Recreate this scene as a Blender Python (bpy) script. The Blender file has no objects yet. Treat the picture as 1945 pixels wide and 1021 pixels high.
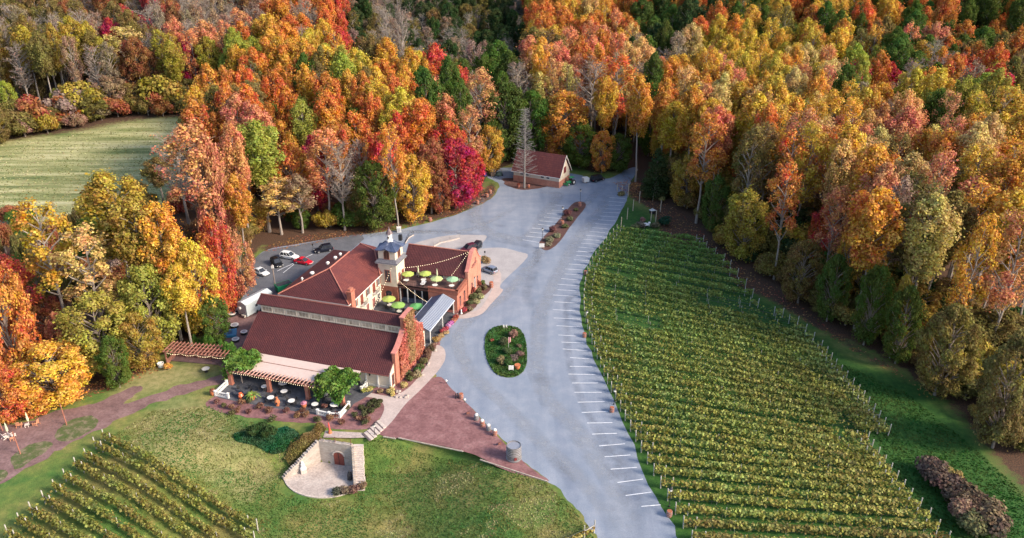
import bpy, math, random
import numpy as np
from mathutils import Vector, Matrix, noise
from mathutils.geometry import tessellate_polygon
R = math.radians
sc = bpy.context.scene
COL = sc.collection
rnd = random.Random(7)

# ---------------------------------------------------------------- camera
CW, CHt, CF, CZ = 1945, 1021, 1500.0, 80.0
PITCH = math.atan(710 / CF)
SP, CP = math.sin(PITCH), math.cos(PITCH)
cam = bpy.data.objects.new('camera', bpy.data.cameras.new('camera')); COL.objects.link(cam)
cam.location = (0, 0, CZ); cam.rotation_euler = (math.pi / 2 - PITCH, 0, 0)
cam.data.sensor_width = 36; cam.data.lens = 36 * CF / CW
cam.data.clip_start = 1; cam.data.clip_end = 8000
sc.camera = cam
# ---------------------------------------------------------------- sky, sun, exposure
SUN_EL, SUN_AZ = R(31), R(112)          # azimuth clockwise from +Y (north): from the right, a little behind the camera
w = bpy.data.worlds.new('World'); sc.world = w; w.use_nodes = True
nt = w.node_tree; nt.nodes.clear()
sky = nt.nodes.new('ShaderNodeTexSky'); sky.sky_type = 'NISHITA'; sky.sun_disc = False
sky.sun_elevation = SUN_EL; sky.sun_rotation = SUN_AZ; sky.air_density = 1.0; sky.dust_density = 2.0
bg = nt.nodes.new('ShaderNodeBackground'); bg.inputs[1].default_value = 0.15
wo = nt.nodes.new('ShaderNodeOutputWorld')
nt.links.new(sky.outputs[0], bg.inputs[0]); nt.links.new(bg.outputs[0], wo.inputs[0])
sl = bpy.data.lights.new('sun', 'SUN'); sl.energy = 3.0; sl.angle = R(13); sl.color = (1, .85, .68)
so = bpy.data.objects.new('sun', sl); COL.objects.link(so)
sd = Vector((math.sin(SUN_AZ) * math.cos(SUN_EL), math.cos(SUN_AZ) * math.cos(SUN_EL), math.sin(SUN_EL)))
so.rotation_euler = sd.to_track_quat('Z', 'Y').to_euler(); so.location = (60, 0, 120)
sc.view_settings.view_transform = 'Standard'; sc.view_settings.look = 'None'
sc.view_settings.exposure = 0.93; sc.view_settings.gamma = 1
sc.render.engine = 'CYCLES'
sc.cycles.max_bounces = 5; sc.cycles.diffuse_bounces = 2; sc.cycles.glossy_bounces = 2
sc.cycles.transmission_bounces = 3; sc.cycles.transparent_max_bounces = 16

# ---------------------------------------------------------------- terrain and pixel -> place
def at0(px, py, z=0.0):
    xn = (px - 972.5) / CF; yn = (py - 510.5) / CF
    t = (CZ - z) / (SP + yn * CP)
    return xn * t, (CP - yn * SP) * t
def proj(x, y, z):
    dz = z - CZ; zc = y * CP - dz * SP; up = y * SP + dz * CP
    return 972.5 + CF * x / zc, 510.5 - CF * up / zc
def sstep(a, b, v):
    t = np.clip((v - a) / (b - a), 0, 1); return t * t * (3 - 2 * t)
CEL = -3.8
PB0 = at0(610, 877, CEL); PB1 = at0(671.5, 886, CEL); PL = at0(539, 912, CEL); PS = at0(672.5, 928, CEL)
DT = at0(640, 829)[1] + .3
DB = PL[1] + 1.5
XA, XB = at0(730, 900)[0], at0(985, 900)[0]
XC, XD = PL[0] - 3, PL[0] - 24
PIT = [(PL[0] - .3, PL[1] + .1), (PB0[0] - .25, PB0[1] + .28), (PB1[0] + .3, PB1[1] + .28), (PS[0] + .5, PS[1]), (PS[0] + .5, PS[1] - 3), (PL[0] - .3, PL[1] - 3)]
def inpoly_np(poly, X, Y):
    c = np.zeros(np.shape(X), bool); n = len(poly)
    for i in range(n):
        x1, y1 = poly[i]; x2, y2 = poly[(i + 1) % n]
        if y1 == y2: continue
        c ^= ((y1 > Y) != (y2 > Y)) & (X < (x2 - x1) * (Y - y1) / (y2 - y1) + x1)
    return c
def terr(X, Y, pit=True):
    X = np.asarray(X, float); Y = np.asarray(Y, float)
    t = np.maximum(0, Y - 262)
    h = .13 * t * t / (t + 60)
    h = np.minimum(h, 45 + 0 * h)
    # the far right wood stands on a bank that climbs gently away from the vineyard
    edge = np.interp(Y, [70, 88, 100, 125, 160, 220, 300], [72, 70, 66, 62, 53, 34, 30])
    tr = np.maximum(0, X - edge - 14); h = h + .05 * tr * tr / (tr + 20)
    d = sstep(DT, DB, Y) * 0 + (1 - sstep(DB, DT, Y))
    d = d * (1 - sstep(XA, XB, X)) * (1 - sstep(-XC, -XD, -X))
    h = h + CEL * d
    if pit:
        h = np.where(inpoly_np(PIT, X, Y), CEL, h)
    return h
def hz(x, y): return float(terr(x, y))
def at(px, py, dz=0.0):
    z = 0.0
    for _ in range(14):
        x, y = at0(px, py, z + dz); z = .5 * z + .5 * float(terr(x, y, False))
    x, y = at0(px, py, z + dz)
    return x, y
def at3(px, py):
    x, y = at(px, py); return Vector((x, y, hz(x, y)))

# ---------------------------------------------------------------- materials
MAT = {}
def _nodes(name):
    m = bpy.data.materials.new(name); m.use_nodes = True; t = m.node_tree
    return m, t, t.nodes['Principled BSDF']
def N(t, typ, **kw):
    n = t.nodes.new(typ)
    for k, v in kw.items(): setattr(n, k, v)
    return n
def ramp(t, fac, stops):
    r = N(t, 'ShaderNodeValToRGB'); e = r.color_ramp.elements
    while len(e) < len(stops): e.new(.5)
    for i, (p, c) in enumerate(stops): e[i].position = p; e[i].color = (*c, 1)
    t.links.new(fac, r.inputs[0]); return r.outputs[0]
def noise_t(t, scale, detail=4, rough=.55, coord=None, dist=0):
    n = N(t, 'ShaderNodeTexNoise'); n.inputs['Scale'].default_value = scale
    n.inputs['Detail'].default_value = detail; n.inputs['Roughness'].default_value = rough
    n.inputs['Distortion'].default_value = dist
    if coord is not None: t.links.new(coord, n.inputs['Vector'])
    return n.outputs[0]
def mixc(t, fac, a, b, mode='MIX'):
    m = N(t, 'ShaderNodeMix', data_type='RGBA', blend_type=mode)
    for s, v in ((0, fac), (6, a), (7, b)):
        if isinstance(v, (int, float)): m.inputs[s].default_value = v
        elif isinstance(v, tuple): m.inputs[s].default_value = (*v, 1)
        else: t.links.new(v, m.inputs[s])
    return m.outputs[2]
def math_n(t, op, a, b=None):
    m = N(t, 'ShaderNodeMath', operation=op)
    for i, v in enumerate((a, b)):
        if v is None: continue
        if isinstance(v, (int, float)): m.inputs[i].default_value = v
        else: t.links.new(v, m.inputs[i])
    return m.outputs[0]
def bump(t, p, h, strength=.3, dist=.05):
    b = N(t, 'ShaderNodeBump'); b.inputs['Strength'].default_value = strength; b.inputs['Distance'].default_value = dist
    t.links.new(h, b.inputs['Height']); t.links.new(b.outputs[0], p.inputs['Normal'])
def objc(t): return N(t, 'ShaderNodeTexCoord').outputs['Object']
def wpos(t): return N(t, 'ShaderNodeNewGeometry').outputs['Position']
def mat(name, col, rough=.75, var=.25, scale=3.0, metal=0.0, bmp=0.0, world=False):
    """a plain painted / stone / metal surface with mottled tone"""
    if name in MAT: return MAT[name]
    m, t, p = _nodes(name); c = wpos(t) if world else objc(t)
    n = noise_t(t, scale, 5, .6, c)
    lo = tuple(v * (1 - var) for v in col); hi = tuple(min(1, v * (1 + var)) for v in col)
    t.links.new(ramp(t, n, [(.3, lo), (.7, hi)]), p.inputs['Base Color'])
    p.inputs['Roughness'].default_value = rough; p.inputs['Metallic'].default_value = metal
    if bmp: bump(t, p, noise_t(t, scale * 6, 4, .6, c), bmp, .04)
    MAT[name] = m; return m
def mat_brick(name, c1, c2, mortar, scale=1.6, swap=False):
    if name in MAT: return MAT[name]
    m, t, p = _nodes(name)
    b = N(t, 'ShaderNodeTexBrick'); b.inputs['Color1'].default_value = (*c1, 1); b.inputs['Color2'].default_value = (*c2, 1)
    b.inputs['Mortar'].default_value = (*mortar, 1); b.inputs['Scale'].default_value = scale
    b.inputs['Brick Width'].default_value = .5; b.inputs['Row Height'].default_value = .18; b.inputs['Mortar Size'].default_value = .012
    mp = N(t, 'ShaderNodeMapping'); t.links.new(objc(t), mp.inputs[0])
    sx = N(t, 'ShaderNodeSeparateXYZ'); t.links.new(objc(t), sx.inputs[0])
    cx = N(t, 'ShaderNodeCombineXYZ'); t.links.new(math_n(t, 'ADD', sx.outputs[0], sx.outputs[1]), cx.inputs[0]); t.links.new(sx.outputs[2], cx.inputs[1])
    t.links.new(cx.outputs[0], b.inputs[0])
    n = noise_t(t, .8, 5, .6, objc(t))
    t.links.new(mixc(t, .6, b.outputs[0], ramp(t, n, [(.3, (.45, .42, .42)), (.7, (1, 1, 1))]), 'MULTIPLY'), p.inputs['Base Color'])
    p.inputs['Roughness'].default_value = .85
    MAT[name] = m; return m
def mat_tiles(name, along, c1, c2, c3):
    """clay roll tiles; 'along' = the axis the rolls are spaced on (0 = x, 1 = y)"""
    if name in MAT: return MAT[name]
    m, t, p = _nodes(name)
    sx = N(t, 'ShaderNodeSeparateXYZ'); t.links.new(objc(t), sx.inputs[0])
    a, b = sx.outputs[along], sx.outputs[1 - along]
    cx = N(t, 'ShaderNodeCombineXYZ'); t.links.new(b, cx.inputs[0]); t.links.new(a, cx.inputs[1])
    br = N(t, 'ShaderNodeTexBrick'); t.links.new(cx.outputs[0], br.inputs[0]); br.offset = .0
    br.inputs['Scale'].default_value = 1; br.inputs['Brick Width'].default_value = .42; br.inputs['Row Height'].default_value = .36
    br.inputs['Mortar Size'].default_value = .03; br.inputs['Mortar Smooth'].default_value = .6
    br.inputs['Color1'].default_value = (*c1, 1); br.inputs['Color2'].default_value = (*c2, 1); br.inputs['Mortar'].default_value = (*[v * .45 for v in c1], 1)
    n = noise_t(t, .35, 6, .65, objc(t)); n2 = noise_t(t, 4, 3, .6, objc(t))
    c = mixc(t, ramp(t, n, [(.4, (0, 0, 0)), (.75, (1, 1, 1))]), br.outputs[0], c3)
    c = mixc(t, ramp(t, n2, [(.62, (0, 0, 0)), (.74, (.5, .5, .5))]), c, tuple(v * 1.9 for v in c2))
    t.links.new(c, p.inputs['Base Color']); p.inputs['Roughness'].default_value = .75
    s = math_n(t, 'ABSOLUTE', math_n(t, 'SINE', math_n(t, 'MULTIPLY', a, math.pi / .36)))
    bump(t, p, s, .7, .09)
    MAT[name] = m; return m
def leafmat(name, colsrc, c=(.3, .3, .05), jit=.5, trans=.35, sat=1.15, hr=1.0, brown=.3):
    """leaf faces: colour from the object's own tint, each leaf island a little different"""
    if name in MAT: return MAT[name]
    m, t, p = _nodes(name); t.nodes.remove(p)
    out = [n for n in t.nodes if n.type == 'OUTPUT_MATERIAL'][0]
    if colsrc == 'obj': base = N(t, 'ShaderNodeObjectInfo').outputs['Color']
    elif colsrc == 'inst':
        a = N(t, 'ShaderNodeAttribute', attribute_type='INSTANCER', attribute_name='tint'); base = a.outputs['Color']
    else: rgb = N(t, 'ShaderNodeRGB'); rgb.outputs[0].default_value = (*c, 1); base = rgb.outputs[0]
    g = N(t, 'ShaderNodeNewGeometry'); ri = g.outputs['Random Per Island']
    v = math_n(t, 'ADD', math_n(t, 'MULTIPLY', ri, jit), 1 - jit / 2)
    n = noise_t(t, .16, 3, .5, objc(t))
    n2 = noise_t(t, .9, 2, .5, objc(t))
    hs = N(t, 'ShaderNodeHueSaturation')
    t.links.new(math_n(t, 'ADD', math_n(t, 'MULTIPLY', n, .17 * hr), math_n(t, 'ADD', math_n(t, 'MULTIPLY', ri, .06 * hr), .5 - .115 * hr)), hs.inputs['Hue'])
    t.links.new(math_n(t, 'ADD', math_n(t, 'MULTIPLY', n2, -.4), sat), hs.inputs['Saturation'])
    t.links.new(math_n(t, 'MULTIPLY', v, math_n(t, 'ADD', math_n(t, 'MULTIPLY', n2, 1.1), .5)), hs.inputs['Value'])
    n3 = noise_t(t, .33, 3, .55, objc(t), .4)
    t.links.new(mixc(t, ramp(t, n3, [(.42, (0, 0, 0)), (.66, (brown,) * 3)]), base, (.17, .115, .045)), hs.inputs['Color'])
    d = N(t, 'ShaderNodeBsdfDiffuse'); tr = N(t, 'ShaderNodeBsdfTranslucent'); mx = N(t, 'ShaderNodeMixShader')
    t.links.new(hs.outputs[0], d.inputs[0]); t.links.new(hs.outputs[0], tr.inputs[0]); mx.inputs[0].default_value = trans
    t.links.new(d.outputs[0], mx.inputs[1]); t.links.new(tr.outputs[0], mx.inputs[2]); t.links.new(mx.outputs[0], out.inputs[0])
    MAT[name] = m; return m

# ---------------------------------------------------------------- object helpers
def tag(o, label=None, cat=None, group=None, kind=None):
    if label: o['label'] = label
    if cat: o['category'] = cat
    if group: o['group'] = group
    if kind: o['kind'] = kind
    return o
def empty(name, loc=(0, 0, 0), rz=0.0, label=None, cat=None, group=None):
    o = bpy.data.objects.new(name, None); COL.objects.link(o); o.empty_display_size = .3
    o.location = loc; o.rotation_euler = (0, 0, rz); return tag(o, label, cat, group)
def put(name, me, parent=None, mats=None):
    if mats is not None:
        for m in (mats if isinstance(mats, (list, tuple)) else [mats]): me.materials.append(m)
    o = bpy.data.objects.new(name, me); COL.objects.link(o)
    if parent: o.parent = parent
    return o
def copy_tree(o, parent=None):
    c = o.copy(); COL.objects.link(c); c.parent = parent
    for ch in list(o.children): copy_tree(ch, c)
    return c
class MB:
    def __init__(s): s.v = []; s.f = []; s.m = []
    def add(s, vs, fs, mi=0):
        b = len(s.v); s.v += [tuple(v) for v in vs]; s.f += [tuple(b + i for i in f) for f in fs]; s.m += [mi] * len(fs); return s
    def box(s, c, d, rz=0, mi=0, taper=1.0, rx=0, ry=0):
        M = Matrix.Translation(c) @ Matrix.Rotation(rz, 4, 'Z') @ Matrix.Rotation(ry, 4, 'Y') @ Matrix.Rotation(rx, 4, 'X')
        vs = []
        for z in (-.5, .5):
            k = taper if z > 0 else 1
            for x, y in ((-.5, -.5), (.5, -.5), (.5, .5), (-.5, .5)):
                vs.append(M @ Vector((x * d[0] * k, y * d[1] * k, z * d[2])))
        return s.add(vs, [(3, 2, 1, 0), (4, 5, 6, 7), (0, 1, 5, 4), (1, 2, 6, 5), (2, 3, 7, 6), (3, 0, 4, 7)], mi)
    def tube(s, p0, p1, r0, r1=None, n=8, mi=0, cap=True):
        r1 = r0 if r1 is None else r1; p0 = Vector(p0); p1 = Vector(p1); d = (p1 - p0)
        q = d.to_track_quat('Z', 'Y'); vs = []
        for p, r in ((p0, r0), (p1, r1)):
            for i in range(n):
                a = 2 * math.pi * i / n; vs.append(p + q @ Vector((r * math.cos(a), r * math.sin(a), 0)))
        fs = [(i, (i + 1) % n, n + (i + 1) % n, n + i) for i in range(n)]
        if cap: fs += [tuple(range(n - 1, -1, -1)), tuple(range(n, 2 * n))]
        return s.add(vs, fs, mi)
    def lathe(s, c, prof, n=16, mi=0, sx=1, sy=1):
        vs = []
        for r, z in prof:
            for i in range(n):
                a = 2 * math.pi * i / n; vs.append((c[0] + r * sx * math.cos(a), c[1] + r * sy * math.sin(a), c[2] + z))
        fs = []
        for k in range(len(prof) - 1):
            for i in range(n): j = (i + 1) % n; fs.append((k * n + i, k * n + j, (k + 1) * n + j, (k + 1) * n + i))
        fs.append(tuple(range(n - 1, -1, -1))); fs.append(tuple(range((len(prof) - 1) * n, len(prof) * n)))
        return s.add(vs, fs, mi)
    def extr(s, pts, vec, mi=0):
        """close a polygon (3-D points) into a solid along vec"""
        n = len(pts); vec = Vector(vec); a = [Vector(p) for p in pts]; b = [p + vec for p in a]
        tri = tessellate_polygon([a]); vs = a + b
        fs = [tuple(t) for t in tri] + [tuple(n + i for i in reversed(t)) for t in tri]
        fs += [(i, (i + 1) % n, n + (i + 1) % n, n + i) for i in range(n)]
        return s.add(vs, fs, mi)
    def slab(s, pts, th=.12, mi=0):
        """a sheet with thickness downwards"""
        return s.extr(pts, (0, 0, -th), mi)
    def build(s, name, mats, parent=None, smooth=False, weld=False):
        import bmesh
        me = bpy.data.meshes.new(name); me.from_pydata(s.v, [], s.f)
        bm = bmesh.new(); bm.from_mesh(me)
        bmesh.ops.recalc_face_normals(bm, faces=bm.faces); bm.to_mesh(me); bm.free()
        o = put(name, me, parent, mats)
        if len(me.polygons) == len(s.m): me.polygons.foreach_set('material_index', s.m)
        if smooth: me.polygons.foreach_set('use_smooth', [True] * len(me.polygons))
        return o
def quads_mesh(name, C, size, rng, up=0.0, nrm=None, aspect=1.0, extra=None):
    """many leaf-sized faces: centres C (n,3), sizes (n,)"""
    n = len(C); v = rng.normal(size=(n, 3)); v /= np.linalg.norm(v, axis=1)[:, None]
    if nrm is not None: v = v * .75 + nrm * 1.0
    v[:, 2] += up; v /= np.linalg.norm(v, axis=1)[:, None]
    r = rng.normal(size=(n, 3)); a = np.cross(v, r); a /= np.linalg.norm(a, axis=1)[:, None]; b = np.cross(v, a)
    s = (size * .5)[:, None]; a = a * s; b = b * s * aspect
    V = np.empty((n, 4, 3)); V[:, 0] = C - a - b * .6; V[:, 1] = C + a * .7 - b; V[:, 2] = C + a + b * .7; V[:, 3] = C - a * .6 + b
    return raw_mesh(name, V.reshape(-1, 3), np.arange(n * 4).reshape(n, 4))
def raw_mesh(name, V, F):
    me = bpy.data.meshes.new(name); n = len(F); k = F.shape[1]
    me.vertices.add(len(V)); me.vertices.foreach_set('co', np.asarray(V, np.float32).ravel())
    me.loops.add(n * k); me.loops.foreach_set('vertex_index', F.astype(np.int32).ravel())
    me.polygons.add(n); me.polygons.foreach_set('loop_start', (np.arange(n) * k).astype(np.int32))
    me.update(calc_edges=True); return me
def smooth_poly(pts, k=6, closed=True):
    P = [Vector((p[0], p[1])) for p in pts]; n = len(P); out = []
    rng_ = range(n) if closed else range(n - 1)
    for i in rng_:
        if closed: a, b, c, d = P[i - 1], P[i], P[(i + 1) % n], P[(i + 2) % n]
        else: a, b, c, d = P[max(i - 1, 0)], P[i], P[i + 1], P[min(i + 2, n - 1)]
        for j in range(k):
            t = j / k
            out.append(.5 * ((2 * b) + (c - a) * t + (2 * a - 5 * b + 4 * c - d) * t * t + (3 * b - a - 3 * c + d) * t ** 3))
    if not closed: out.append(P[-1])
    return [(p.x, p.y) for p in out]
def sheet(name, pix, z, m, jit=0.0, k=6, smooth=True, th=0.0, kind='structure', world=False):
    pts = pix if world else [at(*p) for p in pix]
    if smooth: pts = smooth_poly(pts, k)
    if jit:
        q = []
        for i, p in enumerate(pts):
            nx = noise.noise(Vector((p[0] * .7, p[1] * .7, z * 50))); ny = noise.noise(Vector((p[0] * .7 + 9, p[1] * .7, z * 50)))
            q.append((p[0] + jit * nx * 1.6, p[1] + jit * ny * 1.6))
        pts = q
    mb = MB(); V = [Vector((x, y, z)) for x, y in pts]
    if th: mb.extr(V, (0, 0, -th))
    else: mb.add(V, [tuple(t) for t in tessellate_polygon([V])])
    o = mb.build(name, m)
    me = o.data
    if not th:
        for pl in me.polygons:
            if pl.normal.z < 0: me.flip_normals(); break
    if kind: o['kind'] = kind
    return o
# ---------------------------------------------------------------- the ground
CLEAR_PX = [(-120, 800), (0, 800), (70, 775), (200, 737), (290, 700), (312, 668), (375, 640), (435, 600), (470, 545), (470, 500), (490, 467),
            (560, 448), (700, 437), (750, 427), (830, 407), (905, 374), (925, 330), (985, 305), (1080, 312), (1130, 328), (1200, 318),
            (1215, 345), (1270, 385), (1340, 450), (1400, 500), (1500, 565), (1570, 620), (1650, 660), (1720, 700), (1800, 770), (1880, 850),
            (1945, 920), (2080, 1040), (2250, 1250), (-250, 1250), (-250, 820)]
FIELD_PX = [(-150, 285), (0, 268), (100, 255), (200, 236), (300, 222), (370, 226), (420, 262), (400, 330), (345, 385), (250, 405), (140, 425), (0, 450), (-150, 470)]
CLEAR = [at(*p) for p in CLEAR_PX]; FIELD = [at(*p) for p in FIELD_PX]
def axis(segs):
    out = []
    for a, b, s in segs: out += list(np.arange(a, b, s))
    return np.array(sorted(set(np.round(out, 3))))
gx = axis([(-3000, -400, 260), (-400, -140, 10), (-140, -72, 2.5), (-72, PL[0] - 4, 1.0), (PL[0] - 4, PS[0] + 3, .3), (PS[0] + 3, 75, 1.0), (75, 150, 3), (150, 400, 10), (400, 3001, 260)])
gy = axis([(-500, 60, 56), (60, 84, 1.2), (84, PB1[1] + 2, .3), (PB1[1] + 2, 190, 1.2), (190, 270, 2), (270, 470, 5), (470, 700, 23), (700, 4600, 300)])
GX, GY = np.meshgrid(gx, gy); GZ = terr(GX, GY)
nx, ny = len(gx), len(gy)
idx = np.arange(nx * ny).reshape(ny, nx)
F = np.stack([idx[:-1, :-1], idx[:-1, 1:], idx[1:, 1:], idx[1:, :-1]], -1).reshape(-1, 4)
me = raw_mesh('ground', np.stack([GX, GY, GZ], -1).reshape(-1, 3), F)
inC = inpoly_np(CLEAR, GX, GY); inF = inpoly_np(FIELD, GX, GY)
forest = (~inC & ~inF).astype(float)
DRY = [at(*p) for p in [(240, 860), (280, 790), (330, 745), (420, 770), (480, 830), (520, 900), (470, 960), (380, 900), (300, 880)]]
LEAFY = [at(*p) for p in [(1180, 330), (1215, 345), (1300, 410), (1400, 500), (1500, 565), (1600, 640), (1700, 700), (1790, 770), (1700, 712), (1600, 655), (1520, 605), (1450, 565), (1400, 545), (1350, 480), (1300, 470), (1255, 450), (1240, 400), (1195, 375)]]
LUSH_SHADED = [[at(*p) for p in q] for q in ([(1085, 440), (1130, 430), (1185, 380), (1235, 400), (1260, 450), (1335, 470), (1420, 545), (1480, 585), (1600, 668), (1720, 715), (1800, 775), (1880, 850), (1955, 925), (2100, 1100), (1250, 1100), (1180, 860), (1100, 640)], [(325, 720), (330, 700), (440, 705), (430, 715), (380, 722)], [(700, 845), (760, 840), (900, 880), (1040, 920), (1000, 960), (760, 960), (690, 940)], [(560, 815), (600, 812), (560, 860), (520, 860)])]  # lush grass, coloured darker for shade below the trees and between vine rows
BANK = [at(*p) for p in [(500, 468), (560, 448), (700, 437), (750, 430), (830, 410), (905, 374), (935, 345), (945, 360), (930, 380), (860, 410), (760, 434), (600, 462), (500, 480)]]
BARE = [at(*p) for p in [(200, 775), (230, 725), (320, 690), (440, 700), (300, 740)]]
LITTERED = [at(*p) for p in [(400, 640), (440, 595), (480, 560), (500, 600), (470, 650), (440, 680)]]
zf = np.clip(forest + inpoly_np(LEAFY, GX, GY) * .72 + inpoly_np(BANK, GX, GY) * .9 + inpoly_np(LITTERED, GX, GY) * .8, 0, 1)
zd = np.clip(inF * 1.0 + inpoly_np(DRY, GX, GY) * .8 + inpoly_np(BARE, GX, GY) * .95, 0, 1)
def blur(A, n):
    for _ in range(n):
        B = A.copy(); B[1:-1, 1:-1] = (A[1:-1, 1:-1] * 2 + A[:-2, 1:-1] + A[2:, 1:-1] + A[1:-1, :-2] + A[1:-1, 2:]) / 6; A = B
    return A
zf = blur(zf, 3); zd = blur(zd, 5); zff = inF.astype(float)
ca = me.color_attributes.new('zone', 'FLOAT_COLOR', 'POINT')
ca.data.foreach_set('color', np.stack([zf, zd, zff, blur(sum(inpoly_np(q, GX, GY).astype(float) * (1, .8, .2, .9)[i] for i, q in enumerate(LUSH_SHADED)), 4)], -1).reshape(-1).astype(np.float32))
m, t, p = _nodes('ground'); P_ = wpos(t)
att = N(t, 'ShaderNodeAttribute', attribute_name='zone'); sx = N(t, 'ShaderNodeSeparateColor'); t.links.new(att.outputs['Color'], sx.inputs[0])
n1 = noise_t(t, .10, 6, .62, P_); n2 = noise_t(t, .9, 5, .65, P_); n3 = noise_t(t, 5, 3, .6, P_)
lawn = ramp(t, n1, [(.36, (.065, .15, .025)), (.48, (.13, .18, .035)), (.60, (.24, .21, .065))])
lawn = mixc(t, .55, lawn, ramp(t, n2, [(.3, (.35, .5, .35)), (.5, (.85, .9, .8)), (.7, (1.5, 1.35, 1.2))]), 'MULTIPLY')
mp = N(t, 'ShaderNodeMapping'); mp.inputs['Rotation'].default_value = (0, 0, R(-38)); mp.inputs['Scale'].default_value = (.02, .22, 0); t.links.new(P_, mp.inputs[0])
st = noise_t(t, 1, 6, .65, mp.outputs[0])
lawn = mixc(t, att.outputs['Alpha'], lawn, ramp(t, n2, [(.3, (.012, .055, .004)), (.5, (.022, .09, .007)), (.7, (.05, .125, .014))]))  # dark green blended in: lush turf with shade put into its colour
fieldc = ramp(t, st, [(.36, (.12, .15, .045)), (.45, (.24, .25, .09)), (.53, (.38, .36, .16)), (.62, (.52, .48, .26))])
dryc = ramp(t, n2, [(.3, (.15, .16, .05)), (.5, (.27, .245, .095)), (.7, (.37, .31, .15))])
dryc = mixc(t, sx.outputs[2], dryc, fieldc)
c = mixc(t, math_n(t, 'MULTIPLY', sx.outputs[1], ramp(t, n1, [(.25, (.6, .6, .6)), (.5, (1, 1, 1))])), lawn, dryc)
lit = ramp(t, n3, [(.3, (.025, .016, .010)), (.5, (.07, .036, .020)), (.62, (.13, .058, .028)), (.72, (.18, .10, .04))])
ff = math_n(t, 'ADD', sx.outputs[0], math_n(t, 'MULTIPLY', math_n(t, 'SUBTRACT', n2, .5), .9))
t.links.new(mixc(t, ramp(t, ff, [(.35, (0, 0, 0)), (.62, (1, 1, 1))]), c, lit), p.inputs['Base Color'])
p.inputs['Roughness'].default_value = .95; bump(t, p, n3, .7, .12)
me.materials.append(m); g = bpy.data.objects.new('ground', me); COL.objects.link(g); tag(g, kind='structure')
me.polygons.foreach_set('use_smooth', [True] * len(me.polygons))

# ---- gravel, paths, mulch: sheets on the flat part of the ground
def soil_mat(name, stops, sc1=.25, sc2=3.5, bmp=.6, stretch=None, soft=0):
    m, t, p = _nodes(name); c = wpos(t)
    a = noise_t(t, sc1, 7, .65, c); b = noise_t(t, sc2, 4, .7, c)
    col = ramp(t, a, stops)
    col = mixc(t, .5, col, ramp(t, b, [(.32, (.45, .45, .47)), (.48, (.95, .95, .95)), (.66, (1.45, 1.42, 1.4))] if not soft else [(.32, (.70, .70, .72)), (.5, (1, 1, 1)), (.68, (1.25, 1.25, 1.22))]), 'MULTIPLY')
    if stretch:
        mp = N(t, 'ShaderNodeMapping'); mp.inputs['Rotation'].default_value = (0, 0, R(stretch[0])); mp.inputs['Scale'].default_value = (stretch[1], stretch[2], 1)
        t.links.new(c, mp.inputs[0]); s = noise_t(t, 1, 5, .6, mp.outputs[0], .6)
        col = mixc(t, .75, col, ramp(t, s, [(.34, (.82, .84, .88)), (.5, (1, 1, 1)), (.64, (1.12, 1.10, 1.08))]), 'MULTIPLY')
    t.links.new(col, p.inputs['Base Color']); p.inputs['Roughness'].default_value = .92
    if bmp: bump(t, p, b, bmp, .05)
    return m
GRAVEL = soil_mat('gravel', [(.32, (.195, .235, .305)), (.5, (.23, .265, .33)), (.68, (.275, .305, .365))], .3, 5, .7, (12, .35, .03), soft=1)
CONC = soil_mat('concrete', [(.3, (.40, .32, .29)), (.6, (.50, .41, .375))], .5, 3, .1, soft=1)
PAD = soil_mat('pad_concrete', [(.3, (.34, .315, .315)), (.6, (.42, .39, .385))], .3, 3, .1, soft=1)
MULCH = soil_mat('red_mulch', [(.3, (.15, .065, .065)), (.5, (.225, .105, .105)), (.7, (.30, .16, .155))], .5, 2.2, .9)
MULCHD = soil_mat('brown_mulch', [(.3, (.07, .034, .026)), (.6, (.13, .06, .05)), (.8, (.17, .10, .08))], .5, 5, .9)
ASPH = soil_mat('asphalt', [(.3, (.085, .09, .105)), (.6, (.13, .135, .155))], .3, 4, .3)
PATH = soil_mat('shale_path', [(.3, (.13, .075, .07)), (.5, (.20, .115, .11)), (.7, (.27, .17, .16))], .4, 2.5, .8)
sheet('gravel_road', [(1200, 1150), (1150, 1045), (1120, 995), (1088, 958), (1045, 915), (1000, 880), (960, 840), (930, 812), (890, 768), (855, 738), (832, 722),
      (820, 690), (780, 640), (600, 640), (470, 655), (440, 640), (430, 612), (462, 560), (470, 515), (500, 478), (560, 463), (700, 444), (757, 436), (860, 410), (905, 391), (936, 374), (947, 350), (926, 336), (930, 322), (985, 318), (1090, 330),
      (1130, 340), (1165, 335), (1198, 318), (1212, 322), (1196, 348), (1192, 368), (1187, 385), (1166, 425), (1122, 490), (1105, 530), (1101, 580),
      (1112, 640), (1142, 710), (1183, 800), (1235, 920), (1290, 1021), (1350, 1150)], .008, GRAVEL, .35, 5)
sheet('paved_lot', [(500, 478), (560, 466), (690, 446), (640, 500), (600, 560), (520, 590), (470, 560), (474, 510)], .028, ASPH, .2, 4)
sheet('service_yard', [(372, 655), (440, 600), (480, 590), (500, 610), (470, 690), (430, 700)], .027, PATH, .3, 4)
sheet('concrete_pad', [(840, 470), (905, 472), (950, 470), (985, 478), (1002, 488), (955, 535), (935, 565), (920, 590), (880, 598), (860, 560)], .035, PAD, .05, 4)
sheet('rear_pad', [(780, 470), (800, 458), (850, 447), (905, 446), (925, 449), (905, 470), (870, 480)], .033, PAD, .05, 3)
sheet('red_mulch_bed', [(838, 716), (858, 738), (893, 772), (932, 815), (962, 845), (1002, 884), (1043, 914), (1000, 904), (960, 893), (880, 869), (800, 846), (735, 829), (722, 818), (750, 780), (790, 748), (815, 722)], .030, MULCH, .15, 4)
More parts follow.
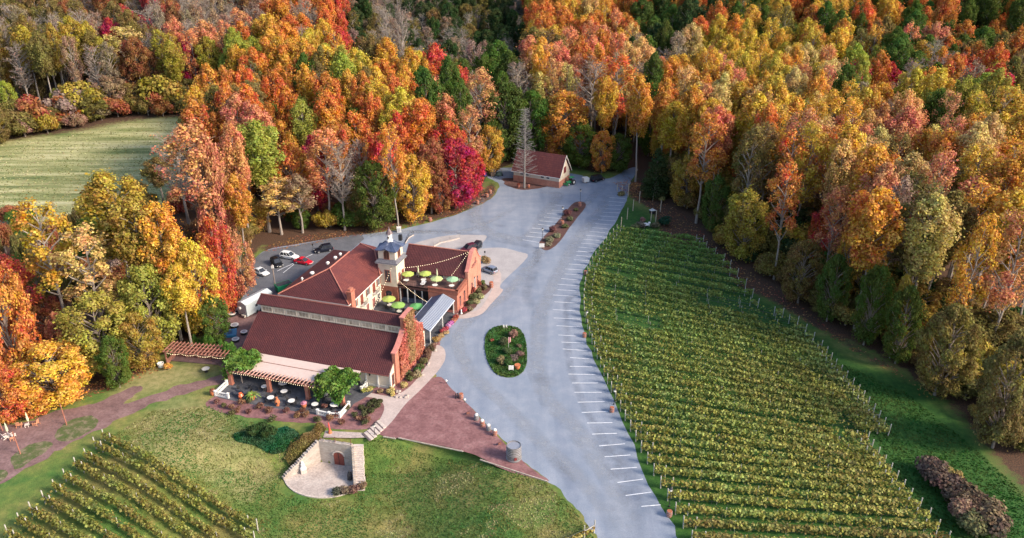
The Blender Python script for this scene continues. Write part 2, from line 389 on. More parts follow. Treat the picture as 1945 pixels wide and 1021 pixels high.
sheet('front_mulch_bed', [(392, 765), (440, 745), (560, 760), (700, 740), (760, 710), (800, 660), (828, 640), (835, 668), (820, 700), (790, 735), (755, 762), (722, 795), (700, 815), (640, 815), (600, 805), (540, 800), (470, 792), (410, 780)], .026, MULCH, .25, 4)
sheet('entry_walk', [(832, 655), (844, 663), (846, 680), (838, 696), (822, 716), (795, 744), (770, 768), (745, 800), (722, 822), (705, 836), (690, 828), (705, 815), (722, 795), (730, 772), (715, 757), (690, 753), (690, 744), (740, 752), (768, 742), (790, 722), (806, 700), (818, 678), (822, 662)], .045, CONC, .03, 5)
sheet('east_walk', [(868, 604), (872, 592), (905, 590), (925, 568), (938, 540), (936, 520), (942, 510), (952, 520), (950, 545), (955, 552), (932, 578), (915, 596), (890, 604)], .048, CONC, .03, 5)
sheet('awning_walk', [(806, 652), (820, 600), (850, 590), (872, 596), (862, 612), (830, 652), (820, 660)], .040, soil_mat('stone_walk', [(.3, (.13, .12, .11)), (.7, (.24, .22, .21))], 1.2, 3, .5), .02, 2)
sheet('shale_path', [(-120, 830), (0, 808), (60, 800), (90, 785), (180, 765), (250, 735), (270, 735), (250, 755), (235, 768), (330, 735), (380, 722), (425, 712), (430, 725), (380, 738), (300, 764), (240, 790), (190, 815), (130, 845), (60, 885), (0, 920), (-120, 975)], .024, PATH, .5, 5)
for px in ([(105, 822), (130, 800), (165, 790), (188, 800), (170, 820), (130, 838), (105, 835)], [(25, 868), (55, 845), (90, 838), (98, 850), (70, 868), (35, 890), (22, 884)], [(-30, 900), (0, 892), (20, 900), (0, 915), (-30, 935)]):
    sheet('path_grass', px, .034, soil_mat('tuft', [(.35, (.06, .10, .02)), (.5, (.10, .11, .04)), (.65, (.25, .2, .13))], .8, 4, .6) if 'tuft' not in MAT else MAT['tuft'], .3, 4)
sheet('median_bed', [(1025, 468), (1040, 475), (1060, 462), (1082, 432), (1103, 405), (1113, 390), (1106, 383), (1090, 385), (1072, 405), (1050, 432), (1028, 455)], .032, MULCHD, .08, 4)
ISL = [(921, 655), (924, 635), (938, 622), (962, 619), (985, 624), (998, 645), (1001, 680), (996, 702), (980, 715), (958, 716), (938, 706), (925, 682)]
ISLM = soil_mat('island_grass', [(.3, (.03, .08, .015)), (.6, (.06, .12, .025))], .8, 4, .8)
sheet('island_grass', ISL, .06, ISLM, .1, 5)
sheet('shed_bed', [(958, 345), (962, 352), (990, 360), (1020, 358), (1050, 352), (1080, 350), (1085, 340), (1060, 338), (960, 338)], .03, MULCHD, .2, 4)

# ---- worn wheel paths on the gravel: strips that fade out towards their edges
m, t, p = _nodes('wheel_path'); c = wpos(t)
fa = N(t, 'ShaderNodeAttribute', attribute_name='fade'); nn_ = noise_t(t, .35, 6, .7, c)
p.inputs['Roughness'].default_value = .95; g_ = noise_t(t, 6, 3, .6, c)
TRK = {}
for nm, cc in (('pale', (.34, .37, .42)), ('dark', (.17, .19, .235))):
    m, t, p = _nodes('wheel_path_' + nm); c = wpos(t); fa = N(t, 'ShaderNodeAttribute', attribute_name='fade'); nn_ = noise_t(t, .4, 6, .7, c)
    t.links.new(ramp(t, noise_t(t, 6, 3, .6, c), [(.3, tuple(v * .8 for v in cc)), (.7, tuple(v * 1.15 for v in cc))]), p.inputs['Base Color']); p.inputs['Roughness'].default_value = .95
    tr_ = N(t, 'ShaderNodeBsdfTransparent'); mx = N(t, 'ShaderNodeMixShader'); out_ = [q for q in t.nodes if q.type == 'OUTPUT_MATERIAL'][0]
    t.links.new(math_n(t, 'MULTIPLY', fa.outputs['Fac'], ramp(t, nn_, [(.35, (.1, .1, .1)), (.65, (1, 1, 1))])), mx.inputs[0]); t.links.new(tr_.outputs[0], mx.inputs[1]); t.links.new(p.outputs[0], mx.inputs[2]); t.links.new(mx.outputs[0], out_.inputs[0])
    TRK[nm] = m
def track(pix, width, nm, z):
    P2 = [Vector(q) for q in smooth_poly([at(*q) for q in pix], 6, False)]; V, Fd, F_ = [], [], []
    for i, q in enumerate(P2):
        d = (P2[min(i + 1, len(P2) - 1)] - P2[max(i - 1, 0)]).normalized(); n_ = Vector((-d.y, d.x)); e_ = min(1, i / 6, (len(P2) - 1 - i) / 6)
        for k, f_ in ((-1, 0), (-.5, .8), (0, 1), (.5, .8), (1, 0)): V.append((*(q + n_ * k * width * (1 + .25 * noise.noise(Vector((i * .3, k, z * 99))))), z)); Fd.append(f_ * e_ * (.7 if nm == 'pale' else .32))
        if i:
            for k in range(4): F_.append(((i - 1) * 5 + k, (i - 1) * 5 + k + 1, i * 5 + k + 1, i * 5 + k))
    me = raw_mesh('wheel_path', np.array(V), np.array(F_)); a_ = me.attributes.new('fade', 'FLOAT', 'POINT'); a_.data.foreach_set('value', np.array(Fd, np.float32)); me.materials.append(TRK[nm])
    if me.polygons[0].normal.z < 0: me.flip_normals()
    tag(put('wheel_path', me), kind='structure')
track([(1210, 1060), (1120, 930), (1040, 850), (960, 770), (890, 700), (870, 640), (900, 600), (960, 560), (1010, 500), (1060, 440), (1120, 380), (1150, 350)], 1.6, 'pale', .012)
track([(1240, 1060), (1160, 920), (1090, 810), (1030, 740), (1020, 660), (1030, 590), (1060, 520), (1100, 450), (1140, 400), (1160, 360)], 2.0, 'pale', .016)
track([(1030, 600), (1000, 560), (1020, 500), (1010, 470), (940, 455), (860, 440), (780, 440), (640, 455)], 1.5, 'dark', .020)
track([(1180, 560), (1090, 560), (1075, 600), (1085, 700), (1120, 790), (1200, 930)], .9, 'dark', .024)
track([(934, 424), (944, 427), (954, 429), (962, 431)], 1.0, 'dark', .028)
track([(1040, 860), (1055, 880), (1075, 900), (1085, 930)], 1.2, 'dark', .028)
track([(1010, 700), (1030, 720), (1060, 730)], 2, 'dark', .024)
track([(1240, 1000), (1200, 930), (1160, 850), (1140, 800)], 2.5, 'dark', .020)
track([(940, 360), (900, 400), (930, 440), (1000, 450), (1040, 400), (1060, 370), (1020, 362)], 2.2, 'pale', .024)
track([(985, 390), (930, 420), (870, 440), (760, 440), (650, 452), (560, 470)], 1.4, 'pale', .016)
# ---- parking stall lines: one painted marking each
LINE = mat('line_paint', (.74, .76, .80), .7, .2, 2, world=True)
def stripe(a, b, group, w=.13, z=.05):
    w = .15; A = Vector(at(*a)); B = Vector(at(*b)); d = (B - A); n = Vector((-d.y, d.x)).normalized() * w / 2
    mb = MB(); mb.add([(*(A - n), z), (*(B - n), z), (*(B + n), z), (*(A + n), z)], [(0, 1, 2, 3)])
    o = mb.build('stall_line', LINE); me = o.data
    if me.polygons[0].normal.z < 0: me.flip_normals()
    o['kind'] = 'structure'; return o
RL = [(285, 920, 348, 915), (235, 885, 318, 874), (208, 843, 291, 832), (187, 800, 271, 794), (167, 760, 250, 754), (149, 725, 232, 718), (127, 687, 207, 684), (110, 651, 192, 650), (93, 617, 178, 614),
      (80, 584, 167, 582), (70, 552, 158, 552), (62, 522, 145, 522), (50, 493, 137, 495), (55, 468, 127, 470), (55, 440, 118, 444), (32, 412, 112, 418), (28, 390, 104, 393), (18, 367, 104, 372),
      (12, 337, 90, 341), (3, 312, 88, 316), (0, 285, 82, 290), (5, 260, 80, 264), (0, 238, 82, 243), (15, 221, 84, 225), (15, 203, 88, 209), (27, 185, 90, 190), (38, 170, 98, 174), (40, 154, 108, 158), (52, 138, 112, 142), (68, 124, 118, 128), (75, 110, 124, 114), (82, 96, 130, 101)]
for a, b, c, d in RL: stripe((1050 + a / 1.698, 420 + b / 1.698), (1050 + c / 1.698, 420 + d / 1.698), '')
C1 = [(900, 1008, 1050, 1018), (922, 970, 1075, 983), (945, 936, 1090, 946), (966, 902, 1108, 912), (990, 867, 1130, 878), (1018, 832, 1155, 843), (1042, 798, 1178, 810), (1072, 763, 1225, 777), (1095, 729, 1250, 741), (1114, 697, 1268, 706), (1140, 664, 1285, 670), (1160, 632, 1292, 638), (1178, 600, 1302, 606), (1188, 567, 1320, 577), (1195, 533, 1335, 544)]
C2 = [(430, 905, 575, 930), (458, 873, 620, 890), (490, 838, 640, 853), (512, 803, 650, 815), (565, 770, 670, 781), (578, 738, 730, 752), (618, 706, 775, 720), (645, 673, 790, 687), (685, 643, 815, 655), (720, 600, 800, 607)]
for a, b, c, d in C1 + C2: stripe((900 + a / 4.64, 260 + b / 4.64), (900 + c / 4.64, 260 + d / 4.64), '')
for a in ((585, 440, 900, 290), (640, 455, 735, 380)): stripe((400 + a[0] / 4.64, 420 + a[1] / 4.64), (400 + a[2] / 4.64, 420 + a[3] / 4.64), '')

# ---------------------------------------------------------------- trees
BARK = mat('bark', (.26, .21, .18), .9, .35, .5, bmp=.4)
BARKP = mat('pale_bark', (.30, .255, .22), .9, .25, .5, bmp=.4)
LEAF = leafmat('leaf', 'obj'); LEAFI = leafmat('leaf_far', 'inst')
def limb(mb, p0, p1, r0, r1, bend=.8, n=5, seg=3, rg=None):
    a = Vector(p0); b = Vector(p1); pr = a; L = (b - a).length
    off = Vector((rg.gauss(0, 1), rg.gauss(0, 1), abs(rg.gauss(0, .6)))) * bend * L * .08
    for i in range(1, seg + 1):
        t = i / seg; q = a.lerp(b, t) + off * math.sin(math.pi * t) * 1.0
        mb.tube(pr, q, r0 + (r1 - r0) * (i - 1) / seg, r0 + (r1 - r0) * t, n, cap=(i == 1)); pr = q
def lump_leaves(lumps, n, rng, size, shell=.25, flat=.8, upbias=.35):
    L = np.array([l[:3] for l in lumps]); r = np.array([l[3] for l in lumps])
    wt = r ** 2 * rng.uniform(.25, 1.5, len(r)); k = rng.choice(len(L), n, p=wt / wt.sum())
    d = rng.normal(size=(n, 3)); d[:, 2] += upbias * 1.2; d /= np.linalg.norm(d, axis=1)[:, None]
    rad = r[k] * (1 - shell * rng.random(n) ** 1.5 + .10 * rng.normal(size=n))
    C = L[k] + d * rad[:, None] * np.array([1, 1, flat])
    s = size * (.6 + .8 * rng.random(n))
    return C, s, d
PROTO = {}
def make_proto(kind, seed):
    """returns (trunk mesh, crown mesh) for a tree of nominal height H and crown radius W"""
    rg = random.Random(seed); rng = np.random.default_rng(seed)
    T = MB(); lumps = []
    if kind == 'tulip':
        H, W = 30, 5; n = 52; cz, sz = .74, .25
        for i in range(n):
            u = (i + .5) / n; z = H * (cz - sz + 2 * sz * u * .93)
            q = 1 - abs((z / H - cz) / sz) ** 2.2; rr = W * (.35 + .5 * max(0, q)) * (.75 if u < .3 else .9) * rg.uniform(.45, 1.0)
            a = i * 2.4 + rg.uniform(-.5, .5)
            if u > .9: rr *= .25
            lumps.append((rr * math.cos(a), rr * math.sin(a), z, rg.uniform(.8, 1.7) * (1 if u < .8 else .85)))
        nl, size = 13000, .33
        trunk = .30
    elif kind == 'maple':
        H, W = 20, 6.4; n = 74; cz, sz = .53, .44
        for i in range(n):
            u = (i + .5) / n; z = H * (cz - sz + 2 * sz * u * .95)
            q = max(0, 1 - abs((z / H - cz) / sz) ** 2); rr = W * (.2 + .66 * math.sqrt(q)) * rg.uniform(.7, 1.0)
            if u > .9: rr *= .4
            a = i * 2.4 + rg.uniform(-.4, .4)
            lumps.append((rr * math.cos(a), rr * math.sin(a), z, rg.uniform(.8, 1.8)))
        nl, size = 16000, .33; trunk = .28
    elif kind == 'sparse':
        H, W = 29, 4.6; n = 26; cz, sz = .70, .28
        for i in range(n):
            u = (i + .5) / n; z = H * (cz - sz + 2 * sz * u * .96)
            rr = W * (.25 + .65 * math.sin(math.pi * min(1, .15 + u * .8))) * rg.uniform(.5, 1.0)
            a = i * 2.4 + rg.uniform(-.6, .6)
            lumps.append((rr * math.cos(a), rr * math.sin(a), z, rg.uniform(.9, 1.7)))
        nl, size = 4600, .32; trunk = .25
    elif kind == 'bare':
        H, W = 27, 4.6; n = 30; cz, sz = .68, .30
        for i in range(n):
            u = (i + .5) / n; z = H * (cz - sz + 2 * sz * u * .98)
            rr = W * (.3 + .65 * math.sin(math.pi * min(1, .1 + u * .75))) * rg.uniform(.55, 1.0)
            a = i * 2.4 + rg.uniform(-.6, .6)
            lumps.append((rr * math.cos(a), rr * math.sin(a), z, rg.uniform(1.0, 1.8)))
        nl, size = 700, .30; trunk = .30
    elif kind == 'cedar':
        H, W = 18, 3.4; n = 40
        for i in range(n):
            u = (i + .5) / n; z = H * (.05 + .93 * u); rr = W * .72 * (1 - u) ** .7 * (1 if u > .08 else .8); a = i * 2.4
            lumps.append((rr * math.cos(a), rr * math.sin(a), z, .5 + 1.3 * (1 - u) ** .6))
        nl, size = 11000, .28; trunk = .3
    elif kind == 'shrub':
        H, W = 5, 3.2; n = 16
        for i in range(n):
            rr = W * .68 * math.sqrt(rg.random()); a = i * 2.4; z = H * (.25 + .5 * rg.random() * (1 - .5 * rr / W))
            lumps.append((rr * math.cos(a), rr * math.sin(a), z, rg.uniform(.7, 1.25)))
        nl, size = 4500, .24; trunk = .1
    # trunk and limbs
    top = H * (.93 if kind != 'shrub' else .6)
    pts = [Vector((0, 0, -.6))]; k = 7; wob = .012 * H
    for i in range(1, k + 1): pts.append(Vector((rg.gauss(0, 1) * wob * i / k, rg.gauss(0, 1) * wob * i / k, top * i / k)))
    rad = [trunk * (1.25 if i == 0 else 1) * (1 - .88 * i / k) + .03 for i in range(k + 1)]
    for i in range(k): T.tube(pts[i], pts[i + 1], rad[i], rad[i + 1], 7, cap=False)
    def on_trunk(z):
        z = max(0, min(top, z)); i = min(k - 1, int(z / top * k)); f = z / top * k - i
        return pts[i].lerp(pts[i + 1], f)
    for l in lumps:
        c = Vector(l[:3]); d = math.hypot(c.x, c.y); z0 = max(H * .12, c.z - d * rg.uniform(.7, 1.3) - .5)
        r0 = (.05 + .045 * d * .5) * (1 if kind != 'shrub' else .5)
        if kind in ('bare', 'sparse'): r0 *= 1.35
        limb(T, on_trunk(z0), c, r0, .04, rg=rg, n=4)
        if kind in ('bare', 'sparse'):
            for _ in range(11 if kind == 'bare' else 4):
                v = Vector((rg.gauss(0, 1), rg.gauss(0, 1), abs(rg.gauss(.5, .7)))).normalized() * l[3] * rg.uniform(.8, 1.5)
                s = on_trunk(z0).lerp(c, rg.uniform(.45, 1)); e = s + v
                T.tube(s, e, .045, .018, 3, cap=False)
                if kind == 'bare':
                    for _ in range(3):
                        s2 = s.lerp(e, rg.uniform(.3, .9)); T.tube(s2, s2 + Vector((rg.gauss(0, 1), rg.gauss(0, 1), rg.gauss(.6, .5))).normalized() * rg.uniform(.5, 1.1), .028, .012, 3, cap=False)
    C, s, d = lump_leaves(lumps, nl, rng, size, shell=.35 if kind not in ('sparse', 'bare') else .9, flat={'tulip': 1.35, 'sparse': 1.2, 'cedar': 1.0}.get(kind, .9))
    if kind in ('tulip', 'maple'):     # a few leaves thrown outside the lumps, so the outline breaks up
        j = rng.choice(nl, nl // 10); C[j] += rng.normal(size=(len(j), 3)) * .7
    # drooping lower dead twigs on tall trees
    tm = T.build('trunk', None); me = tm.data; bpy.data.objects.remove(tm); me.materials.clear()
    cm = quads_mesh('crown', C, s, rng, .25, d)
    cm.materials.append(LEAF)
    return me, cm, H, W
NV = {'tulip': 6, 'maple': 5, 'sparse': 4, 'bare': 3, 'cedar': 2, 'shrub': 3}
for kk, nv in NV.items(): PROTO[kk] = [make_proto(kk, 100 * i + len(kk)) for i in range(nv)]
TRUNKM = {}
for kk in PROTO:
    for pr in PROTO[kk]: pr[0].materials.append(BARKP if kk in ('bare', 'sparse', 'tulip') else BARK)
HUE = {'Y': (.66, .42, .045), 'A': (.64, .31, .035), 'O': (.62, .215, .035), 'R': (.60, .095, .035), 'C': (.50, .015, .045), 'P': (.66, .27, .12), 'T': (.34, .23, .16),
       'G': (.085, .145, .025), 'D': (.04, .085, .028), 'L': (.36, .37, .05), 'K': (.40, .29, .04), 'B': (.22, .17, .05), 'S': (.34, .13, .05), 'W': (.66, .46, .15)}
HN = {'Y': 'golden yellow', 'A': 'amber', 'O': 'orange', 'R': 'red orange', 'C': 'crimson', 'P': 'salmon pink', 'T': 'greyish tan', 'G': 'green', 'D': 'dark green', 'L': 'lime yellow', 'K': 'olive gold', 'B': 'dull olive', 'S': 'rust brown', 'W': 'pale straw'}
KN = {'tulip': 'tall', 'maple': 'broad full', 'sparse': 'thin leggy', 'bare': 'nearly leafless', 'cedar': 'dense conical', 'shrub': 'bushy'}
TREES = []      # dicts: kind, hue, x, y, H, Wd (crown width m), px,py(top)
def add_tree(kind, hue, x, y, Hh, Wd, manual=False, lean=0):
    z = hz(x, y); px, py = proj(x, y, z + Hh)
    bx, by = proj(x, y, z)
    TREES.append(dict(k=kind, h=hue, x=x, y=y, z=z, H=Hh, W=Wd, px=px, py=py, bx=bx, by=by, man=manual, lean=lean))
MAN = [('sparse', 'A', 138, 655, 372, 120), ('sparse', 'W', 208, 665, 425, 110), ('tulip', 'K', 262, 600, 322, 130), ('tulip', 'K', 310, 640, 370, 110), ('tulip', 'A', 345, 645, 380, 95), ('maple', 'Y', 392, 640, 445, 90),
       ('maple', 'L', 205, 705, 555, 140), ('maple', 'G', 228, 735, 635, 62), ('maple', 'Y', 112, 762, 652, 150), ('maple', 'R', 8, 700, 560, 90), ('maple', 'O', 20, 800, 690, 100), ('sparse', 'R', 55, 650, 485, 100),
       ('maple', 'O', 70, 790, 740, 60), ('maple', 'L', 300, 668, 500, 110), ('maple', 'K', 275, 700, 590, 80), ('maple', 'S', 95, 640, 560, 70), ('maple', 'P', 130, 690, 590, 50), ('tulip', 'Y', 365, 660, 500, 80),
       ('sparse', 'P', 398, 500, 225, 120), ('bare', 'P', 360, 430, 240, 90), ('maple', 'P', 425, 500, 250, 80), ('maple', 'R', 430, 600, 405, 75), ('maple', 'O', 408, 625, 460, 70), ('maple', 'P', 466, 560, 440, 60), ('maple', 'G', 415, 650, 560, 60), ('tulip', 'A', 470, 500, 330, 60),
       ('tulip', 'L', 512, 440, 225, 105), ('maple', 'O', 562, 420, 262, 85), ('sparse', 'W', 535, 445, 335, 90), ('sparse', 'T', 575, 442, 330, 70), ('bare', 'T', 655, 437, 265, 70), ('sparse', 'P', 628, 430, 240, 80), ('maple', 'C', 605, 400, 250, 60), ('bare', 'T', 690, 400, 262, 50),
       ('maple', 'G', 713, 436, 300, 80), ('maple', 'B', 690, 430, 330, 60), ('sparse', 'A', 757, 436, 228, 60), ('maple', 'Y', 787, 420, 290, 75), ('maple', 'R', 738, 405, 245, 80), ('tulip', 'S', 820, 405, 262, 60), ('maple', 'S', 838, 405, 300, 50),
       ('maple', 'C', 868, 395, 258, 92), ('maple', 'C', 895, 378, 275, 60), ('sparse', 'P', 912, 310, 125, 80), ('maple', 'A', 930, 330, 235, 60), ('maple', 'G', 958, 305, 150, 95), ('maple', 'G', 1005, 305, 165, 80), ('maple', 'G', 935, 318, 225, 60),
       ('maple', 'A', 1068, 305, 168, 100), ('maple', 'G', 1100, 318, 230, 75), ('maple', 'A', 1143, 328, 245, 48), ('maple', 'G', 1172, 325, 250, 60), ('sparse', 'O', 1165, 300, 100, 95), ('bare', 'T', 1120, 280, 110, 80), ('tulip', 'A', 1207, 345, 140, 60),
       ('cedar', 'D', 1243, 374, 280, 52), ('maple', 'K', 1300, 392, 292, 65), ('tulip', 'Y', 1268, 350, 190, 75), ('maple', 'K', 1410, 492, 356, 88), ('maple', 'G', 1355, 440, 330, 60), ('maple', 'R', 1548, 520, 385, 55), ('maple', 'A', 1592, 585, 405, 45), ('maple', 'B', 1515, 575, 450, 80),
       ('maple', 'B', 1775, 750, 575, 105), ('maple', 'B', 1885, 850, 625, 110), ('maple', 'S', 1940, 800, 500, 100), ('maple', 'G', 1700, 690, 540, 70), ('maple', 'G', 1640, 655, 500, 70), ('maple', 'A', 1703, 675, 590, 25), ('tulip', 'K', 1690, 680, 520, 35), ('maple', 'G', 1570, 610, 480, 60),
       ('sparse', 'T', 1656, 600, 330, 70), ('sparse', 'A', 1790, 700, 400, 80), ('sparse', 'P', 1870, 700, 400, 110), ('tulip', 'Y', 1850, 640, 360, 100), ('tulip', 'W', 1920, 660, 400, 90), ('maple', 'Y', 1700, 470, 395, 45), ('sparse', 'P', 1560, 560, 350, 70), ('sparse', 'O', 1470, 530, 300, 80),
       ('cedar', 'G', 540, 200, 80, 50), ('maple', 'O', 592, 190, 82, 62), ('maple', 'C', 1695, 190, 127, 62), ('maple', 'L', 1678, 150, 75, 30), ('maple', 'R', 1880, 200, 130, 75), ('maple', 'O', 1880, 170, 85, 50), ('maple', 'L', 120, 225, 165, 35), ('maple', 'O', 140, 235, 185, 45), ('maple', 'L', 22, 220, 150, 35),
       ('bare', 'T', 300, 130, 8, 80), ('bare', 'T', 430, 90, 8, 90), ('bare', 'T', 360, 120, 14, 60), ('sparse', 'W', 258, 180, 48, 90), ('bare', 'T', 510, 240, 172, 45), ('bare', 'T', 740, 190, 10, 40), ('bare', 'T', 768, 190, 12, 40), ('cedar', 'G', 1275, 120, 20, 55)]
for k, h, bx, by, top, wpx in MAN:
    x, y = at(bx, by); z = hz(x, y)
    lo, hi = 2, 60
    for _ in range(30):
        mid = (lo + hi) / 2
        if proj(x, y, z + mid)[1] > top: lo = mid
        else: hi = mid
    zc = y * CP + (CZ - z - lo * .6) * SP
    add_tree(k, h, x, y, lo, wpx * zc / CF, True)
GRID = {  # photo rows of 50 px, one group of hues per 100 px column
 0: "BTB TSB TBC STT TTP OTO ROY BTT BDT BDT OYO YPO GDO ODO BGY YGO YOG OGO GOG OBG",
 50: "BKT BTK TBS KPC YLO YYA ALB TTB BDT DBL PPB APO GDT YAP YYY YYA LBY TPG OGB OGB",
 100: "BTK BKB TWB SAC OAB AOG LYB YOA BGR GTG PTP WTA GTP APY YYA WPY OLC YTG ROT RCB",
 150: "KGB BKG ASB SBA OBO OGO GOO OAY OGP WKG OGT AWO YAO WPA YAP YWL YGT PGY YLY AOB",
 200: "BBG BBS BBO BBO PLO LYO ORT OPR CRO TAG AYG YOG YYB YOP OYB WPA PYT WPB YPK YTY",
 250: "BBB BBB BBB BBB PPO LYA PRT OPR CRO TAG AYG YOG YKB AOP OKB YPO WYT APB WPW YTY",
 300: "AAS YBS YSB YAR RPT LYW TPT ORG YRC AOG GGG AGG KGB AOK AYB WPO PYT WPB YPB YAY",
 350: "YSR YBG YKG YOR RPT LYW TPT ORG YRC AOG GGG AGG KGB GBO KYG WRO PYT WPB YPB YAY",
 400: "YOR YBG KYG YOR RPT LYW TPG ORG YRC AOG GGG AGG KGB GBO KYG GRO TBA WBG YPB WAS",
 450: "YOR YBG KYG YOR RPT GBK GBK GBK GBG AOG GGG AGG GBG GBO BYG GRO TBG ABG BAY BAS"}
ZN = {r: s.split() for r, s in GRID.items()}
cell = 6.5; occ = {}
for tr in TREES:
    occ.setdefault((int(tr['x'] // 20), int(tr['y'] // 20)), []).append(tr)
def near(x, y, dmin):
    cx, cy = int(x // 20), int(y // 20)
    for i in (-1, 0, 1):
        for j in (-1, 0, 1):
            for q in occ.get((cx + i, cy + j), ()):
                if (q['x'] - x) ** 2 + (q['y'] - y) ** 2 < (dmin + (q['W'] * .22 if q['man'] else 0)) ** 2: return True
    return False
def inpoly(poly, x, y): return bool(inpoly_np(poly, np.array(x), np.array(y)))
yy = 100.0
HIDDEN = [at(*p) for p in [(925, 330), (985, 296), (1200, 296), (1215, 345)]]
TRACK = [at(*p) for p in [(1165, 345), (1185, 318), (1178, 290), (1200, 270), (1218, 290), (1222, 330), (1200, 360)]]
while yy < 455:
    step = cell * (1 + max(0, yy - 240) * .0010)
    xx = -300.0
    while xx < 340:
        x = xx + rnd.uniform(-.42, .42) * step; y = yy + rnd.uniform(-.42, .42) * step
        xx += step
        if inpoly(CLEAR, x, y) or inpoly(FIELD, x, y) or inpoly(TRACK, x, y): continue
        z = hz(x, y); bx, by = proj(x, y, z); px, py = proj(x, y, z + 27)
        if not -330 < px < 2270 or py > 1150 or by < -12: continue
        r_, c_ = max(0, min(450, int(py // 50) * 50)), max(0, min(19, int(px // 100)))
        # the field's far hedge is low scrub; the strip below the field is thin
        scrub = px < 420 and by < 300 and y < at(0, 215)[1] + 0
        left_low = px < 480 and 395 < by < 660 and bx < 470
        if left_low and rnd.random() < .45: continue
        h = rnd.choice(ZN[r_][c_])
        if px > 1000 and h in 'PT' and rnd.random() < .5: h = rnd.choice('YAW')
        if scrub: kind = 'shrub'; h = rnd.choice('BBTSKB'); Hh = rnd.uniform(6, 12); Wd = rnd.uniform(7, 10)
        else:
            if h == 'T': kind = rnd.choice(['bare', 'bare', 'sparse'])
            elif h in 'PW': kind = rnd.choice(['sparse', 'tulip', 'sparse'])
            elif h in 'RCOGD': kind = rnd.choice(['maple', 'tulip'])
            elif h in 'B': kind = rnd.choice(['sparse', 'tulip', 'maple'])
            else: kind = rnd.choice(['tulip', 'tulip', 'tulip', 'sparse', 'maple'])
            Hh = {'tulip': rnd.uniform(26, 34), 'maple': rnd.uniform(20, 27), 'sparse': rnd.uniform(26, 33), 'bare': rnd.uniform(24, 31)}[kind]
            Wd = {'tulip': rnd.uniform(7.5, 11), 'maple': rnd.uniform(8.5, 12), 'sparse': rnd.uniform(7, 10), 'bare': rnd.uniform(7, 11)}[kind]
            Wd *= 1.12 if by < 260 else 1
            if 640 < px < 1000 and py < 95: Hh *= .62; Wd *= .8; h = rnd.choice('BDBDT')      # the darker planted pines and young wood
            if px > 1235 and by > 385 and h not in 'GD':
                kind = rnd.choice(['sparse', 'tulip', 'tulip', 'sparse']); Hh = rnd.uniform(27, 34); Wd = rnd.uniform(8.5, 11.5)
            if left_low: Hh *= .4; Wd *= .6; kind = rnd.choice(['shrub', 'maple']); h = rnd.choice('BSBG')
        if near(x, y, step * .62): continue
        # keep tree tops off the field and the clearings
        if y < 240 and x < -30:
            tx, ty = proj(x, y, z + Hh)
            if ty < 330 and tx < 350: Hh *= .5
        add_tree(kind, h, x, y, Hh, Wd)
        occ.setdefault((int(x // 20), int(y // 20)), []).append(TREES[-1])
    yy += step
# understorey along the edges of the wood: low green and olive bushes under the tall trees
EDGE_R = [(1225, 352), (1275, 388), (1345, 448), (1405, 500), (1500, 566), (1570, 618), (1655, 662), (1725, 702), (1805, 772), (1885, 852), (1950, 925)]
EDGE_L = [(300, 690), (345, 655), (420, 608), (462, 560), (472, 505), (495, 463), (560, 445), (620, 440), (700, 434), (750, 424), (830, 402)]
EDGE_F = [(-20, 285), (60, 262), (140, 245), (220, 228), (300, 217), (370, 220), (430, 250)]
def along(pts, step):
    W_ = [Vector(at(*p)) for p in pts]; out = []
    for a, b in zip(W_[:-1], W_[1:]):
        n = max(1, int((b - a).length / step))
        for i in range(n): out.append((a.lerp(b, i / n), (b - a).normalized()))
    return out
for pts, hues, sgn, hr in ((EDGE_R, 'BBGKBBDK', 1, (3, 7.5)), (EDGE_L, 'GBKGYBSG', 1, (3.5, 9)), (EDGE_F, 'BSTBKBTB', 1, (7, 13))):
    for pos, d in along(pts, 5.2):
        for lay in ((0, 1, 2, 3, 4) if pts is EDGE_R else (0, 1)):
            nrm = Vector((-d.y, d.x)) * (3 + lay * 4.5 + rnd.uniform(-1, 2)); q = pos + nrm + d * rnd.uniform(-2, 2)
            if inpoly(CLEAR, q.x, q.y) and (pos - q).length < 1: continue
            Hh = rnd.uniform(*hr) * (1 + .35 * min(lay, 2)); k = rnd.choice(['shrub', 'maple']) if Hh > 5 else 'shrub'
            add_tree(k, rnd.choice(hues), q.x, q.y, Hh, Hh * rnd.uniform(.75, 1.1) if k == 'maple' else Hh * 1.3)
for x0, x1, y0, y1, n in ((-20, 330, 420, 560, 60),):
    for _ in range(n):
        x, y = at(rnd.uniform(x0, x1), rnd.uniform(y0, y1)); h = rnd.uniform(2.5, 6)
        add_tree('shrub', rnd.choice('BSBKGT'), x, y, h, h * 1.5)
ids = {}
def size_px(tr):
    zc = tr['y'] * CP + (CZ - tr['z'] - tr['H'] * .6) * SP; return tr['W'] * tr['H'] * (CF / zc) ** 2
inframe = [t_ for t_ in TREES if -60 < t_['px'] < 2005 and t_['by'] > -5]
inframe.sort(key=lambda t_: (-t_['man'], -size_px(t_)))
IND, REST = inframe[:300], inframe[300:]
def jit_hue(c, a=.13):
    return tuple(max(.01, v * rnd.uniform(1 - a, 1 + a)) for v in c)
def region(tr):
    x, y = tr['bx'], tr['by']
    if y < 215: return 'high on the far hillside'
    if x < 470 and y > 395: return 'in the grove between the grass field and the winery'
    if x < 470 and y < 300: return 'at the far edge of the grass field'
    if x < 470: return 'beside the open grass field'
    if x < 940: return 'in the wood behind the gravel lane'
    if x < 1215: return 'behind the small shed'
    if y < 420: return 'in the wood above the top of the vineyard'
    return 'along the wood edge right of the vineyard'
